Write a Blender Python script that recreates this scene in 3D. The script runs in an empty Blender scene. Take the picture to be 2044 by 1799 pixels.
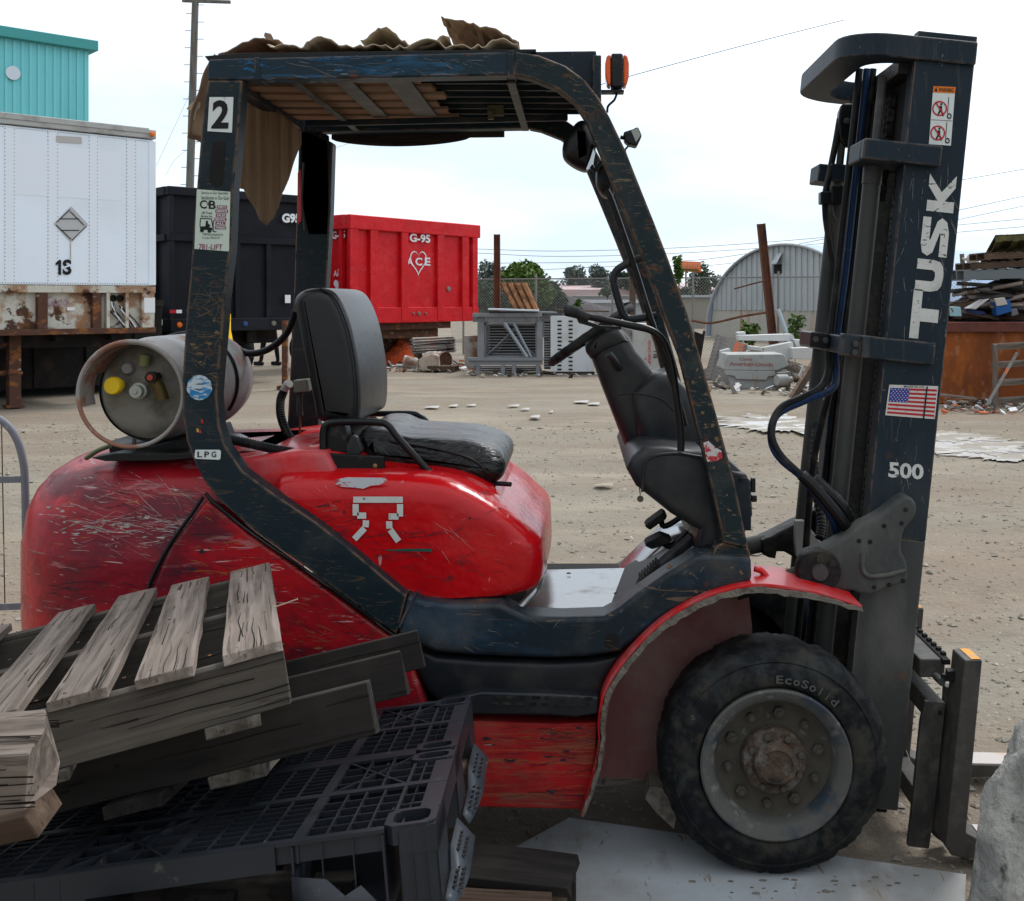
import bpy, math, random
from mathutils import Vector, Matrix, noise

# ------------------------------------------------------------------ camera, sky, sun, exposure
S = bpy.context.scene
COL = S.collection
FPX, CU, CV, EYE = 2150.0, 1150.0, 600.0, 1.548      # picture grid 2044 x 1799, level camera 1.55 m above ground
cam_d = bpy.data.cameras.new('camera')
cam = bpy.data.objects.new('camera', cam_d)
COL.objects.link(cam)
cam.location = (0, 0, EYE)
cam.rotation_euler = (math.radians(90), 0, 0)
cam_d.sensor_width = 36.0
cam_d.lens = 36.0 * FPX / 2044.0
cam_d.shift_x = -(CU - 1022.0) / 2044.0
cam_d.shift_y = -(899.5 - CV) / 2044.0
cam_d.clip_start = 0.05
cam_d.clip_end = 3000
S.camera = cam
S.view_settings.view_transform = 'Standard'
S.view_settings.look = 'None'
S.view_settings.gamma = 1
S.view_settings.use_curve_mapping = False
S.view_settings.exposure = 0.22
S.cycles.max_bounces = 6
S.cycles.use_denoising = True

SUN_EL, SUN_AZ = math.radians(52), math.radians(38)    # behind the fork lift, to the right
sdir = Vector((math.sin(SUN_AZ) * math.cos(SUN_EL), math.cos(SUN_AZ) * math.cos(SUN_EL), math.sin(SUN_EL)))
sun_d = bpy.data.lights.new('sun', 'SUN')
sun_d.energy = 1.9
sun_d.angle = math.radians(14)
sun_d.color = (1.0, 0.985, 0.96)
sun = bpy.data.objects.new('sun', sun_d)
COL.objects.link(sun)
sun.rotation_euler = sdir.to_track_quat('Z', 'Y').to_euler()

W = bpy.data.worlds.new('World')
S.world = W
W.use_nodes = True
wn, wl = W.node_tree.nodes, W.node_tree.links
wn.clear()
w_out = wn.new('ShaderNodeOutputWorld')
w_bg = wn.new('ShaderNodeBackground')
w_bg.inputs['Strength'].default_value = 0.1
sky = wn.new('ShaderNodeTexSky')
sky.sky_type = 'NISHITA'
sky.sun_disc = False
sky.sun_elevation = SUN_EL
sky.sun_rotation = SUN_AZ
sky.dust_density = 2.0
w_tc = wn.new('ShaderNodeTexCoord')
w_map = wn.new('ShaderNodeMapping')
w_map.inputs['Scale'].default_value = (1.6, 1.6, 5.5)
w_map.inputs['Location'].default_value = (0.4, 0.1, 0.35)
w_noise = wn.new('ShaderNodeTexNoise')
w_noise.inputs['Scale'].default_value = 1.7
w_noise.inputs['Detail'].default_value = 5
w_noise.inputs['Roughness'].default_value = 0.5
w_ramp = wn.new('ShaderNodeValToRGB')
w_ramp.color_ramp.elements[0].position = 0.40
w_ramp.color_ramp.elements[0].color = (6.6, 7.9, 9.2, 1)
w_ramp.color_ramp.elements[1].position = 0.60
w_ramp.color_ramp.elements[1].color = (8.9, 10.0, 10.9, 1)
# the overcast brightens towards the hidden sun
w_dot = wn.new('ShaderNodeVectorMath'); w_dot.operation = 'DOT_PRODUCT'
w_dot.inputs[1].default_value = sdir
w_mr = wn.new('ShaderNodeMapRange')
w_mr.inputs['From Min'].default_value = -0.3
w_mr.inputs['From Max'].default_value = 1.0
w_mr.inputs['To Min'].default_value = 0.60
w_mr.inputs['To Max'].default_value = 1.45
w_mul = wn.new('ShaderNodeMix'); w_mul.data_type = 'RGBA'; w_mul.blend_type = 'MULTIPLY'
w_mul.inputs[0].default_value = 1.0
w_sep = wn.new('ShaderNodeSeparateXYZ')
w_el = wn.new('ShaderNodeMapRange'); w_el.interpolation_type = 'SMOOTHSTEP'
w_el.inputs['From Min'].default_value = 0.10
w_el.inputs['From Max'].default_value = 0.34
w_hi = wn.new('ShaderNodeMix'); w_hi.data_type = 'RGBA'
w_hi.inputs[7].default_value = (10.2, 10.8, 11.5, 1)
wl.new(w_tc.outputs['Generated'], w_sep.inputs[0])
wl.new(w_sep.outputs['Z'], w_el.inputs['Value'])
wl.new(w_el.outputs[0], w_hi.inputs[0])
wl.new(w_ramp.outputs[0], w_hi.inputs[6])
w_mix = wn.new('ShaderNodeMix'); w_mix.data_type = 'RGBA'
w_mix.inputs[0].default_value = 0.12
wl.new(w_tc.outputs['Generated'], w_map.inputs['Vector'])
wl.new(w_map.outputs[0], w_noise.inputs['Vector'])
wl.new(w_noise.outputs[0], w_ramp.inputs[0])
wl.new(w_tc.outputs['Generated'], w_dot.inputs[0])
wl.new(w_dot.outputs['Value'], w_mr.inputs['Value'])
wl.new(w_hi.outputs[2], w_mul.inputs[6])
wl.new(w_mr.outputs[0], w_mul.inputs[7])
wl.new(w_mul.outputs[2], w_mix.inputs[6])
wl.new(sky.outputs[0], w_mix.inputs[7])
wl.new(w_mix.outputs[2], w_bg.inputs['Color'])
wl.new(w_bg.outputs[0], w_out.inputs['Surface'])

# ------------------------------------------------------------------ helpers
R = random.Random(7)
def P(u, v, Y):
    return Vector(((u - CU) * Y / FPX, Y, EYE - (v - CV) * Y / FPX))
def gY(v):                       # distance of a ground point seen on picture row v
    return EYE * FPX / (v - CV)
def PX(pts, Y):                  # traced outline to metres in the plane Y
    return [((u - CU) * Y / FPX, EYE - (v - CV) * Y / FPX) for u, v in pts]
def CR(pts, n=6, closed=False):  # Catmull-Rom
    out = []
    m = len(pts)
    pts = [Vector(p) for p in pts]
    rng = range(m if closed else m - 1)
    for i in rng:
        if closed:
            a, b, c, d = pts[(i-1) % m], pts[i], pts[(i+1) % m], pts[(i+2) % m]
        else:
            b, c = pts[i], pts[i+1]
            a = pts[i-1] if i > 0 else b + (b - c)
            d = pts[i+2] if i + 2 < m else c + (c - b)
        for k in range(n):
            t = k / n
            out.append(0.5 * ((2*b) + (c-a)*t + (2*a-5*b+4*c-d)*t*t + (3*b-a-3*c+d)*t*t*t))
    if not closed: out.append(pts[-1])
    return out
def frame(d, up=Vector((0, 0, 1))):
    d = d.normalized()
    if abs(d.dot(up)) > 0.98: up = Vector((0, 1, 0))
    x = d.cross(up).normalized()
    return d, x, x.cross(d)
def inset(poly, r):
    n = len(poly)
    ar = sum(poly[i][0]*poly[(i+1) % n][1] - poly[(i+1) % n][0]*poly[i][1] for i in range(n))
    sg = 1 if ar > 0 else -1
    out = []
    for i in range(n):
        p0, p1, p2 = Vector(poly[i-1]), Vector(poly[i]), Vector(poly[(i+1) % n])
        a, b = (p1-p0), (p2-p1)
        if a.length < 1e-7 or b.length < 1e-7:
            out.append(tuple(p1)); continue
        a.normalize(); b.normalize()
        na, nb = Vector((-a.y, a.x))*sg, Vector((-b.y, b.x))*sg
        m = na + nb
        if m.length < 1e-3: m = na
        m.normalize()
        k = min(1.6, 1/max(0.3, m.dot(na)))
        out.append(tuple(p1 + m*r*k))
    return out

class MB:
    def __init__(s): s.v, s.f, s.m = [], [], []
    def add(s, vs, fs, mi=0):
        o = len(s.v)
        s.v += [Vector(p) for p in vs]
        for f in fs:
            s.f.append(tuple(o + i for i in f)); s.m.append(mi)
        return s
    def boxm(s, c, size, ax=None, mi=0):           # centre, size, axes
        c = Vector(c)
        if ax is None: ax = (Vector((1,0,0)), Vector((0,1,0)), Vector((0,0,1)))
        hx, hy, hz = ax[0]*size[0]/2, ax[1]*size[1]/2, ax[2]*size[2]/2
        vs = [c + hx*i + hy*j + hz*k for i in (-1,1) for j in (-1,1) for k in (-1,1)]
        return s.add(vs, [(0,1,3,2),(4,6,7,5),(0,4,5,1),(2,3,7,6),(0,2,6,4),(1,5,7,3)], mi)
    def box(s, x0, x1, y0, y1, z0, z1, mi=0):
        return s.boxm(((x0+x1)/2,(y0+y1)/2,(z0+z1)/2),(abs(x1-x0),abs(y1-y0),abs(z1-z0)),None,mi)
    def prism(s, poly, Y0, Y1, mi=0):              # outline in XZ pushed from Y0 to Y1
        n = len(poly)
        vs = [(p[0], Y0, p[1]) for p in poly] + [(p[0], Y1, p[1]) for p in poly]
        fs = [tuple(range(n-1, -1, -1)), tuple(range(n, 2*n))]
        fs += [(i, (i+1) % n, n + (i+1) % n, n + i) for i in range(n)]
        return s.add(vs, fs, mi)
    def zprism(s, poly, z0, z1, mi=0):             # outline in XY
        n = len(poly)
        vs = [(p[0], p[1], z0) for p in poly] + [(p[0], p[1], z1) for p in poly]
        fs = [tuple(range(n-1, -1, -1)), tuple(range(n, 2*n))]
        fs += [(i, (i+1) % n, n + (i+1) % n, n + i) for i in range(n)]
        return s.add(vs, fs, mi)
    def pillow(s, poly, Y0, Y1, r, n=4, r2=None, mi=0):
        r2 = r if r2 is None else r2
        rings = []
        for k in range(n+1):
            a = k/n*math.pi/2
            rings.append((inset(poly, r*(1-math.sin(a))), Y0 + r*(1-math.cos(a))))
        for k in range(n, -1, -1):
            a = k/n*math.pi/2
            rings.append((inset(poly, r2*(1-math.sin(a))), Y1 - r2*(1-math.cos(a))))
        m = len(poly)
        vs = [(p[0], y, p[1]) for pl, y in rings for p in pl]
        fs = [tuple(range(m-1, -1, -1)), tuple(range((len(rings)-1)*m, len(rings)*m))]
        for q in range(len(rings)-1):
            for i in range(m):
                j = (i+1) % m
                fs.append((q*m+i, q*m+j, (q+1)*m+j, (q+1)*m+i))
        return s.add(vs, fs, mi)
    def loft(s, rings, closed=True, caps=True, mi=0):
        m = len(rings[0])
        vs = [p for r in rings for p in r]
        fs = []
        for q in range(len(rings)-1):
            for i in range(m if closed else m-1):
                j = (i+1) % m
                fs.append((q*m+i, q*m+j, (q+1)*m+j, (q+1)*m+i))
        if caps:
            fs.append(tuple(range(m-1, -1, -1)))
            fs.append(tuple(range((len(rings)-1)*m, len(rings)*m)))
        return s.add(vs, fs, mi)
    def tube(s, pts, r, n=8, caps=True, ribs=0, mi=0, up=Vector((0,0,1)), flat=1.0):
        pts = [Vector(p) for p in pts]
        rings = []
        L = len(pts)
        px = None
        for i, p in enumerate(pts):
            d = (pts[min(i+1, L-1)] - pts[max(i-1, 0)])
            d, x, y = frame(d, up)
            if px is not None:
                y0 = (px - d*px.dot(d))
                if y0.length > 1e-5:
                    x = y0.normalized(); y = x.cross(d)
            px = x
            rr = r[i] if isinstance(r, (list, tuple)) else r
            if ribs and i % 2: rr *= 1 + ribs
            rings.append([p + (x*math.cos(a) + y*math.sin(a)*flat)*rr for a in [2*math.pi*k/n for k in range(n)]])
        return s.loft(rings, True, caps, mi)
    def lathe(s, prof, c, axis=Vector((0,1,0)), n=32, caps=True, mi=0):  # prof: (radius, distance along axis)
        c = Vector(c)
        d, x, y = frame(axis)
        rings = [[c + d*h + (x*math.cos(a) + y*math.sin(a))*r for a in [2*math.pi*k/n for k in range(n)]] for r, h in prof]
        return s.loft(rings, True, caps, mi)
    def quad(s, a, b, c, d, mi=0): return s.add([a,b,c,d], [(0,1,2,3)], mi)
    def jitter(s, amt, sc=3.0):
        for i, p in enumerate(s.v):
            q = noise.noise_vector(p*sc)
            s.v[i] = p + q*amt
        return s

def root_loc(par):
    o = par
    while o.parent: o = o.parent
    return o.location.copy()
def tag(o, label=None, cat=None, group=None, kind=None):
    if label: o['label'] = label
    if cat: o['category'] = cat
    if group: o['group'] = group
    if kind: o['kind'] = kind
    return o
def thing(name, loc, label, cat, group=None):
    o = bpy.data.objects.new(name, None)
    o.empty_display_size = 0.1
    o.location = loc
    COL.objects.link(o)
    return tag(o, label, cat, group)
def build(mb, name, mat, parent=None, smooth=35, bevel=0, seg=2, label=None, kind=None, solid=0, sub=0):
    me = bpy.data.meshes.new(name)
    if parent is None:
        xs = [p.x for p in mb.v]; ys = [p.y for p in mb.v]; zs = [p.z for p in mb.v]
        base = Vector(((min(xs)+max(xs))/2, (min(ys)+max(ys))/2, min(zs)))
    else:
        base = root_loc(parent)
    me.from_pydata([p - base for p in mb.v], [], mb.f)
    mats = mat if isinstance(mat, (list, tuple)) else [mat]
    for m in mats: me.materials.append(m)
    if len(mats) > 1:
        me.polygons.foreach_set('material_index', mb.m)
    me.validate()
    me.update()
    import bmesh
    bm = bmesh.new(); bm.from_mesh(me)
    bmesh.ops.recalc_face_normals(bm, faces=bm.faces)
    bm.to_mesh(me); bm.free()
    if smooth:
        me.polygons.foreach_set('use_smooth', [True]*len(me.polygons))
        me.set_sharp_from_angle(angle=math.radians(smooth))
    o = bpy.data.objects.new(name, me)
    COL.objects.link(o)
    if parent is None: o.location = base
    else: o.parent = parent
    if solid:
        md = o.modifiers.new('solid', 'SOLIDIFY'); md.thickness = solid; md.offset = 0
    if bevel:
        md = o.modifiers.new('bevel', 'BEVEL'); md.width = bevel; md.segments = seg
        md.limit_method = 'ANGLE'; md.angle_limit = math.radians(40); md.harden_normals = bool(smooth)
    if sub:
        md = o.modifiers.new('sub', 'SUBSURF'); md.levels = sub; md.render_levels = sub
    if label: o['label'] = label
    if kind: o['kind'] = kind
    return o
def place(mesh_or_obj, name, parent, M):       # an object sharing a mesh, with its own transform
    o = bpy.data.objects.new(name, mesh_or_obj)
    COL.objects.link(o)
    if parent is not None:
        o.parent = parent
        o.matrix_local = Matrix.Translation(-root_loc(parent)) @ M
    else:
        o.matrix_world = M
    return o
def MX(o, ex, ey, ez):
    return Matrix(((ex.x, ey.x, ez.x, o.x), (ex.y, ey.y, ez.y, o.y), (ex.z, ey.z, ez.z, o.z), (0,0,0,1)))
def text_on(name, txt, tl, tr, bl, mat, parent, bold=0.0, kind=None, spacing=1.0, shear=0.0):
    tl, tr, bl = Vector(tl), Vector(tr), Vector(bl)
    cu = bpy.data.curves.new(name, 'FONT')
    cu.body = txt; cu.size = 1; cu.offset = bold; cu.resolution_u = 3; cu.space_character = spacing; cu.shear = shear
    tmp = bpy.data.objects.new('tmp', cu)
    COL.objects.link(tmp)
    dg = bpy.context.evaluated_depsgraph_get()
    me = bpy.data.meshes.new_from_object(tmp.evaluated_get(dg))
    bpy.data.objects.remove(tmp); bpy.data.curves.remove(cu)
    xs = [q.co.x for q in me.vertices]; ys = [q.co.y for q in me.vertices]
    x0, x1, y0, y1 = min(xs), max(xs), min(ys), max(ys)
    base = root_loc(parent)
    for q in me.vertices:
        a = (q.co.x-x0)/(x1-x0); b = (y1-q.co.y)/(y1-y0)
        q.co = tl + (tr-tl)*a + (bl-tl)*b - base
    me.name = name
    me.materials.clear(); me.materials.append(mat)
    o = bpy.data.objects.new(name, me)
    COL.objects.link(o); o.parent = parent
    if kind: o['kind'] = kind
    return o

# ------------------------------------------------------------------ materials
MATS = {}
def mat(name, base, rough=0.6, metal=0.0, layers=(), bump=(), spec=0.16, rand=0.0, coat=0.0, emit=None, alpha=None, edge=None):
    """layers: (colour, scale xyz, lo, hi, amount[, rough, detail, distortion, kind]); bump: (scale xyz, strength, distance, detail)"""
    if name in MATS: return MATS[name]
    m = bpy.data.materials.new(name); MATS[name] = m
    m.use_nodes = True
    nt = m.node_tree; N, L = nt.nodes, nt.links
    bs = N['Principled BSDF']
    bs.inputs['Metallic'].default_value = metal
    bs.inputs['Specular IOR Level'].default_value = spec
    bs.inputs['Coat Weight'].default_value = coat
    if coat: bs.inputs['Coat Roughness'].default_value = 0.12
    tc = N.new('ShaderNodeTexCoord')
    def nz(scale, detail=5, dist=0.0, kind='N', seed=0.0):
        mp = N.new('ShaderNodeMapping')
        mp.inputs['Scale'].default_value = scale
        mp.inputs['Location'].default_value = (seed*1.37, seed*2.11, seed*0.73)
        L.new(tc.outputs['Object'], mp.inputs[0])
        if kind == 'V':
            t = N.new('ShaderNodeTexVoronoi'); t.inputs['Scale'].default_value = 1; o = t.outputs['Distance']
        elif kind == 'C':
            t = N.new('ShaderNodeTexVoronoi'); t.feature = 'DISTANCE_TO_EDGE'; t.inputs['Scale'].default_value = 1; o = t.outputs['Distance']
        elif kind == 'W':
            t = N.new('ShaderNodeTexWave'); t.inputs['Scale'].default_value = 1
            t.inputs['Distortion'].default_value = dist; t.inputs['Detail'].default_value = detail
            t.inputs['Detail Scale'].default_value = 1.2; o = t.outputs['Fac']
        else:
            t = N.new('ShaderNodeTexNoise'); t.inputs['Scale'].default_value = 1
            t.inputs['Detail'].default_value = detail; t.inputs['Roughness'].default_value = 0.6
            t.inputs['Distortion'].default_value = dist; o = t.outputs[0]
        L.new(mp.outputs[0], t.inputs['Vector'])
        return o
    rgb = N.new('ShaderNodeRGB'); rgb.outputs[0].default_value = (*base, 1)
    col = rgb.outputs[0]
    rv = N.new('ShaderNodeValue'); rv.outputs[0].default_value = rough
    ro = rv.outputs[0]
    for i, ly in enumerate(layers):
        c, sc, lo, hi, amt = ly[:5]
        r2 = ly[5] if len(ly) > 5 else None
        de = ly[6] if len(ly) > 6 else 5
        di = ly[7] if len(ly) > 7 else 0.0
        kd = ly[8] if len(ly) > 8 else 'N'
        sc = (sc, sc, sc) if not isinstance(sc, tuple) else sc
        f = nz(sc, de, di, kd, seed=i*3.1 + (sum(map(ord, name)) % 17))
        mr = N.new('ShaderNodeMapRange'); mr.clamp = True
        mr.inputs['From Min'].default_value = lo; mr.inputs['From Max'].default_value = hi
        mr.inputs['To Min'].default_value = 0; mr.inputs['To Max'].default_value = amt
        L.new(f, mr.inputs[0])
        mx = N.new('ShaderNodeMix'); mx.data_type = 'RGBA'
        mx.inputs[7].default_value = (*c, 1)
        L.new(mr.outputs[0], mx.inputs[0]); L.new(col, mx.inputs[6]); col = mx.outputs[2]
        if r2 is not None:
            mf = N.new('ShaderNodeMix'); mf.data_type = 'FLOAT'
            mf.inputs[3].default_value = r2
            L.new(mr.outputs[0], mf.inputs[0]); L.new(ro, mf.inputs[2]); ro = mf.outputs[0]
    if edge:            # paint knocked off along edges: colour, radius, threshold
        bv = N.new('ShaderNodeBevel'); bv.samples = 3; bv.inputs['Radius'].default_value = edge[1]
        ge = N.new('ShaderNodeNewGeometry')
        dt = N.new('ShaderNodeVectorMath'); dt.operation = 'DOT_PRODUCT'
        L.new(bv.outputs[0], dt.inputs[0]); L.new(ge.outputs['Normal'], dt.inputs[1])
        mr = N.new('ShaderNodeMapRange'); mr.inputs['From Min'].default_value = 0.995; mr.inputs['From Max'].default_value = 0.93
        L.new(dt.outputs['Value'], mr.inputs[0])
        n2 = nz((22, 22, 22), 6, 0.6, 'N', 5.5)
        mr2 = N.new('ShaderNodeMapRange'); mr2.inputs['From Min'].default_value = edge[2]; mr2.inputs['From Max'].default_value = edge[2]+0.12
        L.new(n2, mr2.inputs[0])
        mm = N.new('ShaderNodeMath'); mm.operation = 'MULTIPLY'; L.new(mr.outputs[0], mm.inputs[0]); L.new(mr2.outputs[0], mm.inputs[1])
        mx = N.new('ShaderNodeMix'); mx.data_type = 'RGBA'; mx.inputs[7].default_value = (*edge[0], 1)
        L.new(mm.outputs[0], mx.inputs[0]); L.new(col, mx.inputs[6]); col = mx.outputs[2]
    if rand:
        oi = N.new('ShaderNodeObjectInfo')
        mr = N.new('ShaderNodeMapRange')
        mr.inputs['To Min'].default_value = 1-rand; mr.inputs['To Max'].default_value = 1+rand
        L.new(oi.outputs['Random'], mr.inputs[0])
        mx = N.new('ShaderNodeMix'); mx.data_type = 'RGBA'; mx.blend_type = 'MULTIPLY'; mx.inputs[0].default_value = 1
        L.new(col, mx.inputs[6]); L.new(mr.outputs[0], mx.inputs[7]); col = mx.outputs[2]
    L.new(col, bs.inputs['Base Color']); L.new(ro, bs.inputs['Roughness'])
    prev = None
    for i, b in enumerate(bump):
        sc = b[0]; sc = (sc, sc, sc) if not isinstance(sc, tuple) else sc
        f = nz(sc, b[3] if len(b) > 3 else 4, b[5] if len(b) > 5 else 0, b[4] if len(b) > 4 else 'N', seed=9+i)
        bn = N.new('ShaderNodeBump'); bn.inputs['Strength'].default_value = b[1]; bn.inputs['Distance'].default_value = b[2]
        L.new(f, bn.inputs['Height'])
        if prev: L.new(prev, bn.inputs['Normal'])
        prev = bn.outputs[0]
    if prev: L.new(prev, bs.inputs['Normal'])
    if emit:
        bs.inputs['Emission Color'].default_value = (*emit[0], 1); bs.inputs['Emission Strength'].default_value = emit[1]
    if alpha is not None:
        bs.inputs['Transmission Weight'].default_value = alpha
    return m

RUST = (0.16, 0.055, 0.02)
DUST = (0.22, 0.19, 0.15)
m_navy = mat('navy_paint', (0.008, 0.017, 0.025), 0.42, spec=0.22, edge=((0.16, 0.10, 0.065), 0.008, 0.46), layers=[
    ((0.02, 0.06, 0.11), (3, 3, 9), 0.55, 0.7, 0.5), (DUST, 6, 0.5, 0.85, 0.35, 0.8),
    ((0.20, 0.13, 0.07), (6, 6, 60), 0.66, 0.70, 0.55, 0.8, 3, 1.5), (RUST, 9, 0.64, 0.72, 0.6, 0.85),
    ((0.35, 0.33, 0.3), (80, 80, 9), 0.735, 0.76, 0.35, 0.7, 2)], bump=[(60, 0.15, 0.004), (7, 0.25, 0.01)])
m_beam = mat('scraped_blue_paint', (0.009, 0.024, 0.036), 0.42, spec=0.2, edge=((0.14, 0.09, 0.06), 0.008, 0.44), layers=[
    ((0.02, 0.11, 0.22), (4, 4, 18), 0.56, 0.66, 0.6, None, 8, 1.0), (RUST, (14, 14, 30), 0.62, 0.7, 0.6, 0.85),
    ((0.35, 0.4, 0.42), (9, 9, 120), 0.66, 0.7, 0.5, 0.7, 3, 0.4)], bump=[(60, 0.2, 0.004)])
m_brush = mat('brush_scratched_paint', (0.008, 0.018, 0.024), 0.5, spec=0.2, edge=((0.20, 0.12, 0.07), 0.009, 0.40), layers=[
    (DUST, 4, 0.5, 0.85, 0.2, 0.8), ((0.20, 0.12, 0.06), (7, 7, 38), 0.60, 0.66, 0.25, 0.8, 6, 3.0), (RUST, (18, 18, 30), 0.62, 0.70, 0.3, 0.85, 5, 1.2),
    ((0.32, 0.27, 0.2), (9, 9, 150), 0.66, 0.69, 0.2, 0.7, 4, 2.4)], bump=[(50, 0.2, 0.004)])
m_post = mat('post_paint', (0.008, 0.018, 0.022), 0.5, spec=0.2, edge=((0.20, 0.11, 0.06), 0.009, 0.40), layers=[
    (RUST, (16, 16, 20), 0.58, 0.70, 0.6, 0.85, 7, 1.0), ((0.26, 0.19, 0.11), (14, 14, 70), 0.61, 0.66, 0.5, 0.8, 5, 2.5),
    (DUST, 5, 0.5, 0.8, 0.25, 0.8)], bump=[(50, 0.25, 0.004)])
m_mast = mat('mast_steel', (0.022, 0.034, 0.044), 0.55, edge=((0.15, 0.12, 0.10), 0.006, 0.46), layers=[
    ((0.13, 0.13, 0.125), (3, 3, 1.6), 0.5, 0.75, 0.6, 0.7), (RUST, (8, 8, 8), 0.66, 0.78, 0.5, 0.85),
    ((0.35, 0.34, 0.3), 90, 0.74, 0.8, 0.5, 0.8, 2)], bump=[(70, 0.2, 0.003)])
m_mastlow = mat('dusty_steel', (0.058, 0.060, 0.058), 0.65, edge=((0.2, 0.17, 0.13), 0.006, 0.42), layers=[
    ((0.14, 0.135, 0.12), (7, 7, 3), 0.45, 0.70, 0.7, None, 9), ((0.03, 0.035, 0.04), (6, 6, 5), 0.55, 0.72, 0.6),
    (RUST, 9, 0.66, 0.76, 0.5, 0.85), ((0.3, 0.3, 0.28), 80, 0.74, 0.82, 0.4)], bump=[(60, 0.3, 0.004), (10, 0.2, 0.01)])
m_grease = mat('greasy_steel', (0.016, 0.016, 0.016), 0.45, layers=[((0.07, 0.06, 0.045), 14, 0.5, 0.7, 0.6, 0.8)], bump=[(40, 0.5, 0.01)])
m_cyl = mat('cylinder_steel', (0.05, 0.052, 0.05), 0.42, layers=[((0.11, 0.1, 0.085), (9, 9, 4), 0.5, 0.75, 0.6, 0.7), ((0.3, 0.3, 0.28), 100, 0.74, 0.8, 0.4)], bump=[(80, 0.15, 0.002)])
RED = (0.43, 0.012, 0.018)
m_red = mat('worn_red_paint', RED, 0.33, coat=0.2, edge=((0.20, 0.13, 0.10), 0.012, 0.44), layers=[
    ((0.17, 0.008, 0.018), (2.0, 2.0, 3.0), 0.42, 0.60, 0.85), ((0.05, 0.012, 0.022), (3.5, 3.5, 7), 0.52, 0.66, 0.8, 0.5), ((0.09, 0.02, 0.02), (14, 14, 14), 0.56, 0.7, 0.5, 0.5),
    ((0.42, 0.20, 0.20), (6, 6, 30), 0.6, 0.68, 0.5, 0.5, 5, 0.6),
    ((0.52, 0.48, 0.44), (4, 4, 45), 0.63, 0.66, 0.75, 0.8, 8, 1.6), ((0.03, 0.01, 0.015), (9, 9, 120), 0.63, 0.66, 0.7, 0.6, 5, 1.2), ((0.3, 0.16, 0.03), (5, 5, 50), 0.68, 0.7, 0.6, 0.8, 3, 2.0)],
    bump=[(3.5, 0.4, 0.04), (25, 0.12, 0.004)])
m_hood = mat('glossy_red_hood', (0.48, 0.003, 0.006), 0.27, coat=0.35, edge=((0.25, 0.15, 0.13), 0.010, 0.52), layers=[
    ((0.30, 0.005, 0.01), (3, 3, 4), 0.5, 0.7, 0.6), ((0.05, 0.02, 0.03), (7, 7, 70), 0.655, 0.69, 0.8, 0.6, 5, 0.7),
    ((0.05, 0.015, 0.02), (9, 9, 9), 0.68, 0.74, 0.7, 0.6), ((0.45, 0.42, 0.4), (40, 40, 14), 0.72, 0.74, 0.6, 0.7, 3)],
    bump=[(4, 0.45, 0.045), (30, 0.06, 0.003)])
m_redlow = mat('scraped_red_panel', (0.42, 0.012, 0.014), 0.5, layers=[
    ((0.10, 0.02, 0.02), (4, 4, 9), 0.45, 0.65, 0.6), ((0.27, 0.15, 0.05), (3, 3, 120), 0.55, 0.63, 0.4, 0.7, 6, 0.5), ((0.16, 0.08, 0.05), (6, 6, 22), 0.52, 0.66, 0.6, 0.8, 8),
    ((0.08, 0.05, 0.03), (3, 3, 80), 0.6, 0.66, 0.8, 0.8, 5, 0.8), ((0.55, 0.5, 0.48), (8, 8, 60), 0.7, 0.72, 0.8, 0.8),
    ((0.22, 0.17, 0.14), (2, 2, 2.5), 0.5, 0.8, 0.5, 0.85)], bump=[(30, 0.3, 0.005)])
m_fender = mat('dusty_red_fender', (0.55, 0.01, 0.012), 0.3, coat=0.3, layers=[((0.34, 0.17, 0.18), (8, 8, 8), 0.42, 0.7, 0.6, 0.6), ((0.12, 0.02, 0.02), 12, 0.64, 0.72, 0.6)], bump=[(20, 0.1, 0.004)])
m_lip = mat('dried_mud', (0.17, 0.15, 0.125), 0.95, layers=[((0.07, 0.06, 0.05), 30, 0.5, 0.65, 0.7), ((0.28, 0.25, 0.2), 50, 0.6, 0.72, 0.6)], bump=[(60, 0.9, 0.012)])
m_well = mat('muddy_wheel_well', (0.15, 0.06, 0.055), 0.8, layers=[((0.23, 0.185, 0.165), (3, 3, 3), 0.4, 0.7, 0.8), ((0.2, 0.01, 0.012), 4, 0.6, 0.75, 0.5)], bump=[(40, 0.5, 0.008)])
m_rubber = mat('muddy_tyre', (0.007, 0.008, 0.010), 0.7, layers=[
    ((0.06, 0.068, 0.066), (7, 7, 7), 0.50, 0.66, 0.55, 0.9, 10, 0.8), ((0.04, 0.038, 0.03), (20, 20, 20), 0.5, 0.66, 0.6), ((0.05, 0.045, 0.035), (12, 12, 12), 0.55, 0.66, 0.7)], bump=[(35, 0.5, 0.006), (7, 0.4, 0.01)])
m_tread = mat('chunked_tread', (0.016, 0.018, 0.02), 0.85, layers=[((0.11, 0.10, 0.075), (9, 9, 9), 0.5, 0.62, 0.8)], bump=[(30, 1.0, 0.03)])
m_rim = mat('dirty_rim', (0.095, 0.094, 0.087), 0.7, layers=[
    ((0.03, 0.045, 0.065), (7, 7, 7), 0.52, 0.62, 0.8, 0.5), ((0.30, 0.29, 0.26), (16, 16, 16), 0.55, 0.68, 0.6), ((0.15, 0.08, 0.04), 14, 0.66, 0.74, 0.6)], bump=[(50, 0.5, 0.004)])
m_dish = mat('dusty_wheel_disc', (0.075, 0.068, 0.055), 0.85, layers=[((0.045, 0.042, 0.036), (9, 9, 9), 0.5, 0.68, 0.7), ((0.2, 0.19, 0.16), 30, 0.62, 0.72, 0.5)], bump=[(60, 0.5, 0.004)])
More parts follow.
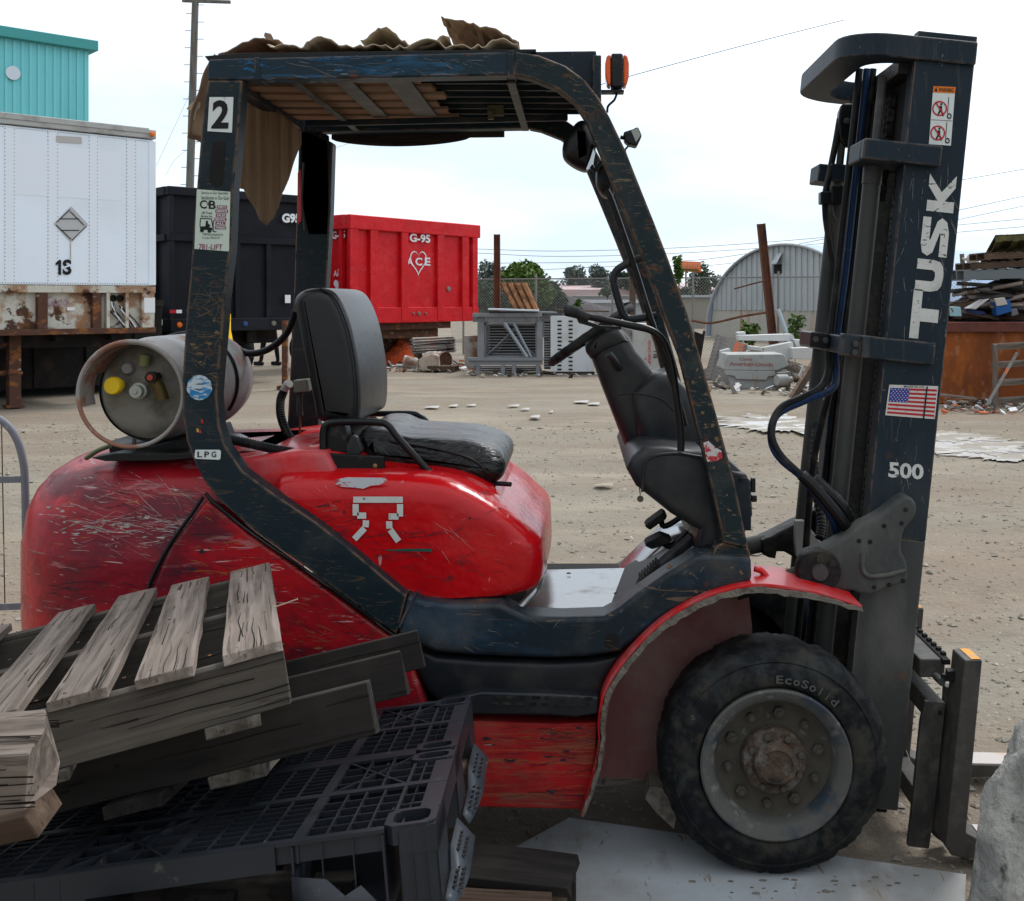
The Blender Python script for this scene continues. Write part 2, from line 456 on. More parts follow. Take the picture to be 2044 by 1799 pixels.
m_hub = mat('rusty_hub', (0.085, 0.06, 0.045), 0.8, layers=[((0.16, 0.15, 0.135), (22, 22, 22), 0.5, 0.62, 0.8), ((0.13, 0.06, 0.02), (25, 25, 25), 0.6, 0.7, 0.7), ((0.02, 0.018, 0.016), 18, 0.6, 0.7, 0.8)], bump=[(70, 1.0, 0.01)])
m_plastic = mat('black_plastic', (0.012, 0.0145, 0.018), 0.38, spec=0.3, layers=[(DUST, 5, 0.48, 0.85, 0.22, 0.6), ((0.2, 0.2, 0.19), 60, 0.72, 0.8, 0.2)], bump=[(160, 0.12, 0.002), (6, 0.1, 0.01)])
m_vinyl = mat('seat_vinyl', (0.009, 0.0095, 0.0105), 0.36, spec=0.4, layers=[((0.08, 0.075, 0.068), (4, 4, 3), 0.48, 0.85, 0.25, 0.55)], bump=[(220, 0.1, 0.001), (9, 0.25, 0.01)])
m_vinylw = mat('wrinkled_seat_vinyl', (0.007, 0.0075, 0.008), 0.34, spec=0.4, layers=[((0.12, 0.115, 0.10), (9, 9, 9), 0.56, 0.72, 0.35, 0.6, 8)], bump=[(220, 0.1, 0.001), ((6, 14, 14), 0.7, 0.025, 4, 'N', 1.2)])
m_black = mat('black_enamel', (0.006, 0.0065, 0.007), 0.35, spec=0.3, layers=[((0.12, 0.11, 0.1), 22, 0.6, 0.75, 0.35, 0.7)], bump=[(40, 0.1, 0.002)])
m_hose = mat('rubber_hose', (0.008, 0.008, 0.009), 0.45, layers=[((0.1, 0.09, 0.07), 14, 0.5, 0.75, 0.4, 0.8)])
m_sheetm = mat('floor_plate_steel', (0.30, 0.31, 0.32), 0.16, metal=0.7, layers=[((0.16, 0.13, 0.1), (8, 8, 8), 0.55, 0.7, 0.6, 0.5)], bump=[(30, 0.1, 0.003)])
m_white_st = mat('sticker_white', (0.62, 0.66, 0.64), 0.5, layers=[((0.25, 0.24, 0.22), 35, 0.62, 0.7, 0.5)])
m_letters = mat('worn_white_letters', (0.56, 0.57, 0.54), 0.6, layers=[((0.03, 0.035, 0.04), (30, 30, 50), 0.62, 0.65, 0.9, None, 5, 1.5), ((0.3, 0.29, 0.26), 18, 0.5, 0.75, 0.5)])
m_inkblack = mat('print_black', (0.012, 0.014, 0.016), 0.5)
m_inkred = mat('print_red', (0.42, 0.02, 0.03), 0.5)
m_inkpurple = mat('print_purple', (0.24, 0.05, 0.12), 0.5)
m_inkblue = mat('print_blue', (0.03, 0.035, 0.25), 0.5)
m_white = mat('print_white', (0.72, 0.74, 0.76), 0.5)
m_orange_ink = mat('print_orange', (0.65, 0.17, 0.02), 0.5, layers=[((0.2, 0.08, 0.02), 60, 0.55, 0.65, 0.5)])
m_amber = mat('amber_lens', (0.85, 0.12, 0.005), 0.15, coat=0.5, bump=[((6, 6, 160), 0.4, 0.002)], alpha=0.25)
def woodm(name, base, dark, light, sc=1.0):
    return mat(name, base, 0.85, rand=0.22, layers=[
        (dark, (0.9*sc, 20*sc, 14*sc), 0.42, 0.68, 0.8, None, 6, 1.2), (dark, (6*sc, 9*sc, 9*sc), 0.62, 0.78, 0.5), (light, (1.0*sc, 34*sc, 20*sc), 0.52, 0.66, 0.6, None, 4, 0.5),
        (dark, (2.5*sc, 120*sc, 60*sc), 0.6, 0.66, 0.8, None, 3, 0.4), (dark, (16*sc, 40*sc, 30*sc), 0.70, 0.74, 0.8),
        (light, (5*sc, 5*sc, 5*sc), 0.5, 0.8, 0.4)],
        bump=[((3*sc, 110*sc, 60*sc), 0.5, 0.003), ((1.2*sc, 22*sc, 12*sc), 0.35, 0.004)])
m_wood = woodm('weathered_wood', (0.19, 0.155, 0.13), (0.05, 0.038, 0.03), (0.30, 0.25, 0.215))
m_wood2 = woodm('grey_brown_stringer', (0.082, 0.072, 0.060), (0.028, 0.023, 0.019), (0.15, 0.132, 0.108))
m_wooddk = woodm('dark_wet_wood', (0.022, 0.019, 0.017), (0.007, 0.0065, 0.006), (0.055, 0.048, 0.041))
m_woodbr = woodm('brown_old_wood', (0.10, 0.065, 0.045), (0.03, 0.02, 0.015), (0.2, 0.15, 0.11))
m_card = mat('brown_cardboard', (0.24, 0.165, 0.11), 0.85, layers=[((0.13, 0.08, 0.05), (5, 5, 5), 0.45, 0.7, 0.6), ((0.42, 0.34, 0.24), (30, 4, 4), 0.55, 0.72, 0.5)], bump=[((70, 20, 20), 0.35, 0.004)])
m_cardl = mat('pale_cardboard', (0.45, 0.37, 0.27), 0.8, layers=[((0.2, 0.14, 0.09), (6, 6, 6), 0.5, 0.7, 0.6)], bump=[(12, 0.4, 0.01)])

# ------------------------------------------------------------------ ground
m_ground = mat('yard_dirt', (0.238, 0.210, 0.166), 0.95, layers=[
    ((0.21, 0.172, 0.13), (0.5, 0.9, 1), 0.42, 0.60, 0.85, None, 9), ((0.33, 0.285, 0.22), (0.45, 1.3, 1), 0.5, 0.68, 0.7, None, 9),
    ((0.225, 0.165, 0.12), (0.10, 0.22, 1), 0.48, 0.62, 0.5, None, 7), ((0.17, 0.145, 0.115), (0.7, 3.2, 1), 0.56, 0.72, 0.5, None, 9, 1.0),
    ((0.13, 0.11, 0.09), (5, 9, 5), 0.56, 0.72, 0.6, None, 10), ((0.46, 0.42, 0.35), 38, 0.64, 0.70, 0.6, None, 4), ((0.10, 0.09, 0.08), 70, 0.64, 0.70, 0.5, None, 3)],
    bump=[(28, 0.9, 0.02, 8), (110, 0.6, 0.008), ((1.1, 3.0, 1), 0.4, 0.05, 8)])
def steps(lo, hi, c, d0, g):
    out = [c]; d = d0
    while out[-1] < hi: out.append(out[-1] + d); d = d*g if abs(out[-1]-c) > 5 else d
    neg = [c]; d = d0
    while neg[-1] > lo: neg.append(neg[-1] - d); d = d*g if abs(neg[-1]-c) > 5 else d
    return sorted(set(neg + out))
gx = steps(-1500, 1500, 0.0, 0.1, 1.12)
gy = steps(-300, 2200, 5.0, 0.1, 1.09)
def gz(x, y):
    f = 1.0 if y < 25 else max(0.0, 1 - (y-25)/15)
    if f <= 0 or abs(x) > 25: return 0.0
    h = noise.noise(Vector((x*0.5, y*0.35, 3)))*0.012 + noise.noise(Vector((x*2.3, y*1.2, 8)))*0.008 + noise.noise(Vector((x*7, y*7, 1)))*0.004
    for yy, ph in ((5.2, 0.0), (6.7, 0.1), (8.3, 1.9), (9.7, 2.0), (12.5, 3.0), (14.2, 3.1)):       # shallow wheel ruts across the yard
        dy = abs(y - (yy + 0.35*math.sin(x*0.35+ph) + 0.06*x)) / (0.16*(1+yy/14))
        if dy < 2: h += -0.022*math.exp(-dy*dy) + 0.012*math.exp(-(dy-1.35)**2*5)
    g = max(0.0, 1 - max(abs(x-0.3)/1.6, abs(y-2.9)/0.9)) if (abs(x-0.3) < 1.6 and abs(y-2.9) < 0.9) else 0.0
    g = min(1.0, g*3)
    return h*f*(1-.7*g) - 0.012 - 0.016*g
mb = MB()
nx = len(gx)
mb.v = [Vector((x, y, gz(x, y))) for y in gy for x in gx]
mb.f = [(j*nx+i, j*nx+i+1, (j+1)*nx+i+1, (j+1)*nx+i) for j in range(len(gy)-1) for i in range(nx-1)]
mb.m = [0]*len(mb.f)
build(mb, 'ground', m_ground, smooth=80, kind='structure')
m_stone = mat('gravel_stone', (0.30, 0.27, 0.22), 0.9, layers=[((0.14, 0.13, 0.115), 9, 0.45, 0.6, 0.8), ((0.5, 0.47, 0.41), 13, 0.58, 0.66, 0.8)])
mb = MB()
OCT = [(0,2,4),(2,1,4),(1,3,4),(3,0,4),(2,0,5),(1,2,5),(3,1,5),(0,3,5)]
for i in range(13000):
    y = 2.75 + (R.random()**1.9)*11
    x = R.uniform(-0.62, 0.50)*y*1.02
    if -1.4 < x < 1.0 and y < 3.9 and R.random() < 0.8: continue
    s = R.uniform(0.003, 0.009) * (1 + 1.2*(R.random() > 0.93)) * (0.8 + y/12)
    z = gz(x, y)
    a = R.uniform(0, 3.14); c, sn = math.cos(a), math.sin(a)
    ex, ey, ez = s*R.uniform(.8,1.6), s*R.uniform(.7,1.1), s*R.uniform(.4,.8)
    q = [(ex,0,0),(-ex,0,0),(0,ey,0),(0,-ey,0),(s*.2,s*.1,ez),(0,0,-ez)]
    mb.add([(x+p[0]*c-p[1]*sn, y+p[0]*sn+p[1]*c, z+p[2]+ez*.35) for p in q], OCT)
build(mb, 'gravel', m_stone, smooth=0, kind='stuff')
tag(bpy.data.objects['gravel'], 'small loose stones scattered over the dirt yard', 'gravel')
m_wet = mat('wet_pale_patches', (0.235, 0.207, 0.165), 0.9, spec=0.5, layers=[((0.20, 0.18, 0.15), (1.2, 2.5, 1), 0.46, 0.56, 0.6, 0.5, 8), ((0.56, 0.55, 0.54), (1.5, 3.2, 1), 0.50, 0.56, 0.95, 0.18, 9, 0.6)], bump=[(28, 0.4, 0.01, 8)])  # pale layer paints the bright sky's reflection into the wet dirt
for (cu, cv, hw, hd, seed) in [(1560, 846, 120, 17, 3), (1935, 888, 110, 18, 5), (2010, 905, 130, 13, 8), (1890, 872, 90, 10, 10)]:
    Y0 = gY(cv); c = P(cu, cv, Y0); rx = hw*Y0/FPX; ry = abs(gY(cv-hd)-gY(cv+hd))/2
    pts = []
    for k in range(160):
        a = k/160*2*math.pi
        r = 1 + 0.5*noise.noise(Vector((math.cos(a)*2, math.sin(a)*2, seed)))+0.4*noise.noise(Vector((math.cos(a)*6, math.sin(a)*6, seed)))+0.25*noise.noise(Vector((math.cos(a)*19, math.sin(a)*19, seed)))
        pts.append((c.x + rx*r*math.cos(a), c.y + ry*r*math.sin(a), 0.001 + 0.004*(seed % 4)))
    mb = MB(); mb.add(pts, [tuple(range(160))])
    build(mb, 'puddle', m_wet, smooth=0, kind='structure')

class Fr:
    def __init__(s, o, d, n=None, up=None):
        s.o = Vector(o); s.x = Vector(d).normalized()
        s.z = Vector(up) if up else Vector((0,0,1))
        s.y = Vector(n).normalized() if n else s.z.cross(s.x).normalized()
    def p(s, a, b, c): return s.o + s.x*a + s.y*b + s.z*c
    def box(s, mb, a0, a1, b0, b1, c0, c1, mi=0):
        return mb.boxm(s.p((a0+a1)/2, (b0+b1)/2, (c0+c1)/2), (abs(a1-a0), abs(b1-b0), abs(c1-c0)), (s.x, s.y, s.z), mi)
    def poly(s, mb, pts, b0, b1, mi=0):
        n = len(pts)
        vs = [s.p(a, b0, c) for a, c in pts] + [s.p(a, b1, c) for a, c in pts]
        fs = [tuple(range(n-1,-1,-1)), tuple(range(n,2*n))] + [(i,(i+1)%n,n+(i+1)%n,n+i) for i in range(n)]
        return mb.add(vs, fs, mi)
class FrK(Fr):
    k = 1.5
    def p(s, a, b, c): return s.o + s.x*(a*s.k) + s.y*b + Vector((0, 0, EYE + (c-EYE)*s.k))
    def box(s, mb, a0, a1, b0, b1, c0, c1, mi=0):
        return mb.boxm(s.p((a0+a1)/2, (b0+b1)/2, (c0+c1)/2), (abs(a1-a0)*s.k, abs(b1-b0), abs(c1-c0)*s.k), (s.x, s.y, s.z), mi)
DD = Vector((0.727, 0.686, 0)); NN = Vector((-0.686, 0.727, 0))

# ------------------------------------------------------------------ teal building
m_teal = mat('teal_cladding', (0.19, 0.60, 0.64), 0.55, layers=[((0.13, 0.48, 0.51), (1.2, 1.2, 0.25), 0.5, 0.72, 0.6), ((0.05, 0.18, 0.16), (3, 3, 0.9), 0.68, 0.78, 0.7), ((0.28, 0.22, 0.12), (4, 4, 0.6), 0.74, 0.8, 0.5)])
m_teald = mat('teal_trim', (0.07, 0.33, 0.33), 0.5)
fr = Fr((-19.1, 42.2, 0), DD, NN)
t = thing('teal_building', fr.o, 'tall teal ribbed metal building rising behind the white trailer', 'building')
mb = MB(); fr.box(mb, -16, 0, 0, 14, 0, 11.6); build(mb, 'wall', m_teal, t)
mb = MB()
for k in range(56):
    a = -0.12 - k*0.285
    fr.poly(mb, [(a-0.05, 0.02), (a+0.05, 0.02), (a+0.05, 11.3), (a-0.05, 11.3)], -0.045, 0.0)
build(mb, 'cladding_rib', m_teal, t, smooth=0, kind='stuff')
mb = MB(); fr.box(mb, -16.1, 0.28, -0.28, 0.02, 11.32, 11.72); fr.box(mb, 0.0, 0.28, 0.02, 14.2, 11.32, 11.72); build(mb, 'roof_trim', m_teald, t, bevel=0.03)
mb = MB(); c = fr.p(-2.75, -0.07, 10.05); mb.lathe([(0.001, 0), (0.26, 0), (0.26, 0.03), (0.001, 0.03)], c, -NN, 24); build(mb, 'round_disc', mat('pale_disc', (0.6, 0.68, 0.75), 0.5), t)

# ------------------------------------------------------------------ white box trailer
m_wt = mat('white_trailer_skin', (0.76, 0.84, 0.93), 0.4, layers=[((0.60, 0.66, 0.72), (0.8, 0.8, 0.8), 0.45, 0.75, 0.5), ((0.4, 0.36, 0.3), (5, 5, 0.8), 0.7, 0.82, 0.35)], bump=[(1.1, 0.25, 0.05)])
m_wt2 = mat('repainted_white_patch', (0.75, 0.81, 0.88), 0.4)
m_rail = mat('grey_rail', (0.40, 0.41, 0.40), 0.5, layers=[((0.18, 0.17, 0.14), (4, 4, 8), 0.5, 0.7, 0.6), ((0.1, 0.11, 0.04), (2, 2, 2), 0.62, 0.7, 0.5)])
m_rustw = mat('rusted_cream_steel', (0.52, 0.51, 0.45), 0.8, layers=[((0.27, 0.12, 0.045), (2.4, 2.4, 2.4), 0.50, 0.58, 0.8, 0.9, 9), ((0.06, 0.024, 0.013), (3.4, 3.4, 4), 0.54, 0.59, 0.95, 0.95, 9), ((0.30, 0.12, 0.03), (7, 7, 3), 0.56, 0.68, 0.7, None, 6)], bump=[(12, 0.5, 0.02)])
m_rustd = mat('dark_rust', (0.085, 0.042, 0.03), 0.85, layers=[((0.26, 0.10, 0.03), (5, 5, 9), 0.52, 0.64, 0.8), ((0.45, 0.42, 0.36), (4, 4, 10), 0.62, 0.68, 0.6)], bump=[(18, 0.4, 0.01)])
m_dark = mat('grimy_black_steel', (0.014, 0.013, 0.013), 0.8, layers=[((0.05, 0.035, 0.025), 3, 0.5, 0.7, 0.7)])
fr = Fr((-6.49, 16.6, 0), DD, NN)
t = thing('box_trailer', fr.o, 'white riveted box trailer on a rusty lower frame marked 1S', 'trailer')
prof = []
mb = MB()
fr.box(mb, -12, -0.02, 0.0, 2.5, 1.77, 4.02)
build(mb, 'body', m_wt, t, bevel=0.02)
mb = MB()
for a0, a1 in [(-0.03, 0.0)]:
    fr.box(mb, -0.1, 0.012, -0.012, 2.51, 1.78, 4.0)
build(mb, 'corner_post', m_wt, t, bevel=0.01)
mb = MB(); fr.box(mb, -12, 0.01, -0.03, 2.53, 4.03, 4.17); fr.box(mb, -12, -0.1, -0.045, 0.0, 4.1, 4.19); build(mb, 'top_rail', m_rail, t, bevel=0.015)
mb = MB(); mb.lathe([(0.001, 0.05), (0.03, 0.04), (0.04, 0.0), (0.04, -0.02)], fr.p(-0.06, -0.05, 4.1), -NN, 12); build(mb, 'marker_light', mat('orange_marker', (0.8, 0.2, 0.03), 0.2), t)
mb = MB()
for k in range(40):                      # rows of rivets
    z = 1.84 + k*0.0545*1.0
    for a in (-0.30, -0.43, -0.86, -0.975, -1.42, -1.55, -2.0, -2.12):
        mb.lathe([(0.001, 0.006), (0.008, 0.004), (0.010, 0)], fr.p(a, -0.001, z), -NN, 6, caps=False)
for k in range(64):
    mb.lathe([(0.001, 0.006), (0.007, 0.004), (0.009, 0)], fr.p(-0.05 - k*0.035, -0.001, 1.80), -NN, 6, caps=False)
    mb.lathe([(0.001, 0.006), (0.007, 0.004), (0.009, 0)], fr.p(-0.05 - k*0.035, -0.001, 3.99), -NN, 6, caps=False)
build(mb, 'rivet', mat('rivet_grey', (0.3, 0.33, 0.37), 0.5), t, kind='stuff')
mb = MB()
for a in (-0.365, -0.915, -1.485, -2.06): fr.box(mb, a-0.065, a+0.065, -0.004, 0.001, 1.79, 4.01)
build(mb, 'seam_strip', m_wt2, t)
mb = MB(); fr.box(mb, -2.0, -0.52, -0.003, 0.002, 3.05, 3.78); build(mb, 'paint_patch', m_wt2, t)
def tri(u, v, off=0.01, f=None, O=None):   # ray through picture point onto the frame's face plane
    f = f or fr
    d = Vector(((u-CU)/FPX, 1, -(v-CV)/FPX)); o = Vector((0, 0, EYE))
    nrm = f.y; k = (f.o + f.y*(-off) - o).dot(nrm)/d.dot(nrm)
    return o + d*k
mb = MB(); q = [(142, 412), (176, 448), (142, 484), (107, 447)]
mb.add([tri(u, v, 0.008) for u, v in q], [(0,1,2,3)]); build(mb, 'placard', mat('placard_grey', (0.46, 0.47, 0.48), 0.5), t, smooth=0, label='blank grey diamond hazard placard')
mb = MB()
for a, b in [((122,437),(158,437)), ((122,460),(158,460)), ((140,422),(168,450)), ((112,449),(142,478)), ((144,480),(173,451)), ((113,444),(140,418))]:
    p, q2 = tri(*a, .014), tri(*b, .014); mb.tube([p, q2], 0.006, 4)
build(mb, 'placard_frame', m_dark, t)
mb = MB(); mb.add([tri(u, v, .008) for u, v in [(112, 271), (163, 274), (163, 287), (112, 284)]], [(0,1,2,3)]); build(mb, 'faded_sticker', mat('faded_sticker', (0.45, 0.44, 0.42), 0.6), t, smooth=0)
def ste(txt, u0, u1, v0, v1, mt, f=None, par=None, nm='painted_number', bold=0.02, off=0.012, slope=0.0):
    f = f or fr
    return text_on(nm, txt, tri(u0, v0, off, f), tri(u1, v0+slope, off, f), tri(u0, v1, off, f), mt, par or t, bold)
mb = MB(); mb.add([tri(u, v, .012) for u, v in [(116.5,549),(122,549),(122,519),(118,519),(111,525),(111,530.5),(116.5,527)]], [tuple(range(7))]); build(mb, 'painted_number', m_inkblack, t, smooth=0); ste('S', 125, 143, 518, 549, m_inkblack, bold=0.035)
mb = MB(); mb.add([tri(u, v, .016) for u, v in [(123, 534), (144, 527), (144, 530), (123, 537)]], [(0,1,2,3)]); build(mb, 'stencil_bridge', m_wt, t, smooth=0)
mb = MB(); mb.tube([tri(141, 484, .01), tri(141, 518, .01)], 0.006, 4); build(mb, 'rust_run', mat('run_stain', (0.42, 0.36, 0.28), 0.7), t)
# rusty lower frame: panel, bottom flange, posts
mb = MB(); fr.box(mb, -12, 0.01, 0.10, 0.16, 1.12, 1.76); build(mb, 'side_rail', m_rustw, t)
mb = MB(); fr.box(mb, -12, 0.01, -0.01, 0.16, 1.05, 1.135); build(mb, 'lower_flange', m_rustd, t, bevel=0.01)
mb = MB(); fr.box(mb, -12, 0.01, -0.005, 0.14, 1.66, 1.765); build(mb, 'upper_flange', m_rustw, t, bevel=0.01)
for a, w, mm in [(-0.1, 0.19, m_rustw), (-0.42, 0.05, m_rustw), (-0.70, 0.05, m_rustw), (-0.86, 0.13, m_rustd), (-1.62, 0.14, m_rustd), (-2.4, 0.14, m_rustd), (-3.2, 0.14, m_rustd)]:
    mb = MB(); fr.box(mb, a-w/2, a+w/2, 0.0, 0.13, 1.13, 1.665); build(mb, 'frame_post', mm, t, bevel=0.01)
mb = MB(); fr.box(mb, -0.17, -0.005, -0.012, 0.0, 1.36, 1.59); build(mb, 'white_tag', m_white, t)
mb = MB(); fr.box(mb, -1.26, -1.15, 0.085, 0.1, 1.40, 1.45); build(mb, 'white_tag', m_white, t)
for k, (a, z) in enumerate([(-0.5, 1.60), (-0.6, 1.60)]):
    mb = MB(); mb.lathe([(0.05, 0), (0.05, 0.03), (0.035, 0.035), (0.03, 0.01)], fr.p(a, 0.09, z-0.02), -NN, 14); build(mb, 'cable_socket', m_dark, t)
for k in range(7):
    a0 = -0.68 + k*0.04
    pts = CR([fr.p(a0, 0.06, 1.55 - 0.02*k), fr.p(a0+0.03*math.sin(k*2), 0.02, 1.40), fr.p(a0+0.14, 0.03, 1.24 + 0.02*math.cos(k*3)), fr.p(a0+0.22+0.03*math.sin(k), 0.02, 1.14)], 5)
    mb = MB(); mb.tube(pts, 0.011, 5); build(mb, 'loose_cable', [m_black, m_white, m_black, mat('grey_cable', (0.2, 0.2, 0.19), 0.5)][k % 4], t)
text_on('chalk_writing', 'Good', tri(95, 591, -0.088), tri(133, 592, -0.088), tri(95, 611, -0.088), mat('faded_chalk', (0.38, 0.26, 0.33), 0.8), t, 0.0)
mb = MB()   # chassis underneath
fr.box(mb, -12, -0.3, 0.4, 0.6, 0.85, 1.05); fr.box(mb, -12, -0.3, 1.9, 2.1, 0.85, 1.05)
for k in range(14): fr.box(mb, -0.6-k*0.8, -0.5-k*0.8, 0.15, 2.4, 0.95, 1.06)
build(mb, 'chassis_beam', m_dark, t)
for b, nm in [(0.30, 0), (2.1, 1)]:
    mb = MB(); fr.box(mb, -1.98, -1.82, b, b+0.16, 0.03, 1.05); fr.box(mb, -2.02, -1.78, b-0.03, b+0.19, 0.0, 0.04); fr.box(mb, -2.0, -1.8, b-0.01, b+0.17, 0.48, 0.53)
    build(mb, 'landing_leg', m_rustd if b < 1 else m_dark, t, bevel=0.008)
mb = MB(); mb.tube([fr.p(-1.9, 0.4, 0.5), fr.p(-4.2, 0.4, 0.55)], 0.04, 6); mb.tube([fr.p(-1.9, 0.4, 0.95), fr.p(-3.3, 0.45, 0.5)], 0.035, 6); mb.tube([fr.p(-1.9, 0.4, 0.5), fr.p(-1.9, 2.1, 0.5)], 0.03, 6)
build(mb, 'leg_brace', m_rustd, t)
for a in (-9.2, -10.5):
    for b in (0.15, 2.05):
        mb = MB(); mb.lathe([(0.25, 0), (0.47, 0.02), (0.5, 0.08), (0.5, 0.2), (0.47, 0.27), (0.25, 0.28)], fr.p(a, b, 0.5), NN, 20); build(mb, 'wheel', m_rubber, t)

fb = Fr((-7.0, 19.0, 0), DD, NN)  # added backdrop box, makes the space under the trailer read as deep shade
t2 = thing('shade_backdrop', fb.p(-6, 1.2, 0), 'added black backdrop box darkening the space under the white trailer', 'container')
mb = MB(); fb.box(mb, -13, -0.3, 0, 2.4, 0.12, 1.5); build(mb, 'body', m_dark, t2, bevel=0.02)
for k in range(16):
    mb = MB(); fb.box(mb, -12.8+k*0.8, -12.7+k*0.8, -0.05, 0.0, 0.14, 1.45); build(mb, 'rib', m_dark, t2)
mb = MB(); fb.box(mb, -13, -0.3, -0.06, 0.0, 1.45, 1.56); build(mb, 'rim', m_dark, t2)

# ------------------------------------------------------------------ roll-off containers
def heart(cx, cz, w, h, n=28):
    pts = []
    for k in range(n):
        a = 2*math.pi*k/n
        pts.append((cx + w/2*(math.sin(a)**3), cz + h*(13*math.cos(a)-5*math.cos(2*a)-2*math.cos(3*a)-math.cos(4*a))/29))
    return pts
m_bk = mat('black_container_paint', (0.008, 0.009, 0.013), 0.6, spec=0.15, layers=[((0.02, 0.02, 0.027), (1.5, 1.5, 1.5), 0.45, 0.7, 0.6), ((0.07, 0.04, 0.035), 5, 0.66, 0.76, 0.5)], bump=[(2, 0.3, 0.05)])
fr = Fr((-7.3, 19.3, 0), DD, NN)
t = thing('black_container', fr.o, 'black ribbed roll-off scrap container marked G9 on its carrier', 'container')
zb, zt, Wd, Ln = 1.20, 3.60, 2.74, 6.0
mb = MB()
fr.box(mb, 0.05, Wd-0.05, 0.05, Ln, zb, zt-0.1); build(mb, 'body', m_bk, t, bevel=0.02)
mb = MB(); fr.box(mb, -0.04, Wd+0.04, -0.06, 0.08, zt-0.16, zt); fr.box(mb, -0.06, 0.08, 0.08, Ln, zt-0.16, zt); build(mb, 'top_rim', m_bk, t, bevel=0.02)
mb = MB(); fr.box(mb, -0.02, Wd+0.02, -0.04, 0.06, 2.62, 2.74); fr.box(mb, -0.05, 0.06, 0.08, Ln, 2.62, 2.74); build(mb, 'waist_rail', m_bk, t, bevel=0.01)
for a in (0.0, 0.62, 1.25, 1.88, 2.64):
    mb = MB(); fr.box(mb, a, a+0.1, -0.035, 0.06, zb, 2.62); build(mb, 'rib', m_bk, t, bevel=0.01)
for a in (0.0, 1.25, 2.64):
    mb = MB(); fr.box(mb, a, a+0.09, -0.03, 0.06, 2.74, zt-0.16); build(mb, 'rib', m_bk, t, bevel=0.01)
for b in (0.6, 1.6, 2.6, 3.6, 4.6, 5.6):
    mb = MB(); fr.box(mb, -0.04, 0.06, b, b+0.1, zb, zt-0.16); build(mb, 'rib', m_bk, t)
mb = MB(); fr.box(mb, 0.0, Wd, -0.08, 0.3, zb-0.22, zb+0.02); build(mb, 'light_bar', m_bk, t, bevel=0.02)
for a, c in [(0.16, (0.7, 0.15, 0.02)), (0.36, (0.8, 0.22, 0.02)), (0.60, (0.2, 0.14, 0.12)), (1.42, (0.03, 0.08, 0.2)), (2.0, (0.16, 0.16, 0.13))]:
    mb = MB(); mb.lathe([(0.001, 0.03), (0.045, 0.022), (0.05, 0.0)], fr.p(a, -0.082, zb-0.09), -NN, 14); build(mb, 'tail_lamp', mat('lamp_%.2f' % a, c, 0.3), t)
mb = MB(); fr.box(mb, 0.0, 0.12, -0.05, -0.036, zb+0.12, zb+0.18, 0); fr.box(mb, 0.12, 0.22, -0.05, -0.036, zb+0.12, zb+0.18, 1); build(mb, 'reflector_strip', [m_inkred, m_white], t)
mb = MB(); mb.add([tri(u, v, .05) for u, v in [(569, 589), (580, 589), (580, 605), (569, 605)]], [(0,1,2,3)]); build(mb, 'white_tag', m_white, t, smooth=0)
ste('G95', 563, 600, 426, 445, m_white, nm='painted_lettering', bold=0.05, off=0.045, slope=1)
mb = MB()
fr.box(mb, 0.7, 0.9, 0.2, 7, 0.75, 1.0); fr.box(mb, 1.6, 1.8, 0.2, 7, 0.75, 1.0); fr.box(mb, 0.2, 2.3, 0.4, 0.6, 0.72, 1.0); fr.box(mb, 0.1, 2.4, 0.9, 4.5, 0.70, 1.0)
build(mb, 'carrier_frame', m_dark, t)
for b in (2.2, 3.5):
    for a in (-0.02, 2.2):
        mb = MB(); mb.lathe([(0.25, 0), (0.47, 0.02), (0.5, 0.08), (0.5, 0.24), (0.47, 0.32), (0.25, 0.33)], fr.p(a, b, 0.5), DD, 20); build(mb, 'wheel', m_rubber, t)
mb = MB(); p0 = P(569, 684, 18.8); mb.box(p0.x-0.045, p0.x+0.045, 18.75, 18.85, 0.05, 1.2); mb.box(p0.x-0.12, p0.x+0.1, 18.7, 18.9, 0.0, 0.06)
build(mb, 'prop_leg', m_rustd, t)

m_rc = mat('red_container_paint', (0.60, 0.012, 0.018), 0.38, layers=[((0.42, 0.008, 0.014), (1.8, 1.8, 1.8), 0.45, 0.7, 0.6), ((0.66, 0.06, 0.06), (3, 3, 3), 0.55, 0.75, 0.5), ((0.14, 0.03, 0.02), (8, 8, 5), 0.70, 0.75, 0.7)], bump=[(2.5, 0.5, 0.05), (9, 0.15, 0.02)])
dR = Vector((1.69, 2.35, 0)).normalized(); nR = Vector((-dR.y, dR.x, 0))
fr = FrK((-5.025, 24.0, 0), dR, nR)
t = thing('red_container', fr.o, 'bright red roll-off container with ribs and ACE heart logo', 'container')
Wd = 2.86; zt, zb = 2.83, 1.22
mb = MB(); fr.box(mb, 0.06, Wd-0.06, 0.06, 1.7, zb, zt-0.08); build(mb, 'body', m_rc, t, bevel=0.02)
mb = MB(); fr.box(mb, -0.04, Wd+0.05, -0.05, 0.1, zt-0.22, zt); fr.box(mb, -0.05, 0.1, 0.1, 1.75, zt-0.22, zt); build(mb, 'top_rim', m_rc, t, bevel=0.025)
for a, w in [(-0.03, 0.17), (0.38, 0.16), (1.04, 0.15), (1.86, 0.16), (2.46, 0.16), (2.72, 0.13)]:
    mb = MB(); fr.box(mb, a, a+w, -0.035, 0.06, zb+0.0, zt-0.2); build(mb, 'rib', m_rc, t, bevel=0.012)
for b in (0.25, 0.95, 1.6):
    mb = MB(); fr.box(mb, -0.03, 0.06, b, b+0.1, zb, zt-0.2); build(mb, 'rib', m_rc, t, bevel=0.01)
mb = MB(); fr.box(mb, -0.02, Wd+0.02, -0.02, 0.06, zb-0.02, zb+0.22); build(mb, 'bottom_rail', m_rc, t, bevel=0.015)
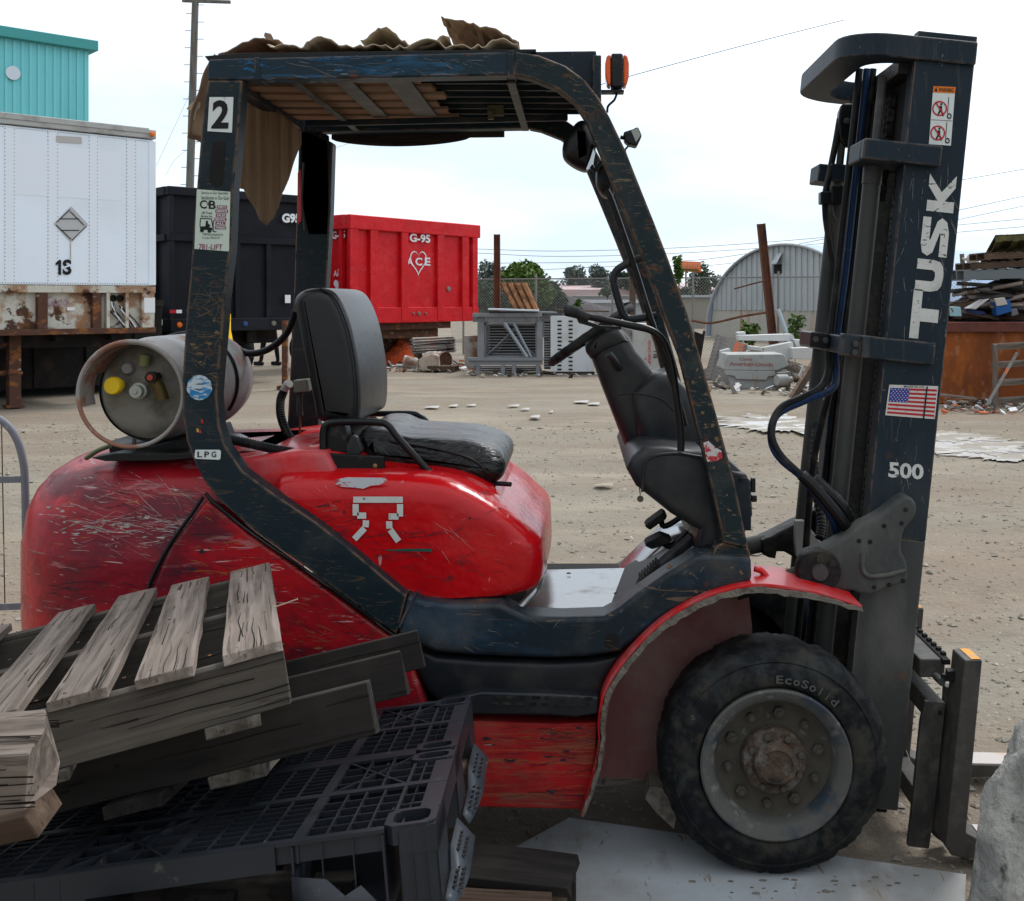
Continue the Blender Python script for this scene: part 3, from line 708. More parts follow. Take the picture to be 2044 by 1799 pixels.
for a in (1.3, 1.42, 1.58): 
    mb = MB(); mb.lathe([(0.001, 0.04), (0.03 + 0.02*(a == 1.42), 0.03), (0.035+ 0.02*(a == 1.42), 0)], fr.p(a, -0.02, zb+0.12), -nR, 12); build(mb, 'tail_lamp', mat('dull_lens', (0.18, 0.14, 0.11), 0.4), t)
mb = MB(); mb.lathe([(0.001, 0.04), (0.055, 0.03), (0.065, 0)], fr.p(2.17, 0.05, zb+0.52), -nR, 14); build(mb, 'drain_cap', mat('grey_cap', (0.22, 0.22, 0.2), 0.5), t)
text_on('painted_lettering', 'G-95', tri(818, 466, .0), tri(859, 469, .0), tri(818, 483, .0), m_white, t, 0.03)
# heart outline and ACE
cH = tri(836, 522, -0.035)
a0 = (cH - fr.o).dot(fr.x)/1.5; z0 = EYE + (cH.z-EYE)/1.5
ho = heart(a0, z0, 0.38, 0.40); hi = heart(a0, z0+0.004, 0.335, 0.35)
mb = MB(); n = len(ho)
mb.add([fr.p(a, 0.048, z) for a, z in ho] + [fr.p(a, 0.048, z) for a, z in hi], [(i, (i+1) % n, n+(i+1) % n, n+i) for i in range(n)])
build(mb, 'heart_outline', m_white, t, smooth=0)
for ch, u0, u1 in (('A', 812, 825), ('C', 829, 843), ('E', 848, 859)):
    text_on('painted_lettering', ch, tri(u0, 514, -.045), tri(u1, 515, -.045), tri(u0, 530, -.045), m_white, t, 0.03)
# far-left face, seen beside the pillar
fl = Fr(fr.o, nR, dR)
def tl(u, v, off=0.0):
    d = Vector(((u-CU)/FPX, 1, -(v-CV)/FPX)); o = Vector((0, 0, EYE)); nrm = fr.x
    k = (fr.o + fr.x*(0.03-off) - o).dot(nrm)/d.dot(nrm); return o + d*k
text_on('painted_lettering', 'G-95', tl(663, 462), tl(689, 460), tl(663, 478), m_white, t, 0.03)
text_on('painted_lettering', 'A', tl(666, 540), tl(673, 540), tl(666, 552), m_white, t, 0.02)
text_on('painted_lettering', 'P', tl(678, 540), tl(685, 540), tl(678, 552), m_white, t, 0.02)
text_on('painted_lettering', 'S', tl(674, 537), tl(678, 537), tl(674, 544), m_white, t, 0.02)
text_on('painted_lettering', 'M', tl(673, 545), tl(679, 545), tl(673, 552), m_white, t, 0.02)
hp = heart(0, 0, 1, 1); mb = MB()
o0, eu, ev = tl(675, 569), tl(675+18, 569)-tl(675, 569), tl(675, 569-25)-tl(675, 569)
mb.add([o0 + eu*a + ev*b for a, b in hp], [tuple(range(len(hp)))]); build(mb, 'painted_heart', m_white, t, smooth=0)
mb = MB(); mb.add([tl(680, 581), tl(690, 581), tl(690, 590), tl(680, 590)], [(0,1,2,3)]); build(mb, 'faded_sticker', MATS['faded_sticker'], t, smooth=0)
mb = MB()
fr.box(mb, 0.3, 2.3, 0.15, 1.6, zb-0.13, zb-0.02); fr.box(mb, -0.3, 2.1, 0.3, 0.45, zb-0.27, zb-0.13); fr.box(mb, -0.3, 2.1, 1.3, 1.45, zb-0.27, zb-0.13)
build(mb, 'carrier_frame', m_rustd, t)
mb = MB(); fr.poly(mb, [(0.95, 0.83), (1.75, 0.53), (2.05, 0.53), (1.95, zb-0.14), (0.95, zb-0.2)], 1.0, 1.12); build(mb, 'rusty_support', m_rustd, t)
for a in (-0.15, 0.32):
    for b in (0.2, 1.4):
        mb = MB(); mb.lathe([(0.22, 0), (0.42, 0.02), (0.45, 0.08), (0.45, 0.2), (0.42, 0.27), (0.22, 0.28)], fr.o + fr.x*(a*1.5+0.3) + fr.y*b + Vector((0,0,.45)), fr.y, 20); build(mb, 'wheel', m_rubber, t)

# ------------------------------------------------------------------ utility pole and wires
m_pole = mat('weathered_pole', (0.17, 0.155, 0.14), 0.9, layers=[((0.08, 0.07, 0.06), (9, 9, 0.8), 0.45, 0.65, 0.7)], bump=[((30, 30, 2), 0.5, 0.02)])
t = thing('utility_pole', (P(372, 600, 46).x, 46, 0), 'grey wooden utility pole with climbing pegs beside the black container', 'pole')
A = Vector((P(370.5, 600, 46).x, 46, 0)); B = Vector((P(391, 0, 46).x, 46, 15.2))
mb = MB(); mb.tube([A, A.lerp(B, .5), B], [0.19, 0.165, 0.14], 12); build(mb, 'shaft', m_pole, t)
mb = MB(); mb.boxm(P(412, 3, 46), (2.1, 0.12, 0.13), (Vector((0.98, 0, -0.03)), Vector((0,1,0)), Vector((0.03,0,1)))); build(mb, 'crossarm', m_pole, t, bevel=0.01)
mb = MB()
for k in range(24):
    q = A.lerp(B, 0.38 + k*0.024); sx = 1 if k % 2 else -1
    mb.tube([q + Vector((sx*0.14, 0, 0)), q + Vector((sx*0.4, 0, 0.0))], 0.013, 4)
build(mb, 'climbing_peg', m_dark, t, kind='stuff')
m_wire = mat('power_wire', (0.03, 0.045, 0.06), 0.6)
wires = [([(940, 497), (1150, 501), (1500, 486), (2100, 432)], 60, 'lowest of the long sagging wires left of the mast, over the trees'),
         ([(940, 505), (1150, 512), (1500, 497), (2100, 448)], 62, 'sagging wire just under the topmost sagging wire'),
         ([(940, 526), (1250, 522), (1500, 505), (2100, 380)], 58, 'wire rising to the right behind the front pillar'),
         ([(940, 545), (1250, 531), (1500, 520), (2100, 400)], 64, 'faint wire nearest the tree tops'),
         ([(1180, 175), (1262, 151), (1480, 92), (1685, 40)], 40, 'single bright wire rising beside the orange beacon'),
         ([(1905, 362), (2100, 328)], 50, 'upper wire to the right of the mast'),
         ([(312, 331), (350, 250), (378, 189)], 70, 'steep faint wire left of the utility pole'),
         ([(330, 350), (372, 300), (560, 180)], 75, 'slanting faint wire crossing the utility pole'),
         ([(655, 300), (850, 236)], 70, 'short faint wire under the cab roof')]
for pts, Y, lb in wires:
    mb = MB(); q = CR([P(u, v, Y) for u, v in pts], 8); mb.tube(q, 0.013 if Y < 66 else 0.009, 4)
    tag(build(mb, 'overhead_wire', m_wire), 'thin overhead wire, ' + lb, 'wire', 'overhead wires')

# ------------------------------------------------------------------ chain link fence and rusty posts
m_rpost = mat('rusty_post', (0.13, 0.06, 0.038), 0.9, layers=[((0.06, 0.03, 0.022), (3, 3, 1.2), 0.45, 0.65, 0.8), ((0.22, 0.09, 0.04), 6, 0.55, 0.7, 0.6)], bump=[(10, 0.4, 0.02)])
for (a, b, w, Y, lb) in [((992, 468), (993, 700), 12, 29.5, 'straight rusty fence post right of the red container'),
                         ((1263, 487), (1262, 700), 12, 29.3, 'rusty fence post behind the steering wheel'),
                         ((1519, 447), (1545, 700), 15, 27.5, 'leaning rusty fence post in front of the arched hut')]:
    p, q = P(*a, Y), P(*b, Y); d = (p-q).normalized(); r = w/2*Y/FPX
    q = q - d*(q.z/d.z)
    mb = MB(); x = Vector((d.z, 0, -d.x))
    for off in (-r, r-0.02): mb.boxm((p+q)/2 + x*(off+0.01), (0.025, r*2, (p-q).length), (x, Vector((0,1,0)), d))
    mb.boxm((p+q)/2, (r*2-0.01, 0.025, (p-q).length-0.002), (x, Vector((0,1,0)), d))
    tag(build(mb, 'rusty_post', m_rpost), lb, 'post', 'rusty I-beam fence posts')
m_chain = mat('galvanised_wire', (0.22, 0.23, 0.22), 0.6)
t = thing('chain_link_fence', (5, 28, 0), 'rusty grey chain link fence along the back of the yard', 'fence')
FA, FB = P(900, 600, 31), P(1960, 600, 26); FA.z = FB.z = 0
fd = (FB-FA).normalized(); fL = (FB-FA).length; fn = Vector((-fd.y, fd.x, 0)); H = 2.15
mb = MB(); sp = 0.085; wr = 0.0030
def wire(a, za, b, zb_):
    p, q = FA + fd*a + Vector((0,0,za)), FA + fd*b + Vector((0,0,zb_))
    z = Vector((0,0,1)).cross(q-p).normalized() if False else fn
    d = (q-p).normalized(); s1 = d.cross(fn)*wr
    mb.add([p-s1, p+s1+fn*wr, p+s1*0-fn*wr, q-s1, q+s1+fn*wr, q-fn*wr], [(0,1,4,3),(1,2,5,4),(2,0,3,5)])
k = -H
while k < fL:
    a0, a1 = max(0, k), min(fL, k+H)
    if a1 > a0:
        wire(a0, a0-k, a1, a1-k); wire(a0, H-(a0-k), a1, H-(a1-k))
    k += sp
build(mb, 'wire_mesh', m_chain, t, smooth=0, kind='stuff')
for k in range(7):
    a = 0.4 + k*(fL-0.8)/6
    mb = MB(); q = FA + fd*a; mb.tube([q, q + Vector((0,0,H+0.15))], 0.03, 8); build(mb, 'fence_post', m_chain, t)
mb = MB(); mb.tube([FA + Vector((0,0,H)), FB + Vector((0,0,H))], 0.02, 6); build(mb, 'top_rail', m_chain, t)
mb = MB(); mb.tube([P(1465, 577, 27.4), P(1505, 566, 27.4), P(1530, 560, 27.4)], 0.02, 5); mb.tube(CR([P(1380, 640, 27), P(1420, 645, 27), P(1480, 632, 27), P(1530, 624, 27)], 6), 0.03, 5); build(mb, 'bent_rod', m_rpost, t)

# ------------------------------------------------------------------ trees
def leafm(n, c, c2): return mat(n, c, 0.8, layers=[(c2, (0.7, 0.7, 0.7), 0.42, 0.62, 0.85)])
m_lf1 = leafm('leaves_dark', (0.035, 0.065, 0.04), (0.075, 0.105, 0.06))
m_lf2 = leafm('leaves_fresh', (0.06, 0.115, 0.022), (0.11, 0.17, 0.04))
m_lf3 = leafm('leaves_bluish', (0.085, 0.115, 0.10), (0.13, 0.155, 0.135))  # distance haze is mixed into this leaf colour
m_bark = mat('bark', (0.08, 0.065, 0.05), 0.9)
def tree(u0, u1, vt, vb, Y, lm, label, n=2600, seed=0, trunk=True, name='leafy_tree', cat='tree', grp='trees beyond the fence', leaf=None):
    rr = random.Random(seed)
    c = P((u0+u1)/2, (vt+vb)/2, Y); rx = (u1-u0)/2*Y/FPX; rz = (vb-vt)/2*Y/FPX
    t = thing(name, (c.x, Y, 0), label, cat, grp)
    mb = MB()
    if trunk:
        top = c.z - rz*0.1
        mb.tube([(c.x, Y, 0), (c.x+rx*.05, Y, top*0.5), (c.x, Y, top)], [rx*.05, rx*.04, rx*.02], 8)
        for k in range(6):
            a = rr.uniform(0, 6.28); z0 = max(0.3, c.z-rz*rr.uniform(.3, .9))
            mb.tube([(c.x, Y, z0*0.8), (c.x+rx*.35*math.cos(a), Y+rx*.35*math.sin(a), (z0+c.z)/2), (c.x+rx*.7*math.cos(a), Y+rx*.6*math.sin(a), c.z+rz*rr.uniform(-.2,.4))], [rx*.045, rx*.03, rx*.01], 6)
        build(mb, 'trunk', m_bark, t)
    blobs = []
    for k in range(14):
        a = rr.uniform(0, 6.28); q = rr.uniform(0.1, .72)
        blobs.append((c.x+rx*q*math.cos(a), Y+rx*q*math.sin(a), c.z+rz*rr.uniform(-.8, .6), rr.uniform(.30, .52)))
    mb = MB(); ls = leaf or (rx*0.06+0.05)
    for k in range(n):
        b = blobs[rr.randrange(14)]
        d = Vector((rr.gauss(0,1), rr.gauss(0,1), rr.gauss(0,1))).normalized()*rr.uniform(.55, 1.08)
        p = Vector((b[0]+d.x*b[3]*rx, b[1]+d.y*b[3]*rx, b[2]+d.z*b[3]*rz*1.1))
        if p.z < 0.05: continue
        a1 = Vector((rr.gauss(0,1), rr.gauss(0,1), rr.gauss(0,.6))).normalized()
        a2 = a1.cross(Vector((rr.gauss(0,1), rr.gauss(0,1), rr.gauss(0,1)))).normalized()
        s = ls*rr.uniform(.6, 1.4)
        mb.add([p-a1*s, p+a2*s*.6, p+a1*s, p-a2*s*.6], [(0,1,2,3)])
    build(mb, 'crown', lm, t, smooth=0)
tree(940, 1022, 522, 590, 110, m_lf3, 'bluish green tree far off, just right of the red container', seed=1)
tree(996, 1108, 520, 640, 45, m_lf2, 'bright green bushy tree behind the rusty corrugated panel', 6500, 2)
tree(938, 1036, 560, 665, 42, m_lf1, 'dark green bush low behind the fence beside the red container', 5000, 3)
tree(1050, 1140, 552, 650, 47, m_lf1, 'dark green bush right of the bright green tree', 4500, 4)
tree(1112, 1180, 530, 582, 130, m_lf3, 'pale grey-green tree with a thin crown on the horizon', seed=5)
tree(1160, 1230, 528, 582, 125, m_lf3, 'pale rounded tree beside the thin-crowned one on the horizon', seed=6)
tree(1215, 1300, 542, 582, 120, m_lf1, 'low dark tree seen past the steering wheel and pillar', seed=7)
tree(1368, 1434, 522, 588, 115, m_lf1, 'dark green tree behind the orange billboard', 1900, 8)
tree(1425, 1475, 538, 588, 112, m_lf1, 'small dark tree between the billboard and the arched hut', seed=9)
tree(1190, 1235, 573, 590, 90, m_lf1, 'low round shrub in front of the pink roofed building', 700, 10)
tree(1340, 1392, 572, 592, 90, m_lf1, 'low round shrub below the billboard', 700, 11)
for i, (u0, u1, v0, v1, Y, lb) in enumerate([(1478, 1515, 640, 690, 27.8, 'weed growing at the fence, left of the leaning post'), (1568, 1606, 628, 700, 27.6, 'tall weed at the fence beside the leaning pipe'),
      (1130, 1170, 596, 640, 29, 'weed with yellow tops behind the stacked frames'), (1345, 1366, 510, 560, 26.5, 'thin green sapling leaning out beside the front pillar')]):
    tree(u0, u1, v0, v1, Y, m_lf2, lb, 260, 30+i, name='weed', cat='weed', grp='weeds along the fence', leaf=0.07)

# ------------------------------------------------------------------ far buildings
m_pink = mat('pale_pink_roof', (0.50, 0.36, 0.36), 0.7, layers=[((0.6, 0.5, 0.5), (0.3, 0.3, 3), 0.45, 0.6, 0.6)])
m_grayb = mat('pale_grey_wall', (0.40, 0.42, 0.44), 0.7)
t = thing('warehouse', (-4, 120, 0), 'long low warehouse with pale pink roof far beyond the fence', 'building')
mb = MB(); mb.box(-25, 22, 120, 150, 0, 2.05); build(mb, 'wall', m_grayb, t)
mb = MB(); mb.prism([(-26, 2.07), (22.5, 2.07), (22.5, 2.75), (-26, 2.75)], 119.4, 120.4); mb.add([(-26,119.4,2.76),(22.5,119.4,2.76),(22.5,135,3.7),(-26,135,3.7)], [(0,1,2,3)]); build(mb, 'roof', m_pink, t)
for k in range(14):
    mb = MB(); mb.box(-24+k*3.2, -22.6+k*3.2, 119.93, 119.99, 0.4, 1.5); build(mb, 'window', m_dark, t)
t = thing('long_shed', (1, 75, 0), 'long low grey shed behind the dark gravel heap', 'building')
mb = MB(); mb.box(-2.5, 7.2, 75, 84, 0, 1.35); build(mb, 'wall', m_grayb, t)
mb = MB(); mb.box(-2.8, 7.5, 74.6, 84.4, 1.37, 1.6); build(mb, 'roof', mat('light_roof', (0.55, 0.57, 0.6), 0.5), t)
t = thing('low_wall_building', (10, 60, 0), 'low tan concrete building left of the arched hut', 'building')
mb = MB(); mb.box(5.3, 9.6, 60, 66, 0, 1.7); build(mb, 'wall', mat('tan_concrete', (0.28, 0.25, 0.2), 0.9), t)
mb = MB(); mb.box(5.2, 9.7, 59.8, 66.2, 1.72, 1.85); build(mb, 'roof', m_grayb, t)
m_heap = mat('dark_gravel', (0.075, 0.065, 0.07), 0.95, layers=[((0.13, 0.115, 0.12), 5, 0.5, 0.65, 0.7)], bump=[(8, 0.8, 0.1)])
mb = MB(); rings = []
hc = P(1150, 600, 48); hc.z = 0
for k in range(9):
    r = 1 - k/8.5
    rings.append([(hc.x + (3.9*math.cos(a) + (0.9 if math.cos(a) > 0 else 0))*r*(1+.06*noise.noise(Vector((a*2, k, 1)))) - 0.9*(1-r), 48 + 3*math.sin(a)*r, 1.93*(1-r)**0.9) for a in [2*math.pi*q/36 for q in range(36)]])
mb.loft(rings); tag(build(mb, 'gravel_heap', m_heap, smooth=80), 'dark grey conical heap of gravel beyond the chain link fence', 'gravel heap')
t = thing('billboard', (P(1372, 600, 110).x, 110, 0), 'orange billboard on a post above the far tree line', 'billboard')
m_bb = mat('billboard_orange', (0.75, 0.17, 0.06), 0.6)
q = [P(u, v, 110) for u, v in [(1346, 521), (1399, 523), (1399, 544), (1346, 541)]]
mb = MB(); mb.prism([(p.x, p.z) for p in q], 110, 110.3); build(mb, 'panel', m_bb, t)
mb = MB(); mb.box(q[0].x+1.15, q[0].x+1.3, 110.3, 110.5, 0, 5); build(mb, 'post', m_rpost, t)
mb = MB(); mb.add([P(u, v, 109.96) for u, v in [(1349, 540), (1353, 527), (1356, 525), (1359, 532), (1361, 540)]], [(0,1,2,3,4)]); build(mb, 'printed_figure', m_inkblue, t, smooth=0)
mb = MB(); mb.add([P(u, v, 109.95) for u, v in [(1361, 536), (1392, 537), (1398, 543), (1361, 541)]], [(0,1,2,3)]); build(mb, 'printed_band', mat('band_dark', (0.12, 0.1, 0.03), 0.6), t, smooth=0)
mb = MB()
for vv in (525, 528.5, 532):
    for k in range(7):
        u = 1363 + k*5; mb.add([P(u, vv, 109.95), P(u+3.6, vv+.15, 109.95), P(u+3.6, vv+1.8, 109.95), P(u, vv+1.6, 109.95)], [(0,1,2,3)])
build(mb, 'printed_lines', mat('band_pale', (0.8, 0.45, 0.25), 0.6), t, smooth=0, kind='stuff')

# arched metal hut
m_corr = mat('pale_corrugated', (0.42, 0.45, 0.47), 0.5, layers=[((0.30, 0.32, 0.34), (2, 2, 1), 0.5, 0.7, 0.6), ((0.52, 0.55, 0.58), (1, 1, 2), 0.55, 0.7, 0.5)])
m_rustst = mat('rust_streaked_steel', (0.45, 0.43, 0.38), 0.7, layers=[((0.36, 0.16, 0.04), (2.4, 2.4, 0.12), 0.54, 0.66, 0.85, None, 3)])
m_blueroof = mat('blue_grey_roof', (0.30, 0.40, 0.56), 0.45, layers=[((0.36, 0.46, 0.62), (0.4, 0.4, 0.4), 0.45, 0.65, 0.6)])
ax = Vector((0.852, 0.523, 0)); fx = Vector((0.523, -0.852, 0))
hc = Vector((8.05, 42, 0)); HW, HH = 4.6, 3.70
t = thing('arched_hut', hc, 'arched corrugated metal hut with rusty lower wall and blue-grey roof', 'building')
NA = 40
arc = [(-HW*math.cos(math.pi*k/NA), HH*math.sin(math.pi*k/NA)**0.92) for k in range(NA+1)]
mb = MB()
for k in range(NA):                                  # corrugated front: alternating panels set in and out
    a, b = arc[k], arc[k+1]
lo = 1.15
xs = []
x = -HW+0.02
while x < HW: xs.append(x); x += 0.16
def arch_z(x): 
    c = max(-1, min(1, x/HW)); return HH*math.sqrt(max(0, 1-c*c))**0.92
for i in range(len(xs)-1):
    xa, xb = xs[i], xs[i+1]; off = 0.045 if i % 2 else 0.0
    za, zb_ = arch_z(xa), arch_z(xb)
    if min(za, zb_) <= lo: continue
    p = [hc + fx*xa + ax*(off), hc + fx*xb + ax*(off)]
    mb.add([p[0]+Vector((0,0,lo)), p[1]+Vector((0,0,lo)), p[1]+Vector((0,0,zb_)), p[0]+Vector((0,0,za))], [(0,1,2,3)])
    mb.add([p[1]+Vector((0,0,lo)), p[1]+Vector((0,0,zb_)), p[1]+Vector((0,0,zb_))+ax*(0.045-2*off), p[1]+Vector((0,0,lo))+ax*(0.045-2*off)], [(0,1,2,3)])
build(mb, 'front_sheeting', m_corr, t, smooth=0, kind='stuff')
mb = MB(); n = 46
mb.add([hc + fx*(-HW*.985) + ax*0.06 + Vector((0,0,0)), hc + fx*(HW*.985) + ax*0.06, hc + fx*(HW*.95) + ax*0.06 + Vector((0,0,lo)), hc + fx*(-HW*.95) + ax*0.06 + Vector((0,0,lo))], [(0,1,2,3)])
build(mb, 'lower_wall', m_rustst, t, smooth=0)
mb = MB(); rings = []
for y in (-0.12, 0.0, 6, 12, 18, 26):
    rings.append([hc + fx*a + ax*y + Vector((0,0,z+0.03)) for a, z in arc])
mb.loft(rings, closed=False, caps=False); build(mb, 'roof', m_blueroof, t, smooth=60)
mb = MB(); mb.tube([hc + fx*a*1.005 + ax*(-0.12) + Vector((0,0,z+0.03)) for a, z in arc], 0.05, 6); build(mb, 'arch_trim', m_grayb, t)
mb = MB(); p = hc + fx*(-0.25) - ax*0.02
mb.boxm(p + Vector((0,0,2.78)), (0.42, 0.03, 0.36), (fx, ax, Vector((0,0,1)))); build(mb, 'vent_opening', m_dark, t)
mb = MB(); mb.add([p+fx*-0.28+Vector((0,0,3.0)), p+fx*0.28+Vector((0,0,3.0)), p+fx*0.3-ax*0.35+Vector((0,0,2.98)), p-fx*0.3-ax*0.1+Vector((0,0,2.98)), p+fx*0.28+Vector((0,0,3.42)), p-fx*0.05+Vector((0,0,3.4))], [(0,1,2,3),(2,3,5,4)]); build(mb, 'vent_hood', m_corr, t, smooth=0)
t = thing('red_shed_door', (11.2, 37.5, 0), 'dull red cargo box beside the arched hut wall', 'cargo box')
mb = MB(); mb.box(9.35, 11.6, 37, 38.6, 0, 1.0); build(mb, 'body', mat('dull_red', (0.2, 0.035, 0.035), 0.7), t, bevel=0.02)
mb = MB()
for k in range(9): mb.box(9.45+k*0.24, 9.53+k*0.24, 36.96, 37.0, 0.05, 0.95)
build(mb, 'corrugation', MATS['dull_red'], t, kind='stuff')
t = thing('street_lamp', (P(1928, 600, 34).x, 34, 0), 'street lamp with round head to the right of the mast', 'street lamp')
mb = MB(); mb.tube([(P(1934, 600, 34).x, 34, 0), P(1920, 507, 34)], [0.1, 0.075], 8); build(mb, 'pole', m_pole, t)
mb = MB(); mb.tube([P(1921, 516, 34), P(1930, 518, 33.7)], 0.05, 6); mb.lathe([(0.06, 0), (0.17, 0.06), (0.19, 0.22), (0.12, 0.34), (0.001, 0.36)], P(1932, 518, 33.8), Vector((0.5, -0.7, 0)), 14); build(mb, 'lamp_head', mat('lamp_head', (0.45, 0.4, 0.34), 0.4), t)

# ================================================================== the fork lift
FL = thing('forklift', (-0.2, 3.42, 0), 'battered red and dark blue gas forklift with number 2 on its rear post', 'forklift')
YN, YF = 2.93, 3.90
def pr(name, pts, Y, depth, mt, parent=None, bevel=0.004, seg=2, Yp=None, **k):      # traced outline, given depth behind Y
    mb = MB(); mb.prism(PX(pts, Yp or Y), Y, Y+depth)
    return build(mb, name, mt, parent or FL, bevel=bevel, seg=seg, **k)
def pl(name, pts, Y, depth, r, mt, parent=None, n=5, r2=None, Yp=None, **k):
    mb = MB(); mb.pillow(PX(pts, Yp or Y), Y, Y+depth, r, n, r2)
    return build(mb, name, mt, parent or FL, smooth=50, **k)
def tb(name, pts, r, mt, parent=None, n=10, sm=6, ribs=0, **k):
    mb = MB(); q = CR(pts, sm) if sm else pts
    mb.tube(q, r, n, ribs=ribs); return build(mb, name, mt, parent or FL, smooth=(60 if not ribs else 25), **k)
def mirror(mb):      # copy of a builder on the truck's other side
    m2 = MB(); m2.v = [Vector((p.x, YN+YF-p.y, p.z)) for p in mb.v]; m2.f = list(mb.f); m2.m = list(mb.m); return m2

# --- side frames: rear leg of the guard runs down into the sill on either side
sill = [(415,118),(1026,103),(1026,150),(1022,150),(490,160),(482,300),(470,450),(462,600),(448,730),(442,790),(448,850),(468,910),(500,960),(540,1002),(620,1057),(700,1112),(760,1156),(805,1185),(850,1200),(900,1206),(1000,1204),(1022,1218),(1050,1231),(1120,1234),(1205,1231),(1235,1215),(1270,1187),(1330,1145),(1385,1112),(1402,1106),(1500,1110),(1502,1163),(1440,1180),(1380,1202),(1320,1236),(1275,1272),(1240,1303),(1180,1312),(1100,1316),(960,1311),(870,1304),(815,1282),(760,1246),(700,1200),(620,1140),(540,1083),(480,1038),(440,1002),(410,965),(388,925),(372,880),(364,830),(363,760),(370,650),(380,540),(390,400),(402,250)]
post = [q for q in sill if q[1] < 161] 
rear = [(415,160),(484,160),(473,300),(465,380),(460,500),(448,600),(445,650),(437,737),(433,790),(438,850),(450,890),(484,940),(545,985),(630,1042),(716,1110),(765,1152),(805,1185),(812,1188),(797,1252),(790,1266),(760,1246),(700,1200),(620,1140),(540,1083),(480,1038),(440,1002),(410,965),(388,925),(372,880),(364,830),(363,760),(370,650),(380,540),(390,400),(402,250)]
low = [(812,1188),(850,1200),(900,1206),(1000,1204),(1022,1218),(1050,1231),(1120,1234),(1205,1231),(1235,1215),(1270,1187),(1330,1145),(1385,1112),(1402,1106),(1500,1110),(1502,1163),(1440,1180),(1380,1202),(1320,1236),(1275,1272),(1240,1303),(1180,1312),(1100,1316),(960,1311),(870,1304),(815,1282),(790,1266),(797,1252)]
beam = [(415,118),(480,116),(1026,103),(1026,150),(490,160),(413,160)]
arch = [(1026,103),(1075,110),(1128,131),(1167,159),(1195,195),(1217,234),(1249,301),(1277,372),(1305,442),(1334,517),(1374,631),(1406,741),(1437,854),(1466,960),(1494,1095),(1444,1084),(1423,985),(1391,854),(1356,713),(1328,640),(1309,584),(1280,510),(1252,439),(1217,354),(1192,294),(1171,244),(1146,205),(1110,177),(1057,156),(1026,150)]
slot = [(436,282),(447,282),(450,290),(446,360),(441,372),(430,372),(421,366),(418,355),(424,292),(428,284)]
for side in (0, 1):
    for nm, pts, w, mt, bv in (('rear_post', rear, 0.062, m_brush, 0.005), ('roof_beam', beam, 0.07, m_beam, 0.006), ('front_post', arch, 0.055, m_post, 0.005), ('sill', low, 0.11, m_navy, 0.016)):
        if side and nm == 'sill': continue
        mb = MB(); mb.prism(PX(pts, YN), YN, YN+w)
        if side: mb = mirror(mb)
        if side and nm == 'rear_post':
            mb = MB(); mb.prism(PX([(597,255),(664,285),(660,420),(652,560),(640,760),(632,905),(570,905),(578,760),(586,600),(592,420)], YF-0.06), YF-0.06, YF)
        if side and nm == 'front_post': mb.v = [Vector((p.x, p.y, max(p.z, 0.95))) for p in mb.v]
        build(mb, nm, mt, FL, bevel=bv, seg=3 if nm == 'sill' else 2)
mb = MB(); mb.prism(PX(slot, YN), YN-0.0015, YN+0.002); build(mb, 'slot_opening', m_dark, FL)
mb = MB(); mb.tube([P(500, 960, YN+.02)]*1 + [P(540, 1002, YN+.02)], 0.002, 4)
pr('sill', [(1050,1240),(1205,1240),(1400,1130),(1500,1130),(1500,1180),(1250,1290),(870,1290),(820,1240),(870,1225)], 3.84, 0.05, m_navy, Yp=3.3)
# sill mounting hole and guard foot
mb = MB(); mb.lathe([(0.001, 0), (0.0205, 0), (0.022, 0.002)], P(1221, 1280, YN-0.001), Vector((0,1,0)), 20); build(mb, 'sill_hole', m_dark, FL)
pr('post_foot', [(1444,1084),(1494,1095),(1500,1112),(1420,1112),(1430,1090)], YN+0.01, 0.08, m_post)
tb('weld_seam', [P(836, 1180, YN-.001), P(812, 1220, YN-.001), P(797, 1252, YN-.001)], 0.004, m_navy, n=6)
pr('beam_collar', [(507,114),(517,114),(519,160),(508,160)], YN-0.004, 0.08, m_navy, bevel=0.002)
pr('beam_collar', [(1012,101),(1026,101),(1028,152),(1013,152)], YN-0.004, 0.08, m_navy, bevel=0.002)
pr('beam_cap', [(408,112),(480,106),(1070,98),(1070,103),(1026,106),(415,121)], YN+0.012, 0.03, m_black, bevel=0.001)

# --- roof: header plate, cross flats, long slats
hz = P(600, 150, 3.0).z
zt_ = P(600, 105, YN).z
mb = MB(); mb.prism(PX([(1040,99),(1190,97),(1198,150),(1200,192),(1150,175),(1090,125)], YN+.03), YN+0.058, YN+0.075); build(mb, 'header_side', m_navy, FL, bevel=0.002)
x1 = P(1192, 100, YN).x
mb = MB(); mb.box(x1-0.012, x1+0.012, YN+0.03, YF-0.03, zt_-0.14, zt_); build(mb, 'header_plate', m_navy, FL, bevel=0.003)
mb = MB(); mb.box(x1-0.27, x1-0.012, YN+0.06, YF-0.06, zt_-0.012, zt_-0.002); build(mb, 'header_top', m_navy, FL, bevel=0.002)
m_bar = mat('roof_bar_paint', (0.014, 0.022, 0.03), 0.5, layers=[((0.10, 0.085, 0.07), (6, 20, 20), 0.5, 0.7, 0.5)])
m_flat = mat('worn_flat_bar', (0.06, 0.06, 0.058), 0.5, layers=[((0.16, 0.155, 0.14), (12, 12, 12), 0.5, 0.7, 0.7), ((0.03, 0.03, 0.03), 25, 0.6, 0.7, 0.7)])
for x, w, ye, z in ((-0.78, 0.022, YF-0.07, 2.150), (-0.655, 0.05, 3.62, 2.162), (-0.50, 0.072, 3.60, 2.162), (-0.18, 0.024, YF-0.07, 2.150)):
    mb = MB(); mb.box(x-w/2, x+w/2, YN+0.06, ye, z, z+0.006); build(mb, 'roof_crossbar', m_flat, FL, bevel=0.001)
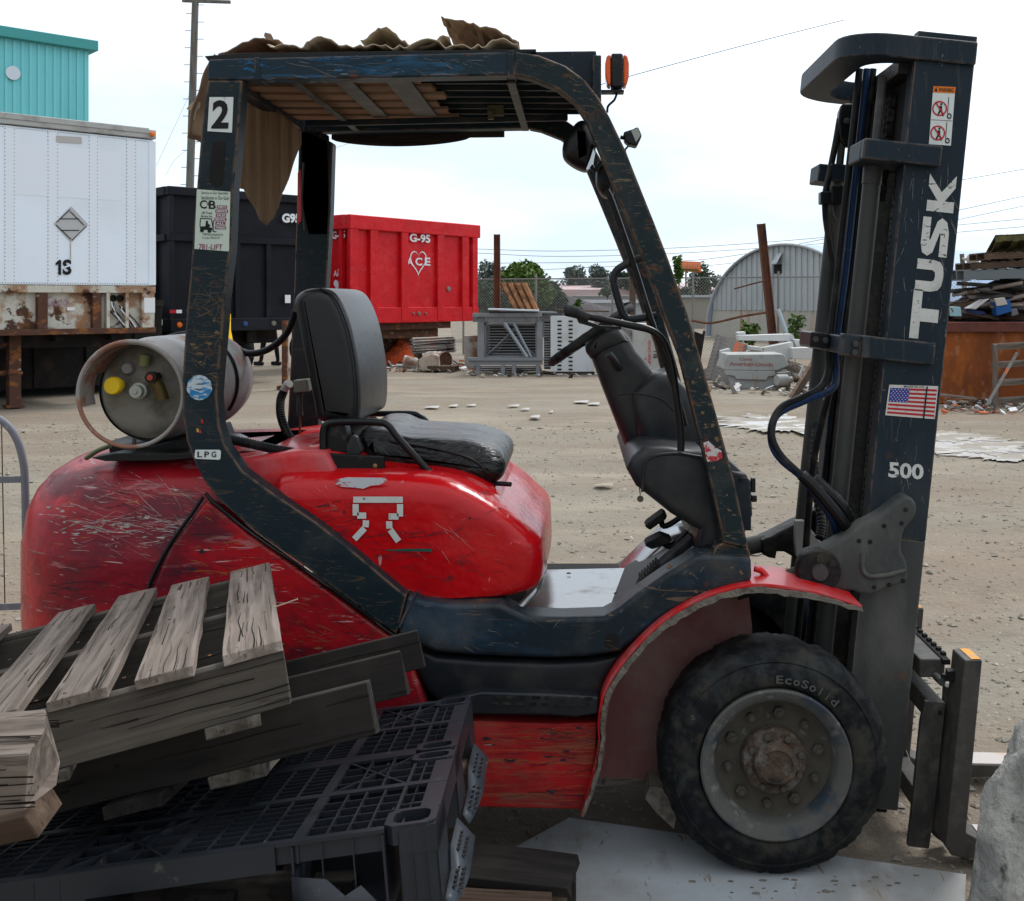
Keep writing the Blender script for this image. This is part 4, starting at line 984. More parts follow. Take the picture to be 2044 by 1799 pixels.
for k in range(7):
    y = YN + 0.15 + k*0.103
    mb = MB(); mb.box(-1.0, x1-0.012, y-0.007, y+0.007, 2.188, 2.202); build(mb, 'roof_bar', m_bar, FL)
mb = MB(); mb.box(-1.0, -0.96, YN+0.095, YF-0.09, 2.15, 2.225); build(mb, 'roof_end_bar', m_navy, FL, bevel=0.003)
pr('roof_inner_rail', [(500,166),(1130,150),(1130,166),(500,180)], 3.62, 0.02, m_bar, Yp=3.0)
for u, v in ((235, 0),):
    pass
mb = MB(); mb.boxm(P(990, 221, 3.6), (0.055, 0.03, 0.035)); mb.boxm(P(980, 230, 3.58), (0.02, 0.02, 0.03)); build(mb, 'dome_lamp', mat('dull_olive', (0.12, 0.11, 0.06), 0.6), FL, bevel=0.003)
# --- rear inner mounting plate (dark) with red reflective plate, bracket
pr('rear_bracket', [(600,250),(655,270),(658,400),(655,470),(615,470),(600,400)], 3.84, 0.02, m_black, Yp=3.84)
pr('red_reflector', [(594,345),(600,338),(601,440),(593,450)], 3.80, 0.006, m_fender, Yp=3.80, bevel=0.001)
tb('bracket_edge', [P(606, 325, 3.83), P(603, 400, 3.83), P(608, 460, 3.83)], 0.004, m_flat, n=6)

# --- beacon, lamp, mirrors
bc = thing_parts = None
cx = P(1231, 145, 3.30)
k_ = 2150/3.30
mb = MB(); mb.box(cx.x-0.018, cx.x+0.018, cx.y-0.035, cx.y+0.035, cx.z-0.052, cx.z+0.052); bo = build(mb, 'beacon', m_black, FL, bevel=0.006)
for sx in (-1, 1):
    mb = MB(); pts = [(0.019, -0.048), (0.030, -0.043), (0.036, -0.02), (0.037, 0.02), (0.032, 0.045), (0.019, 0.05)]
    mb.prism([(cx.x + sx*a, cx.z + b) for a, b in pts], cx.y-0.033, cx.y+0.033); build(mb, 'beacon_lens', m_amber, bo, bevel=0.006)
mb = MB(); mb.tube([P(1231, 178, 3.3), P(1231, 188, 3.3)], 0.012, 8); mb.box(P(1200, 185, 3.3).x, P(1245, 185, 3.3).x, 3.28, 3.32, P(1, 187, 3.3).z, P(1, 182, 3.3).z); build(mb, 'beacon_bracket', m_black, bo)
tb('beacon_wire', [P(1231, 188, 3.3), P(1226, 200, 3.3), P(1214, 212, 3.3), P(1212, 225, 3.3)], 0.004, m_black, bo, n=6)
wl_ = MB(); wl_.prism(PX([(1243,268),(1262,262),(1272,257),(1280,275),(1270,296),(1255,292),(1246,285)], 3.0), 2.96, 3.02); wo = build(wl_, 'work_lamp', m_black, FL, bevel=0.005)
mb = MB(); mb.prism(PX([(1258,266),(1271,261),(1277,275),(1268,289)], 3.0), 2.955, 2.96); build(mb, 'lamp_glass', mat('lamp_glass', (0.3, 0.32, 0.3), 0.15), wo)
tb('lamp_stalk', [P(1238, 274, 2.98), P(1248, 276, 2.98)], 0.006, m_black, wo, n=6); tb('lamp_wire', [P(1254, 292, 2.99), P(1248, 300, 2.99), P(1250, 312, 2.99)], 0.003, m_black, wo, n=6)
def mirror_head(pts, Y, nm='mirror'):
    mb = MB(); mb.pillow(PX(pts, Y), Y-0.02, Y+0.10, 0.04, 5); return build(mb, nm, m_black, FL, smooth=60)
mh = mirror_head(CR([(1137,260),(1152,242),(1168,240),(1184,262),(1190,290),(1183,325),(1172,340),(1150,334),(1128,318),(1122,300),(1127,275)], 4, True), 3.04)
mb = MB(); mb.prism(PX([(1188,286),(1190,292),(1184,326),(1173,340),(1170,338),(1178,318)], 3.02), 3.015, 3.09); build(mb, 'mirror_glass', mat('mirror_silver', (0.6, 0.62, 0.62), 0.06, metal=1.0), mh)
tb('mirror_arm', [P(1180, 330, 3.05), P(1188, 340, 3.05), P(1200, 322, 3.05)], 0.006, m_black, mh, n=8)
mirror_head(CR([(1192,330),(1200,322),(1222,326),(1228,360),(1226,386),(1212,394),(1198,384),(1190,360)], 4, True), 3.12)
# inner grab rail parallel to the front post
tb('grab_rail', [P(1211, 380, 3.02), P(1222, 405, 3.02), P(1262, 520, 3.02), P(1300, 640, 3.02), P(1345, 770, 3.02), P(1368, 850, 3.02)], 0.009, m_black, n=8)
tb('side_handle', [P(1280, 515, 3.05), P(1262, 522, 3.05), P(1236, 536, 3.05), P(1226, 550, 3.05), P(1226, 568, 3.05), P(1238, 612, 3.05), P(1246, 630, 3.05), P(1262, 637, 3.05), P(1310, 630, 3.05)], 0.0115, m_plastic, n=10, sm=5)

# --- hydraulic / release lever bar from the knob down to the dash
lv = tb('entry_grip', [P(1140, 622, 2.99), P(1175, 632, 2.99), P(1260, 650, 2.99), P(1300, 660, 2.99), P(1325, 682, 2.99), P(1340, 725, 2.99), P(1350, 790, 2.99), P(1359, 860, 2.99), P(1359, 900, 2.99)], 0.0105, m_black, n=10, sm=5)
mb = MB(); q = [P(1126, 619, 2.99), P(1130, 619, 2.99), P(1150, 624, 2.99), P(1166, 631, 2.99), P(1176, 634, 2.99)]
mb.tube(q, [0.010, 0.017, 0.0165, 0.0125, 0.012], 12); build(mb, 'grip_knob', m_rubber, lv)
mb = MB(); mb.prism(PX([(1150,634),(1200,650),(1240,652),(1240,658),(1190,655),(1155,645)], 3.02), 3.01, 3.03); build(mb, 'lever_plate', m_black, lv, bevel=0.002)

# --- steering column and wheel
YC = 3.30
cl = pl('steering_cowl', [(1182,720),(1172,690),(1178,672),(1200,655),(1238,652),(1258,676),(1272,702),(1312,745),(1345,738),(1365,770),(1400,830),(1420,920),(1330,935),(1262,915),(1248,895),(1226,836),(1200,770)], YC, 0.20, 0.045, m_plastic, n=6)
pl('cowl_cap', [(1168,690),(1176,668),(1200,652),(1236,654),(1255,682),(1180,718),(1170,705)], YC-0.012, 0.22, 0.03, m_plastic, cl)
pl('cowl_side', [(1262,790),(1300,748),(1340,742),(1385,790),(1440,870),(1440,940),(1330,940),(1275,880)], YC-0.05, 0.12, 0.04, m_plastic, cl)
tb('cowl_seam', [P(1232, 790, YC-.052), P(1262, 785, YC-.052), P(1300, 790, YC-.052), P(1325, 800, YC-.052), P(1345, 820, YC-.052)], 0.002, m_black, cl, n=5)
tb('turn_lever', [P(1214, 706, 3.24), P(1222, 716, 3.25), P(1236, 735, 3.30)], [0.012]*13, m_plastic, cl, n=10)
sc_ = P(1180, 669, 3.42); a1 = Vector((163, 0, 113)).normalized(); a1 = Vector((0.822, 0, 0.569)); a2 = Vector((0.055, 0.998, -0.03)).normalized()
a2 = (a2 - a1*a2.dot(a1)).normalized(); an = a1.cross(a2)
ring = []
for k in range(49):
    a = 2*math.pi*k/48; ring.append(sc_ + (a1*math.cos(a) + a2*math.sin(a))*0.151)
mb = MB(); rings = []
for k in range(48):
    a = 2*math.pi*k/48; c = sc_ + (a1*math.cos(a)+a2*math.sin(a))*0.151; rad = (a1*math.cos(a)+a2*math.sin(a))
    rr_ = 0.0135*(1 + (0.08 if k % 2 else 0))
    rings.append([c + (rad*math.cos(b)+an*math.sin(b))*rr_ for b in [2*math.pi*j/10 for j in range(10)]])
rings.append(rings[0]); mb.loft(rings, caps=False); sw = build(mb, 'steering_wheel', m_rubber, FL, smooth=60)
for k in range(3):
    a = math.pi/2 + k*2.09
    mb = MB(); mb.tube([sc_ - an*0.012, sc_ + (a1*math.cos(a)+a2*math.sin(a))*0.15], 0.009, 8); build(mb, 'spoke', m_black, sw)
mb = MB(); mb.lathe([(0.001, 0.012), (0.028, 0.01), (0.032, -0.01), (0.026, -0.05)], sc_, an if an.z > 0 else -an, 18); build(mb, 'hub', m_plastic, sw)
tb('spinner_knob', [sc_ + a1*0.14 + Vector((0,0,.0)), sc_ + a1*0.146 + Vector((-.01, 0, .02))], 0.018, m_plastic, sw, sm=0)

# --- dash and front cowl
da = pl('dashboard', [(1251,938),(1262,912),(1285,894),(1330,893),(1405,903),(1428,930),(1438,1000),(1452,1085),(1462,1110),(1392,1108),(1388,1088),(1395,1060),(1380,1052),(1340,1028),(1295,992),(1270,972)], 3.0, 0.76, 0.03, m_plastic, n=5)
tb('dash_cowl_edge', [P(1282, 990-8, 2.999), P(1290, 920, 2.996), P(1345, 905, 2.996), P(1400, 912, 2.998)], 0.004, m_plastic, da, n=6)
pl('dash_front', [(1400,905),(1450,915),(1500,962),(1504,1030),(1485,1075),(1450,1090),(1420,1080)], 3.06, 0.68, 0.02, m_plastic, n=4)
pl('junction_box', [(1462,942),(1490,948),(1500,968),(1500,1060),(1470,1060),(1460,1000)], 3.03, 0.05, 0.006, m_navy)
mb = MB(); mb.boxm(P(1503, 968, 3.04), (0.012, 0.02, 0.04)); mb.boxm(P(1505, 995, 3.04), (0.014, 0.02, 0.018)); build(mb, 'hinge', m_black, FL, bevel=0.002)
mb = MB(); mb.lathe([(0.001, -0.003), (0.006, -0.003), (0.006, 0.002)], P(1479, 958, 3.028), Vector((0,1,0)), 10); build(mb, 'box_hole', m_dark, FL)
tb('key_cord', [P(1274, 905, 3.2), P(1273, 940, 3.12), P(1278, 988, 3.05)], 0.0015, m_black, n=4); mb = MB(); mb.lathe([(0.001, -0.002), (0.0095, -0.002), (0.0095, 0.002), (0.001, 0.002)], P(1278, 996, 3.05), Vector((0,1,0)), 12); build(mb, 'key_fob', mat('brass_fob', (0.12, 0.11, 0.08), 0.5, metal=0.6), FL)
# toe board, floor plate, pedals
fl = MB(); a, b, c, d = P(1035, 1229, 3.03), P(1222, 1226, 3.03), P(1290, 1133, 3.50), P(1068, 1138, 3.52)
fl.add([a, b, c, d, a-Vector((0,0,.02)), b-Vector((0,0,.02)), c-Vector((0,0,.02)), d-Vector((0,0,.02))], [(0,1,2,3),(7,6,5,4),(0,4,5,1),(1,5,6,2),(2,6,7,3),(3,7,4,0)])
build(fl, 'floor_plate', m_sheetm, FL, smooth=0)
for (u, v, Y) in ((1135, 1145, 3.44), (1143, 1222, 3.05), (1230, 1185, 3.2)):
    mb = MB(); mb.lathe([(0.001, 0.001), (0.008, 0.001)], P(u, v, Y), Vector((0,-.1,1)), 10, caps=False); build(mb, 'floor_screw', m_dark, FL)
mb = MB(); a, b, c, d = P(1215, 1225, 3.04), P(1395, 1108, 3.04), P(1392, 1052, 3.5), P(1250, 1132, 3.5)
mb.add([a, b, c, d], [(0,1,2,3)]); build(mb, 'toe_board', mat('toe_board_rubber', (0.03, 0.032, 0.034), 0.5, layers=[((0.2, 0.2, 0.19), (5, 9, 5), 0.5, 0.65, 0.6)], bump=[((90, 90, 90), 0.3, 0.002)]), FL, smooth=0, solid=0.01)
pl('transmission_hump', [(1330,1075),(1400,1060),(1450,1090),(1400,1115),(1290,1150),(1240,1160)], 3.42, 0.25, 0.03, m_sheetm, Yp=3.42)
def pedal(pts, arm, Y, mt=m_rubber):
    mb = MB(); mb.prism(PX(pts, Y), Y-0.035, Y+0.035); o = build(mb, 'pedal', mt, FL, bevel=0.004)
    tb('pedal_arm', [P(u, v, Y) for u, v in arm], 0.009, m_black, o, n=8)
pedal([(1286,1047),(1292,1040),(1322,1018),(1330,1024),(1328,1032),(1296,1054)], [(1318,1034),(1330,1050),(1390,1010)], 3.30)
pedal([(1286,1085),(1290,1078),(1318,1064),(1340,1072),(1335,1080),(1300,1092)], [(1318,1080),(1340,1090),(1372,1060)], 3.22)
pedal([(1270,1170),(1275,1160),(1340,1100),(1378,1068),(1388,1072),(1384,1082),(1345,1112),(1290,1165),(1276,1174)], [(1340,1105),(1372,1090),(1395,1070)], 3.10)
mb = MB()
for k in range(7):
    q = P(1278+k*5.5, 1158-k*5, 3.10); mb.box(q.x-0.003, q.x+0.003, 3.06, 3.14, q.z, q.z+0.012)
build(mb, 'pedal_tread', m_rubber, FL)
mb = MB(); a, b = P(1082, 1130, 3.1), P(1062, 1170, 3.03)
tb('floor_lip', [P(1084, 1128, 3.3), P(1083, 1140, 3.15), P(1070, 1175, 3.05), P(1045, 1205, 3.02), P(1030, 1218, 3.0)], 0.012, m_sheetm, n=8)

# --- red bodywork
ho_pts = CR([(541,960),(552,948),(600,944)], 3)[:-1] + CR([(640,944),(760,945),(830,949),(890,958),(950,985),(1010,1022),(1055,1062),(1078,1085),(1086,1110),(1086,1150),(1078,1180),(1052,1192),(1010,1199)], 3) + [(900,1204),(855,1201),(810,1186),(760,1152),(700,1108),(620,1052),(568,1013),(545,988)]
hp_ = PX([tuple(p) for p in ho_pts], 2.975); hc_ = Vector((sum(p[0] for p in hp_)/len(hp_), sum(p[1] for p in hp_)/len(hp_)))
mb = MB(); rings = []
def hood_ring(y, q, drop):         # the upper shoulder leans inwards, the rest only rounds over
    out = []
    for x, z in hp_:
        w = max(0.0, min(1.0, (z - (hc_.y+0.01))/0.09)); e = max(0.0, min(1.0, (x+0.36)/0.25)); e = e*e
        out.append((x - e*q*1.0 + (0.25*q if x < -0.8 else 0), y, z - w*drop + (q*0.15 if z < hc_.y-0.05 else 0)))
    return out
for y, q, dr in ((2.977, 0.085, 0.075), (2.979, 0.074, 0.062), (2.985, 0.055, 0.045), (2.996, 0.036, 0.028), (3.015, 0.018, 0.014), (3.045, 0.006, 0.005), (3.09, 0.0, 0.0), (3.4, -0.01, 0.0), (3.75, 0.0, 0.0), (3.80, 0.02, 0.02), (3.83, 0.06, 0.06)):
    rings.append(hood_ring(y, q, dr))
mb.loft(rings); ho = build(mb, 'engine_hood', m_hood, FL, smooth=40)
pl('hood_top', CR([(560,960),(590,905),(640,890),(700,900),(760,925),(900,940),(970,968),(1005,1005),(1018,1050),(980,1100),(700,1100),(600,1000)], 4, True), 3.08, 0.68, 0.06, m_hood, n=6, Yp=3.08)
mb = MB()
def lp(v, y, w, pts=None): pass
# counterweight: stacked plan sections
secs = [(0.22, -1.60, 3.00), (0.45, -1.655, 2.965), (0.62, -1.665, 2.955), (0.83, -1.665, 2.955), (0.84, -1.663, 2.956), (0.93, -1.655, 2.970), (0.985, -1.635, 2.988), (1.03, -1.60, 3.01), (1.065, -1.55, 3.035), (1.09, -1.49, 3.07), (1.105, -1.40, 3.12), (1.11, -1.2, 3.2)]
rings = []
for z, xr, yn in secs:
    r = 0.36; yf = 6.84 - yn; pts = []
    xf = -0.98
    pts.append((xf, yn))
    for k in range(6): pts.append((xf + (xr+r-xf)*(k+1)/7, yn))
    for k in range(11):
        a = k/10*math.pi/2; pts.append((xr+r - r*math.sin(a), yn+r - r*math.cos(a)))
    for k in range(1, 5): pts.append((xr, yn+r + (yf-yn-2*r)*k/5))
    for k in range(11):
        a = k/10*math.pi/2; pts.append((xr+r - r*math.cos(a), yf-r + r*math.sin(a)))
    for k in range(6): pts.append((xr+r + (xf-xr-r)*(k+1)/7, yf))
    pts.append((xf, yf))
    rings.append([(x, y, z) for x, y in pts])
mb = MB(); mb.loft(rings); cw = build(mb, 'counterweight', m_red, FL, smooth=24)
tb('crease_line', [(x, y, z) for x, y, z in [(rings[4][i][0], rings[4][i][1]+.002, rings[4][i][2]) for i in (9, 11, 13, 15, 17, 19)]], 0.003, m_red, cw, n=6)
mb = MB(); mb.lathe([(0.001, 0), (0.055, 0), (0.055, 0.02), (0.04, 0.03)], Vector((-1.45, 3.0, 0.32)), Vector((-.5,-1,0)), 16)
pr('side_panel', [(410,1000),(432,1010),(500,1068),(640,1168),(770,1264),(806,1280),(822,1330),(852,1410),(850,1520),(250,1520),(285,1250),(300,1180),(335,1095),(400,1012)], 2.945, 0.05, m_red, bevel=0.012, seg=3)
tb('panel_seam', [P(405, 992, 2.952), P(380, 1030, 2.948), P(345, 1078, 2.946), (P(318, 1125, 2.946)), P(300, 1165, 2.946), P(288, 1215, 2.946), P(280, 1270, 2.946)], 0.0055, m_black, n=8)
tb('panel_gasket', [P(410, 985, 2.945), P(432, 1008, 2.94), P(500, 1062, 2.94), P(640, 1160, 2.94), P(770, 1256, 2.94), P(812, 1284, 2.94)], 0.005, m_black, n=6)
pl('engine_bay_cover', [(385,985),(400,945),(440,918),(520,908),(600,900),(650,902),(680,960),(660,1050),(500,1050),(420,1030)], 3.04, 0.76, 0.02, m_fender, n=3, Yp=3.04)
pl('side_skirt', [(815,1290),(870,1310),(960,1317),(1100,1322),(1180,1318),(1238,1309),(1215,1350),(1202,1385),(1197,1418),(1080,1420),(945,1428),(880,1412),(850,1380),(825,1330)], 2.955, 0.12, 0.02, m_plastic, n=4)
mb = MB(); a = PX([(880,1400),(960,1380),(1100,1384),(1196,1390),(1196,1425),(1150,1432),(1100,1428),(950,1426),(880,1430)], 2.92)
mb.prism(a, 2.915, 3.0); build(mb, 'step', m_plastic, FL, bevel=0.008)
mb = MB()
for k in range(8):
    for r_ in (0, 1): q = P(985+k*26+r_*8, 1404-r_*13+k*0.5, 2.914); mb.box(q.x-0.011, q.x+0.011, 2.911, 2.916, q.z-0.003, q.z+0.003)
build(mb, 'step_tread', m_rubber, FL, kind='stuff')
pr('lower_panel', [(800,1440),(950,1440),(1100,1445),(1192,1443),(1190,1500),(1178,1560),(1160,1617),(945,1612),(800,1610)], 2.94, 0.1, m_redlow, bevel=0.006)
mb = MB(); mb.box(-0.9, 0.15, 3.14, 3.80, 0.26, 0.62); build(mb, 'chassis', m_dark, FL)
mb = MB(); mb.box(-0.2, 0.5, 3.12, 3.72, 0.22, 0.60); build(mb, 'axle_housing', m_dark, FL)

mb = MB(); mb.box(-1.25, 0.22, 3.22, 3.74, 0.13, 0.30); mb.box(-0.95, -0.86, 3.05, 3.2, 0.1, 0.5); build(mb, 'undercarriage', m_dark, FL, bevel=0.02)  # underbody mass, added to keep the space beneath the truck dark
# fender strip with muddy lip
fo = CR([(1157,1633),(1170,1592),(1186,1531),(1194,1488),(1193,1445),(1203,1386),(1236,1328),(1290,1266),(1345,1222),(1416,1186),(1500,1166),(1580,1172),(1650,1186),(1722,1210)], 5)
fi = CR([(1164,1634),(1180,1592),(1198,1531),(1205,1488),(1206,1448),(1217,1394),(1250,1338),(1304,1278),(1358,1236),(1424,1202),(1502,1184),(1580,1190),(1650,1202),(1722,1222)], 5)
op = PX([tuple(p) for p in fo], 2.90); ip = PX([tuple(p) for p in fi], 2.90)
cwid = len(op)
mb = MB(); poly = op + ip[::-1]
def strip(o_, i_, y0, y1, fade=None):
    m = MB(); n = len(o_)
    vs = [(a[0], y0, a[1]) for a in o_] + [(a[0], y1, a[1]) for a in o_] + [(a[0], y0, a[1]) for a in i_] + [(a[0], y1, a[1]) for a in i_]
    fs = []
    for k in range(n-1):
        fs += [(k, k+1, n+k+1, n+k), (2*n+k, 2*n+k+1, 3*n+k+1, 3*n+k), (k, k+1, 2*n+k+1, 2*n+k), (n+k, n+k+1, 3*n+k+1, 3*n+k)]
    fs += [(0, n, 3*n, 2*n), (n-1, 2*n-1, 4*n-1, 3*n-1)]
    return m.add(vs, fs)
half = 22
th = [((a[0]+b[0])/2, (a[1]+b[1])/2) for a, b in zip(op, ip)]
th = [(a[0]*0.6+b[0]*0.4, a[1]*0.6+b[1]*0.4) for a, b in zip(op, ip)]
fe = build(strip(op[half:], th[half:], 2.903, 3.12), 'fender', m_fender, FL, smooth=40, bevel=0.002)
build(strip(op[:half+1], th[:half+1], 2.905, 2.96), 'fender_edge', m_redlow, fe, smooth=40, bevel=0.002)
mb = strip(th, ip, 2.896, 2.925); mb.jitter(0.006, 40); build(mb, 'fender_lip', m_lip, fe, smooth=40)
mb = MB(); wp = PX([(1240,1340),(1300,1278),(1360,1236),(1440,1200),(1506,1190),(1515,1275),(1520,1420),(1340,1590),(1278,1592),(1186,1590),(1205,1500),(1206,1450)], 2.98)
mb.prism(wp, 3.10, 3.13); build(mb, 'wheel_well', m_well, FL)
build(strip([(a[0], a[1]) for a in ip[:half+12]], [(a[0]+.006, a[1]-.006) for a in ip[:half+12]], 2.93, 3.11), 'well_liner', m_well, FL)
mb = MB(); mb.prism(PX([(1360,1575),(1300,1568),(1290,1590),(1310,1625),(1345,1650)], 3.0), 2.99, 3.1); mb.jitter(0.02, 30); build(mb, 'mud_clump', m_lip, FL)
tb('red_hook', [P(1506, 1135, 3.0), P(1520, 1140, 3.0), P(1530, 1152, 3.0), P(1534, 1168, 3.0)], 0.009, m_fender, n=8)

# --- wheels
WC = P(1548, 1520, 2.90); WCx, WCz = WC.x, 0.301
def wheel(y0, sgn, nm='wheel', R_=0.311, par=None, det=True, cx_=None, cz=None):
    cx_ = WCx if cx_ is None else cx_; cz = WCz if cz is None else cz
    s = R_/0.308; ax_ = Vector((0, sgn, 0))
    prof = [(0.200, 0.03), (0.206, 0.006), (0.215, 0.000), (0.235, 0.002), (0.262, 0.006), (0.268, 0.010), (0.273, 0.008), (0.279, 0.014), (0.288, 0.018), (0.298, 0.026), (0.305, 0.038), (0.308, 0.055), (0.309, 0.08), (0.308, 0.11), (0.306, 0.15), (0.298, 0.175), (0.27, 0.19), (0.2, 0.19)]
    mb = MB(); N_ = 180; c = Vector((cx_, y0, cz)); d, x, y = frame(ax_)
    rings = []
    for r, h in prof:
        ring = []
        for k in range(N_):
            a = 2*math.pi*k/N_; q = r*s
            if det and r > 0.275:
                q *= 1 + 0.012*noise.noise(Vector((math.cos(a)*4, math.sin(a)*4, h*20))) - (0.030*abs(noise.noise(Vector((math.cos(a)*17, math.sin(a)*17, h*40))))) - 0.018*abs(noise.noise(Vector((math.cos(a)*45, math.sin(a)*45, h*90)))) + 0.012
                if 0.03 < h < 0.16 and (k // 4) % 5 == 0: q *= 0.984
                if noise.noise(Vector((math.cos(a)*8, math.sin(a)*8, 9))) > 0.30 and h > 0.025: q *= 0.982
            ring.append(c + ax_*h + (x*math.cos(a)+y*math.sin(a))*q)
        rings.append(ring)
    mb.loft(rings, caps=False)
    w = build(mb, nm, m_rubber, FL if par is None else par, smooth=50)
    mb = MB(); mb.lathe([(0.201*s, 0.03), (0.202*s, -0.002), (0.197*s, -0.006), (0.186*s, -0.002), (0.170*s, 0.010), (0.164*s, 0.02), (0.160*s, 0.045), (0.156*s, 0.06)], c, ax_, 64, caps=False)
    rm = build(mb, 'rim', m_rim, w, smooth=50)
    mb = MB(); mb.lathe([(0.158*s, 0.052), (0.14*s, 0.062), (0.09*s, 0.058), (0.088*s, 0.05), (0.02*s, 0.05)], c, ax_, 64, caps=False); dsk = build(mb, 'wheel_disc', m_dish, w, smooth=40)
    if not det: return w
    mb = MB(); mb.lathe([(0.089, 0.055), (0.088, 0.026), (0.083, 0.020), (0.060, 0.020), (0.058, 0.004), (0.054, -0.006), (0.045, -0.012), (0.042, -0.008), (0.012, -0.010), (0.001, -0.006)], c, ax_, 64); mb.jitter(0.0022, 90); build(mb, 'hub', m_hub, w, smooth=40)
    for k in range(10):
        a = k*math.pi/5 + 0.18; q = c + ax_*0.058 + (x*math.cos(a)+y*math.sin(a))*0.125
        big = k % 2 == 0
        mb = MB(); r1 = 0.0165 if big else 0.012
        mb.lathe([(r1, 0.0), (r1, -0.014), (r1*.75, -0.017), (0.008, -0.017), (0.008, -0.022), (0.001, -0.023)], q, ax_, 6 if big else 12); build(mb, 'wheel_nut', m_dish, w, smooth=30)
    for k in range(8):
        a = k*math.pi/4 + 0.3; q = c + ax_*0.022 + (x*math.cos(a)+y*math.sin(a))*0.072
        mb = MB(); mb.lathe([(0.0095, 0.0), (0.0095, -0.012), (0.007, -0.014), (0.001, -0.014)], q, ax_, 6); build(mb, 'hub_bolt', m_dish, w, smooth=0)
    return w
fw = wheel(2.888, 1)
wheel(3.93, -1)
wheel(3.03, 1, R_=0.27, det=False, cx_=-1.05, cz=0.272); wheel(3.80, -1, R_=0.27, det=False, cx_=-1.05, cz=0.272)
mb = MB(); mb.lathe([(0.1, 0.2), (0.1, 0.95)], Vector((WCx, 2.902, WCz)), Vector((0,1,0)), 16); build(mb, 'axle', m_dark, FL)
m_molded = mat('molded_grey_rubber', (0.085, 0.088, 0.08), 0.8)
def arc_text(txt, a0, a1, r0, r1, mt, par, c, yy):
    n = len(txt)
    for i, ch in enumerate(txt):
        a = math.radians(a0 + (a1-a0)*i/(n-1)); da = math.radians(abs(a1-a0)/(n-1))*0.38*(0.5 if ch in 'li' else 1)
        # clockwise from the top
        def pt(an, r): return Vector((c.x + r*math.sin(an), yy, c.z + r*math.cos(an)))
        rt = r1 if ch not in 'co' else r0 + (r1-r0)*0.75
        if ch in 'li': da *= 0.45
        text_on('moulded_letter', ch, pt(a-da, rt), pt(a+da, rt), pt(a-da, r0), mt, par, 0.02)
arc_text('EcoSolid', 2, 42, 0.221, 0.243, m_molded, fw, Vector((WCx, 0, WCz)), 2.884)
text_on('moulded_letter', '5', P(1379, 1428, 2.884), P(1387, 1428, 2.884), P(1379, 1438, 2.884), m_molded, fw, 0.02)

# --- seat
bk = pl('seat_backrest', CR([(584,606),(592,586),(615,576),(648,576),(672,592),(694,640),(708,700),(716,760),(716,820),(706,848),(668,846),(632,840),(622,800),(608,730),(594,660)], 5, True), 3.14, 0.50, 0.035, m_vinyl, n=6)
tb('piping', [P(640, 576, 3.146), P(668, 594, 3.14), P(690, 640, 3.138), P(705, 700, 3.138), P(713, 765, 3.138), P(714, 830, 3.138)], 0.003, m_black, bk, n=6)
cu_ = pl('seat_cushion', CR([(712,868),(760,858),(800,872),(850,876),(905,880),(940,884),(985,900),(1006,925),(1002,955),(975,972),(930,970),(870,955),(800,945),(725,935)], 5, True), 3.13, 0.50, 0.05, m_vinylw, n=6)
tb('piping', [P(720, 874, 3.15), P(800, 884, 3.135), P(880, 898, 3.13), P(940, 916, 3.13), P(968, 940, 3.13), P(972, 965, 3.14)], 0.004, m_black, cu_, n=6)
for k, (u, v) in enumerate([(842, 880), (850, 884), (862, 886), (875, 884), (890, 882)]):
    tb('torn_ridge', [P(u, v-8, 3.35), P(u+30, v-6, 3.3), P(u+62, v-4+k, 3.25)], 0.004, mat('torn_foam', (0.2, 0.19, 0.16), 0.8), cu_, n=6)
pl('seat_base', [(640,862),(700,860),(715,870),(765,905),(870,950),(985,968),(1000,980),(960,990),(860,960),(765,948),(640,945)], 3.2, 0.40, 0.01, m_dark)
pr('seat_bracket', [(642,905),(766,912),(768,940),(764,948),(644,942)], 3.07, 0.02, m_black, bevel=0.003)
pr('seat_side', [(640,845),(662,838),(690,850),(700,905),(642,905)], 3.10, 0.06, m_black, bevel=0.006)
pr('belt_buckle', [(690,890),(702,868),(712,872),(725,900),(715,910),(692,912)], 3.09, 0.03, m_plastic, bevel=0.005)
mb = MB(); mb.lathe([(0.001, -0.004), (0.006, -0.003), (0.007, 0)], P(749, 930, 3.07), Vector((0,1,0)), 10); build(mb, 'bracket_bolt', mat('brass_bolt', (0.3, 0.2, 0.08), 0.4, metal=0.7), FL)
tb('armrest', [P(645, 900, 3.09), P(645, 866, 3.09), P(652, 848, 3.09), P(680, 842, 3.09), P(752, 843, 3.09), P(775, 850, 3.09), P(795, 875, 3.09), P(862, 948, 3.09)], 0.0105, m_black, n=10)
tb('armrest', [P(700, 826, 3.64), P(765, 826, 3.64), P(820, 826, 3.64), P(840, 832, 3.64), P(855, 846, 3.64), P(870, 862, 3.64)], 0.0105, m_black, n=10)
tb('seat_slide_lever', [P(960, 975, 3.18), P(985, 966, 3.16), P(1020, 967, 3.14)], 0.007, m_black, n=8)
tb('latch', [P(968, 960, 3.22), P(985, 952, 3.20), P(1000, 945, 3.2)], 0.009, mat('yellowed_foam', (0.35, 0.3, 0.16), 0.8), n=8)

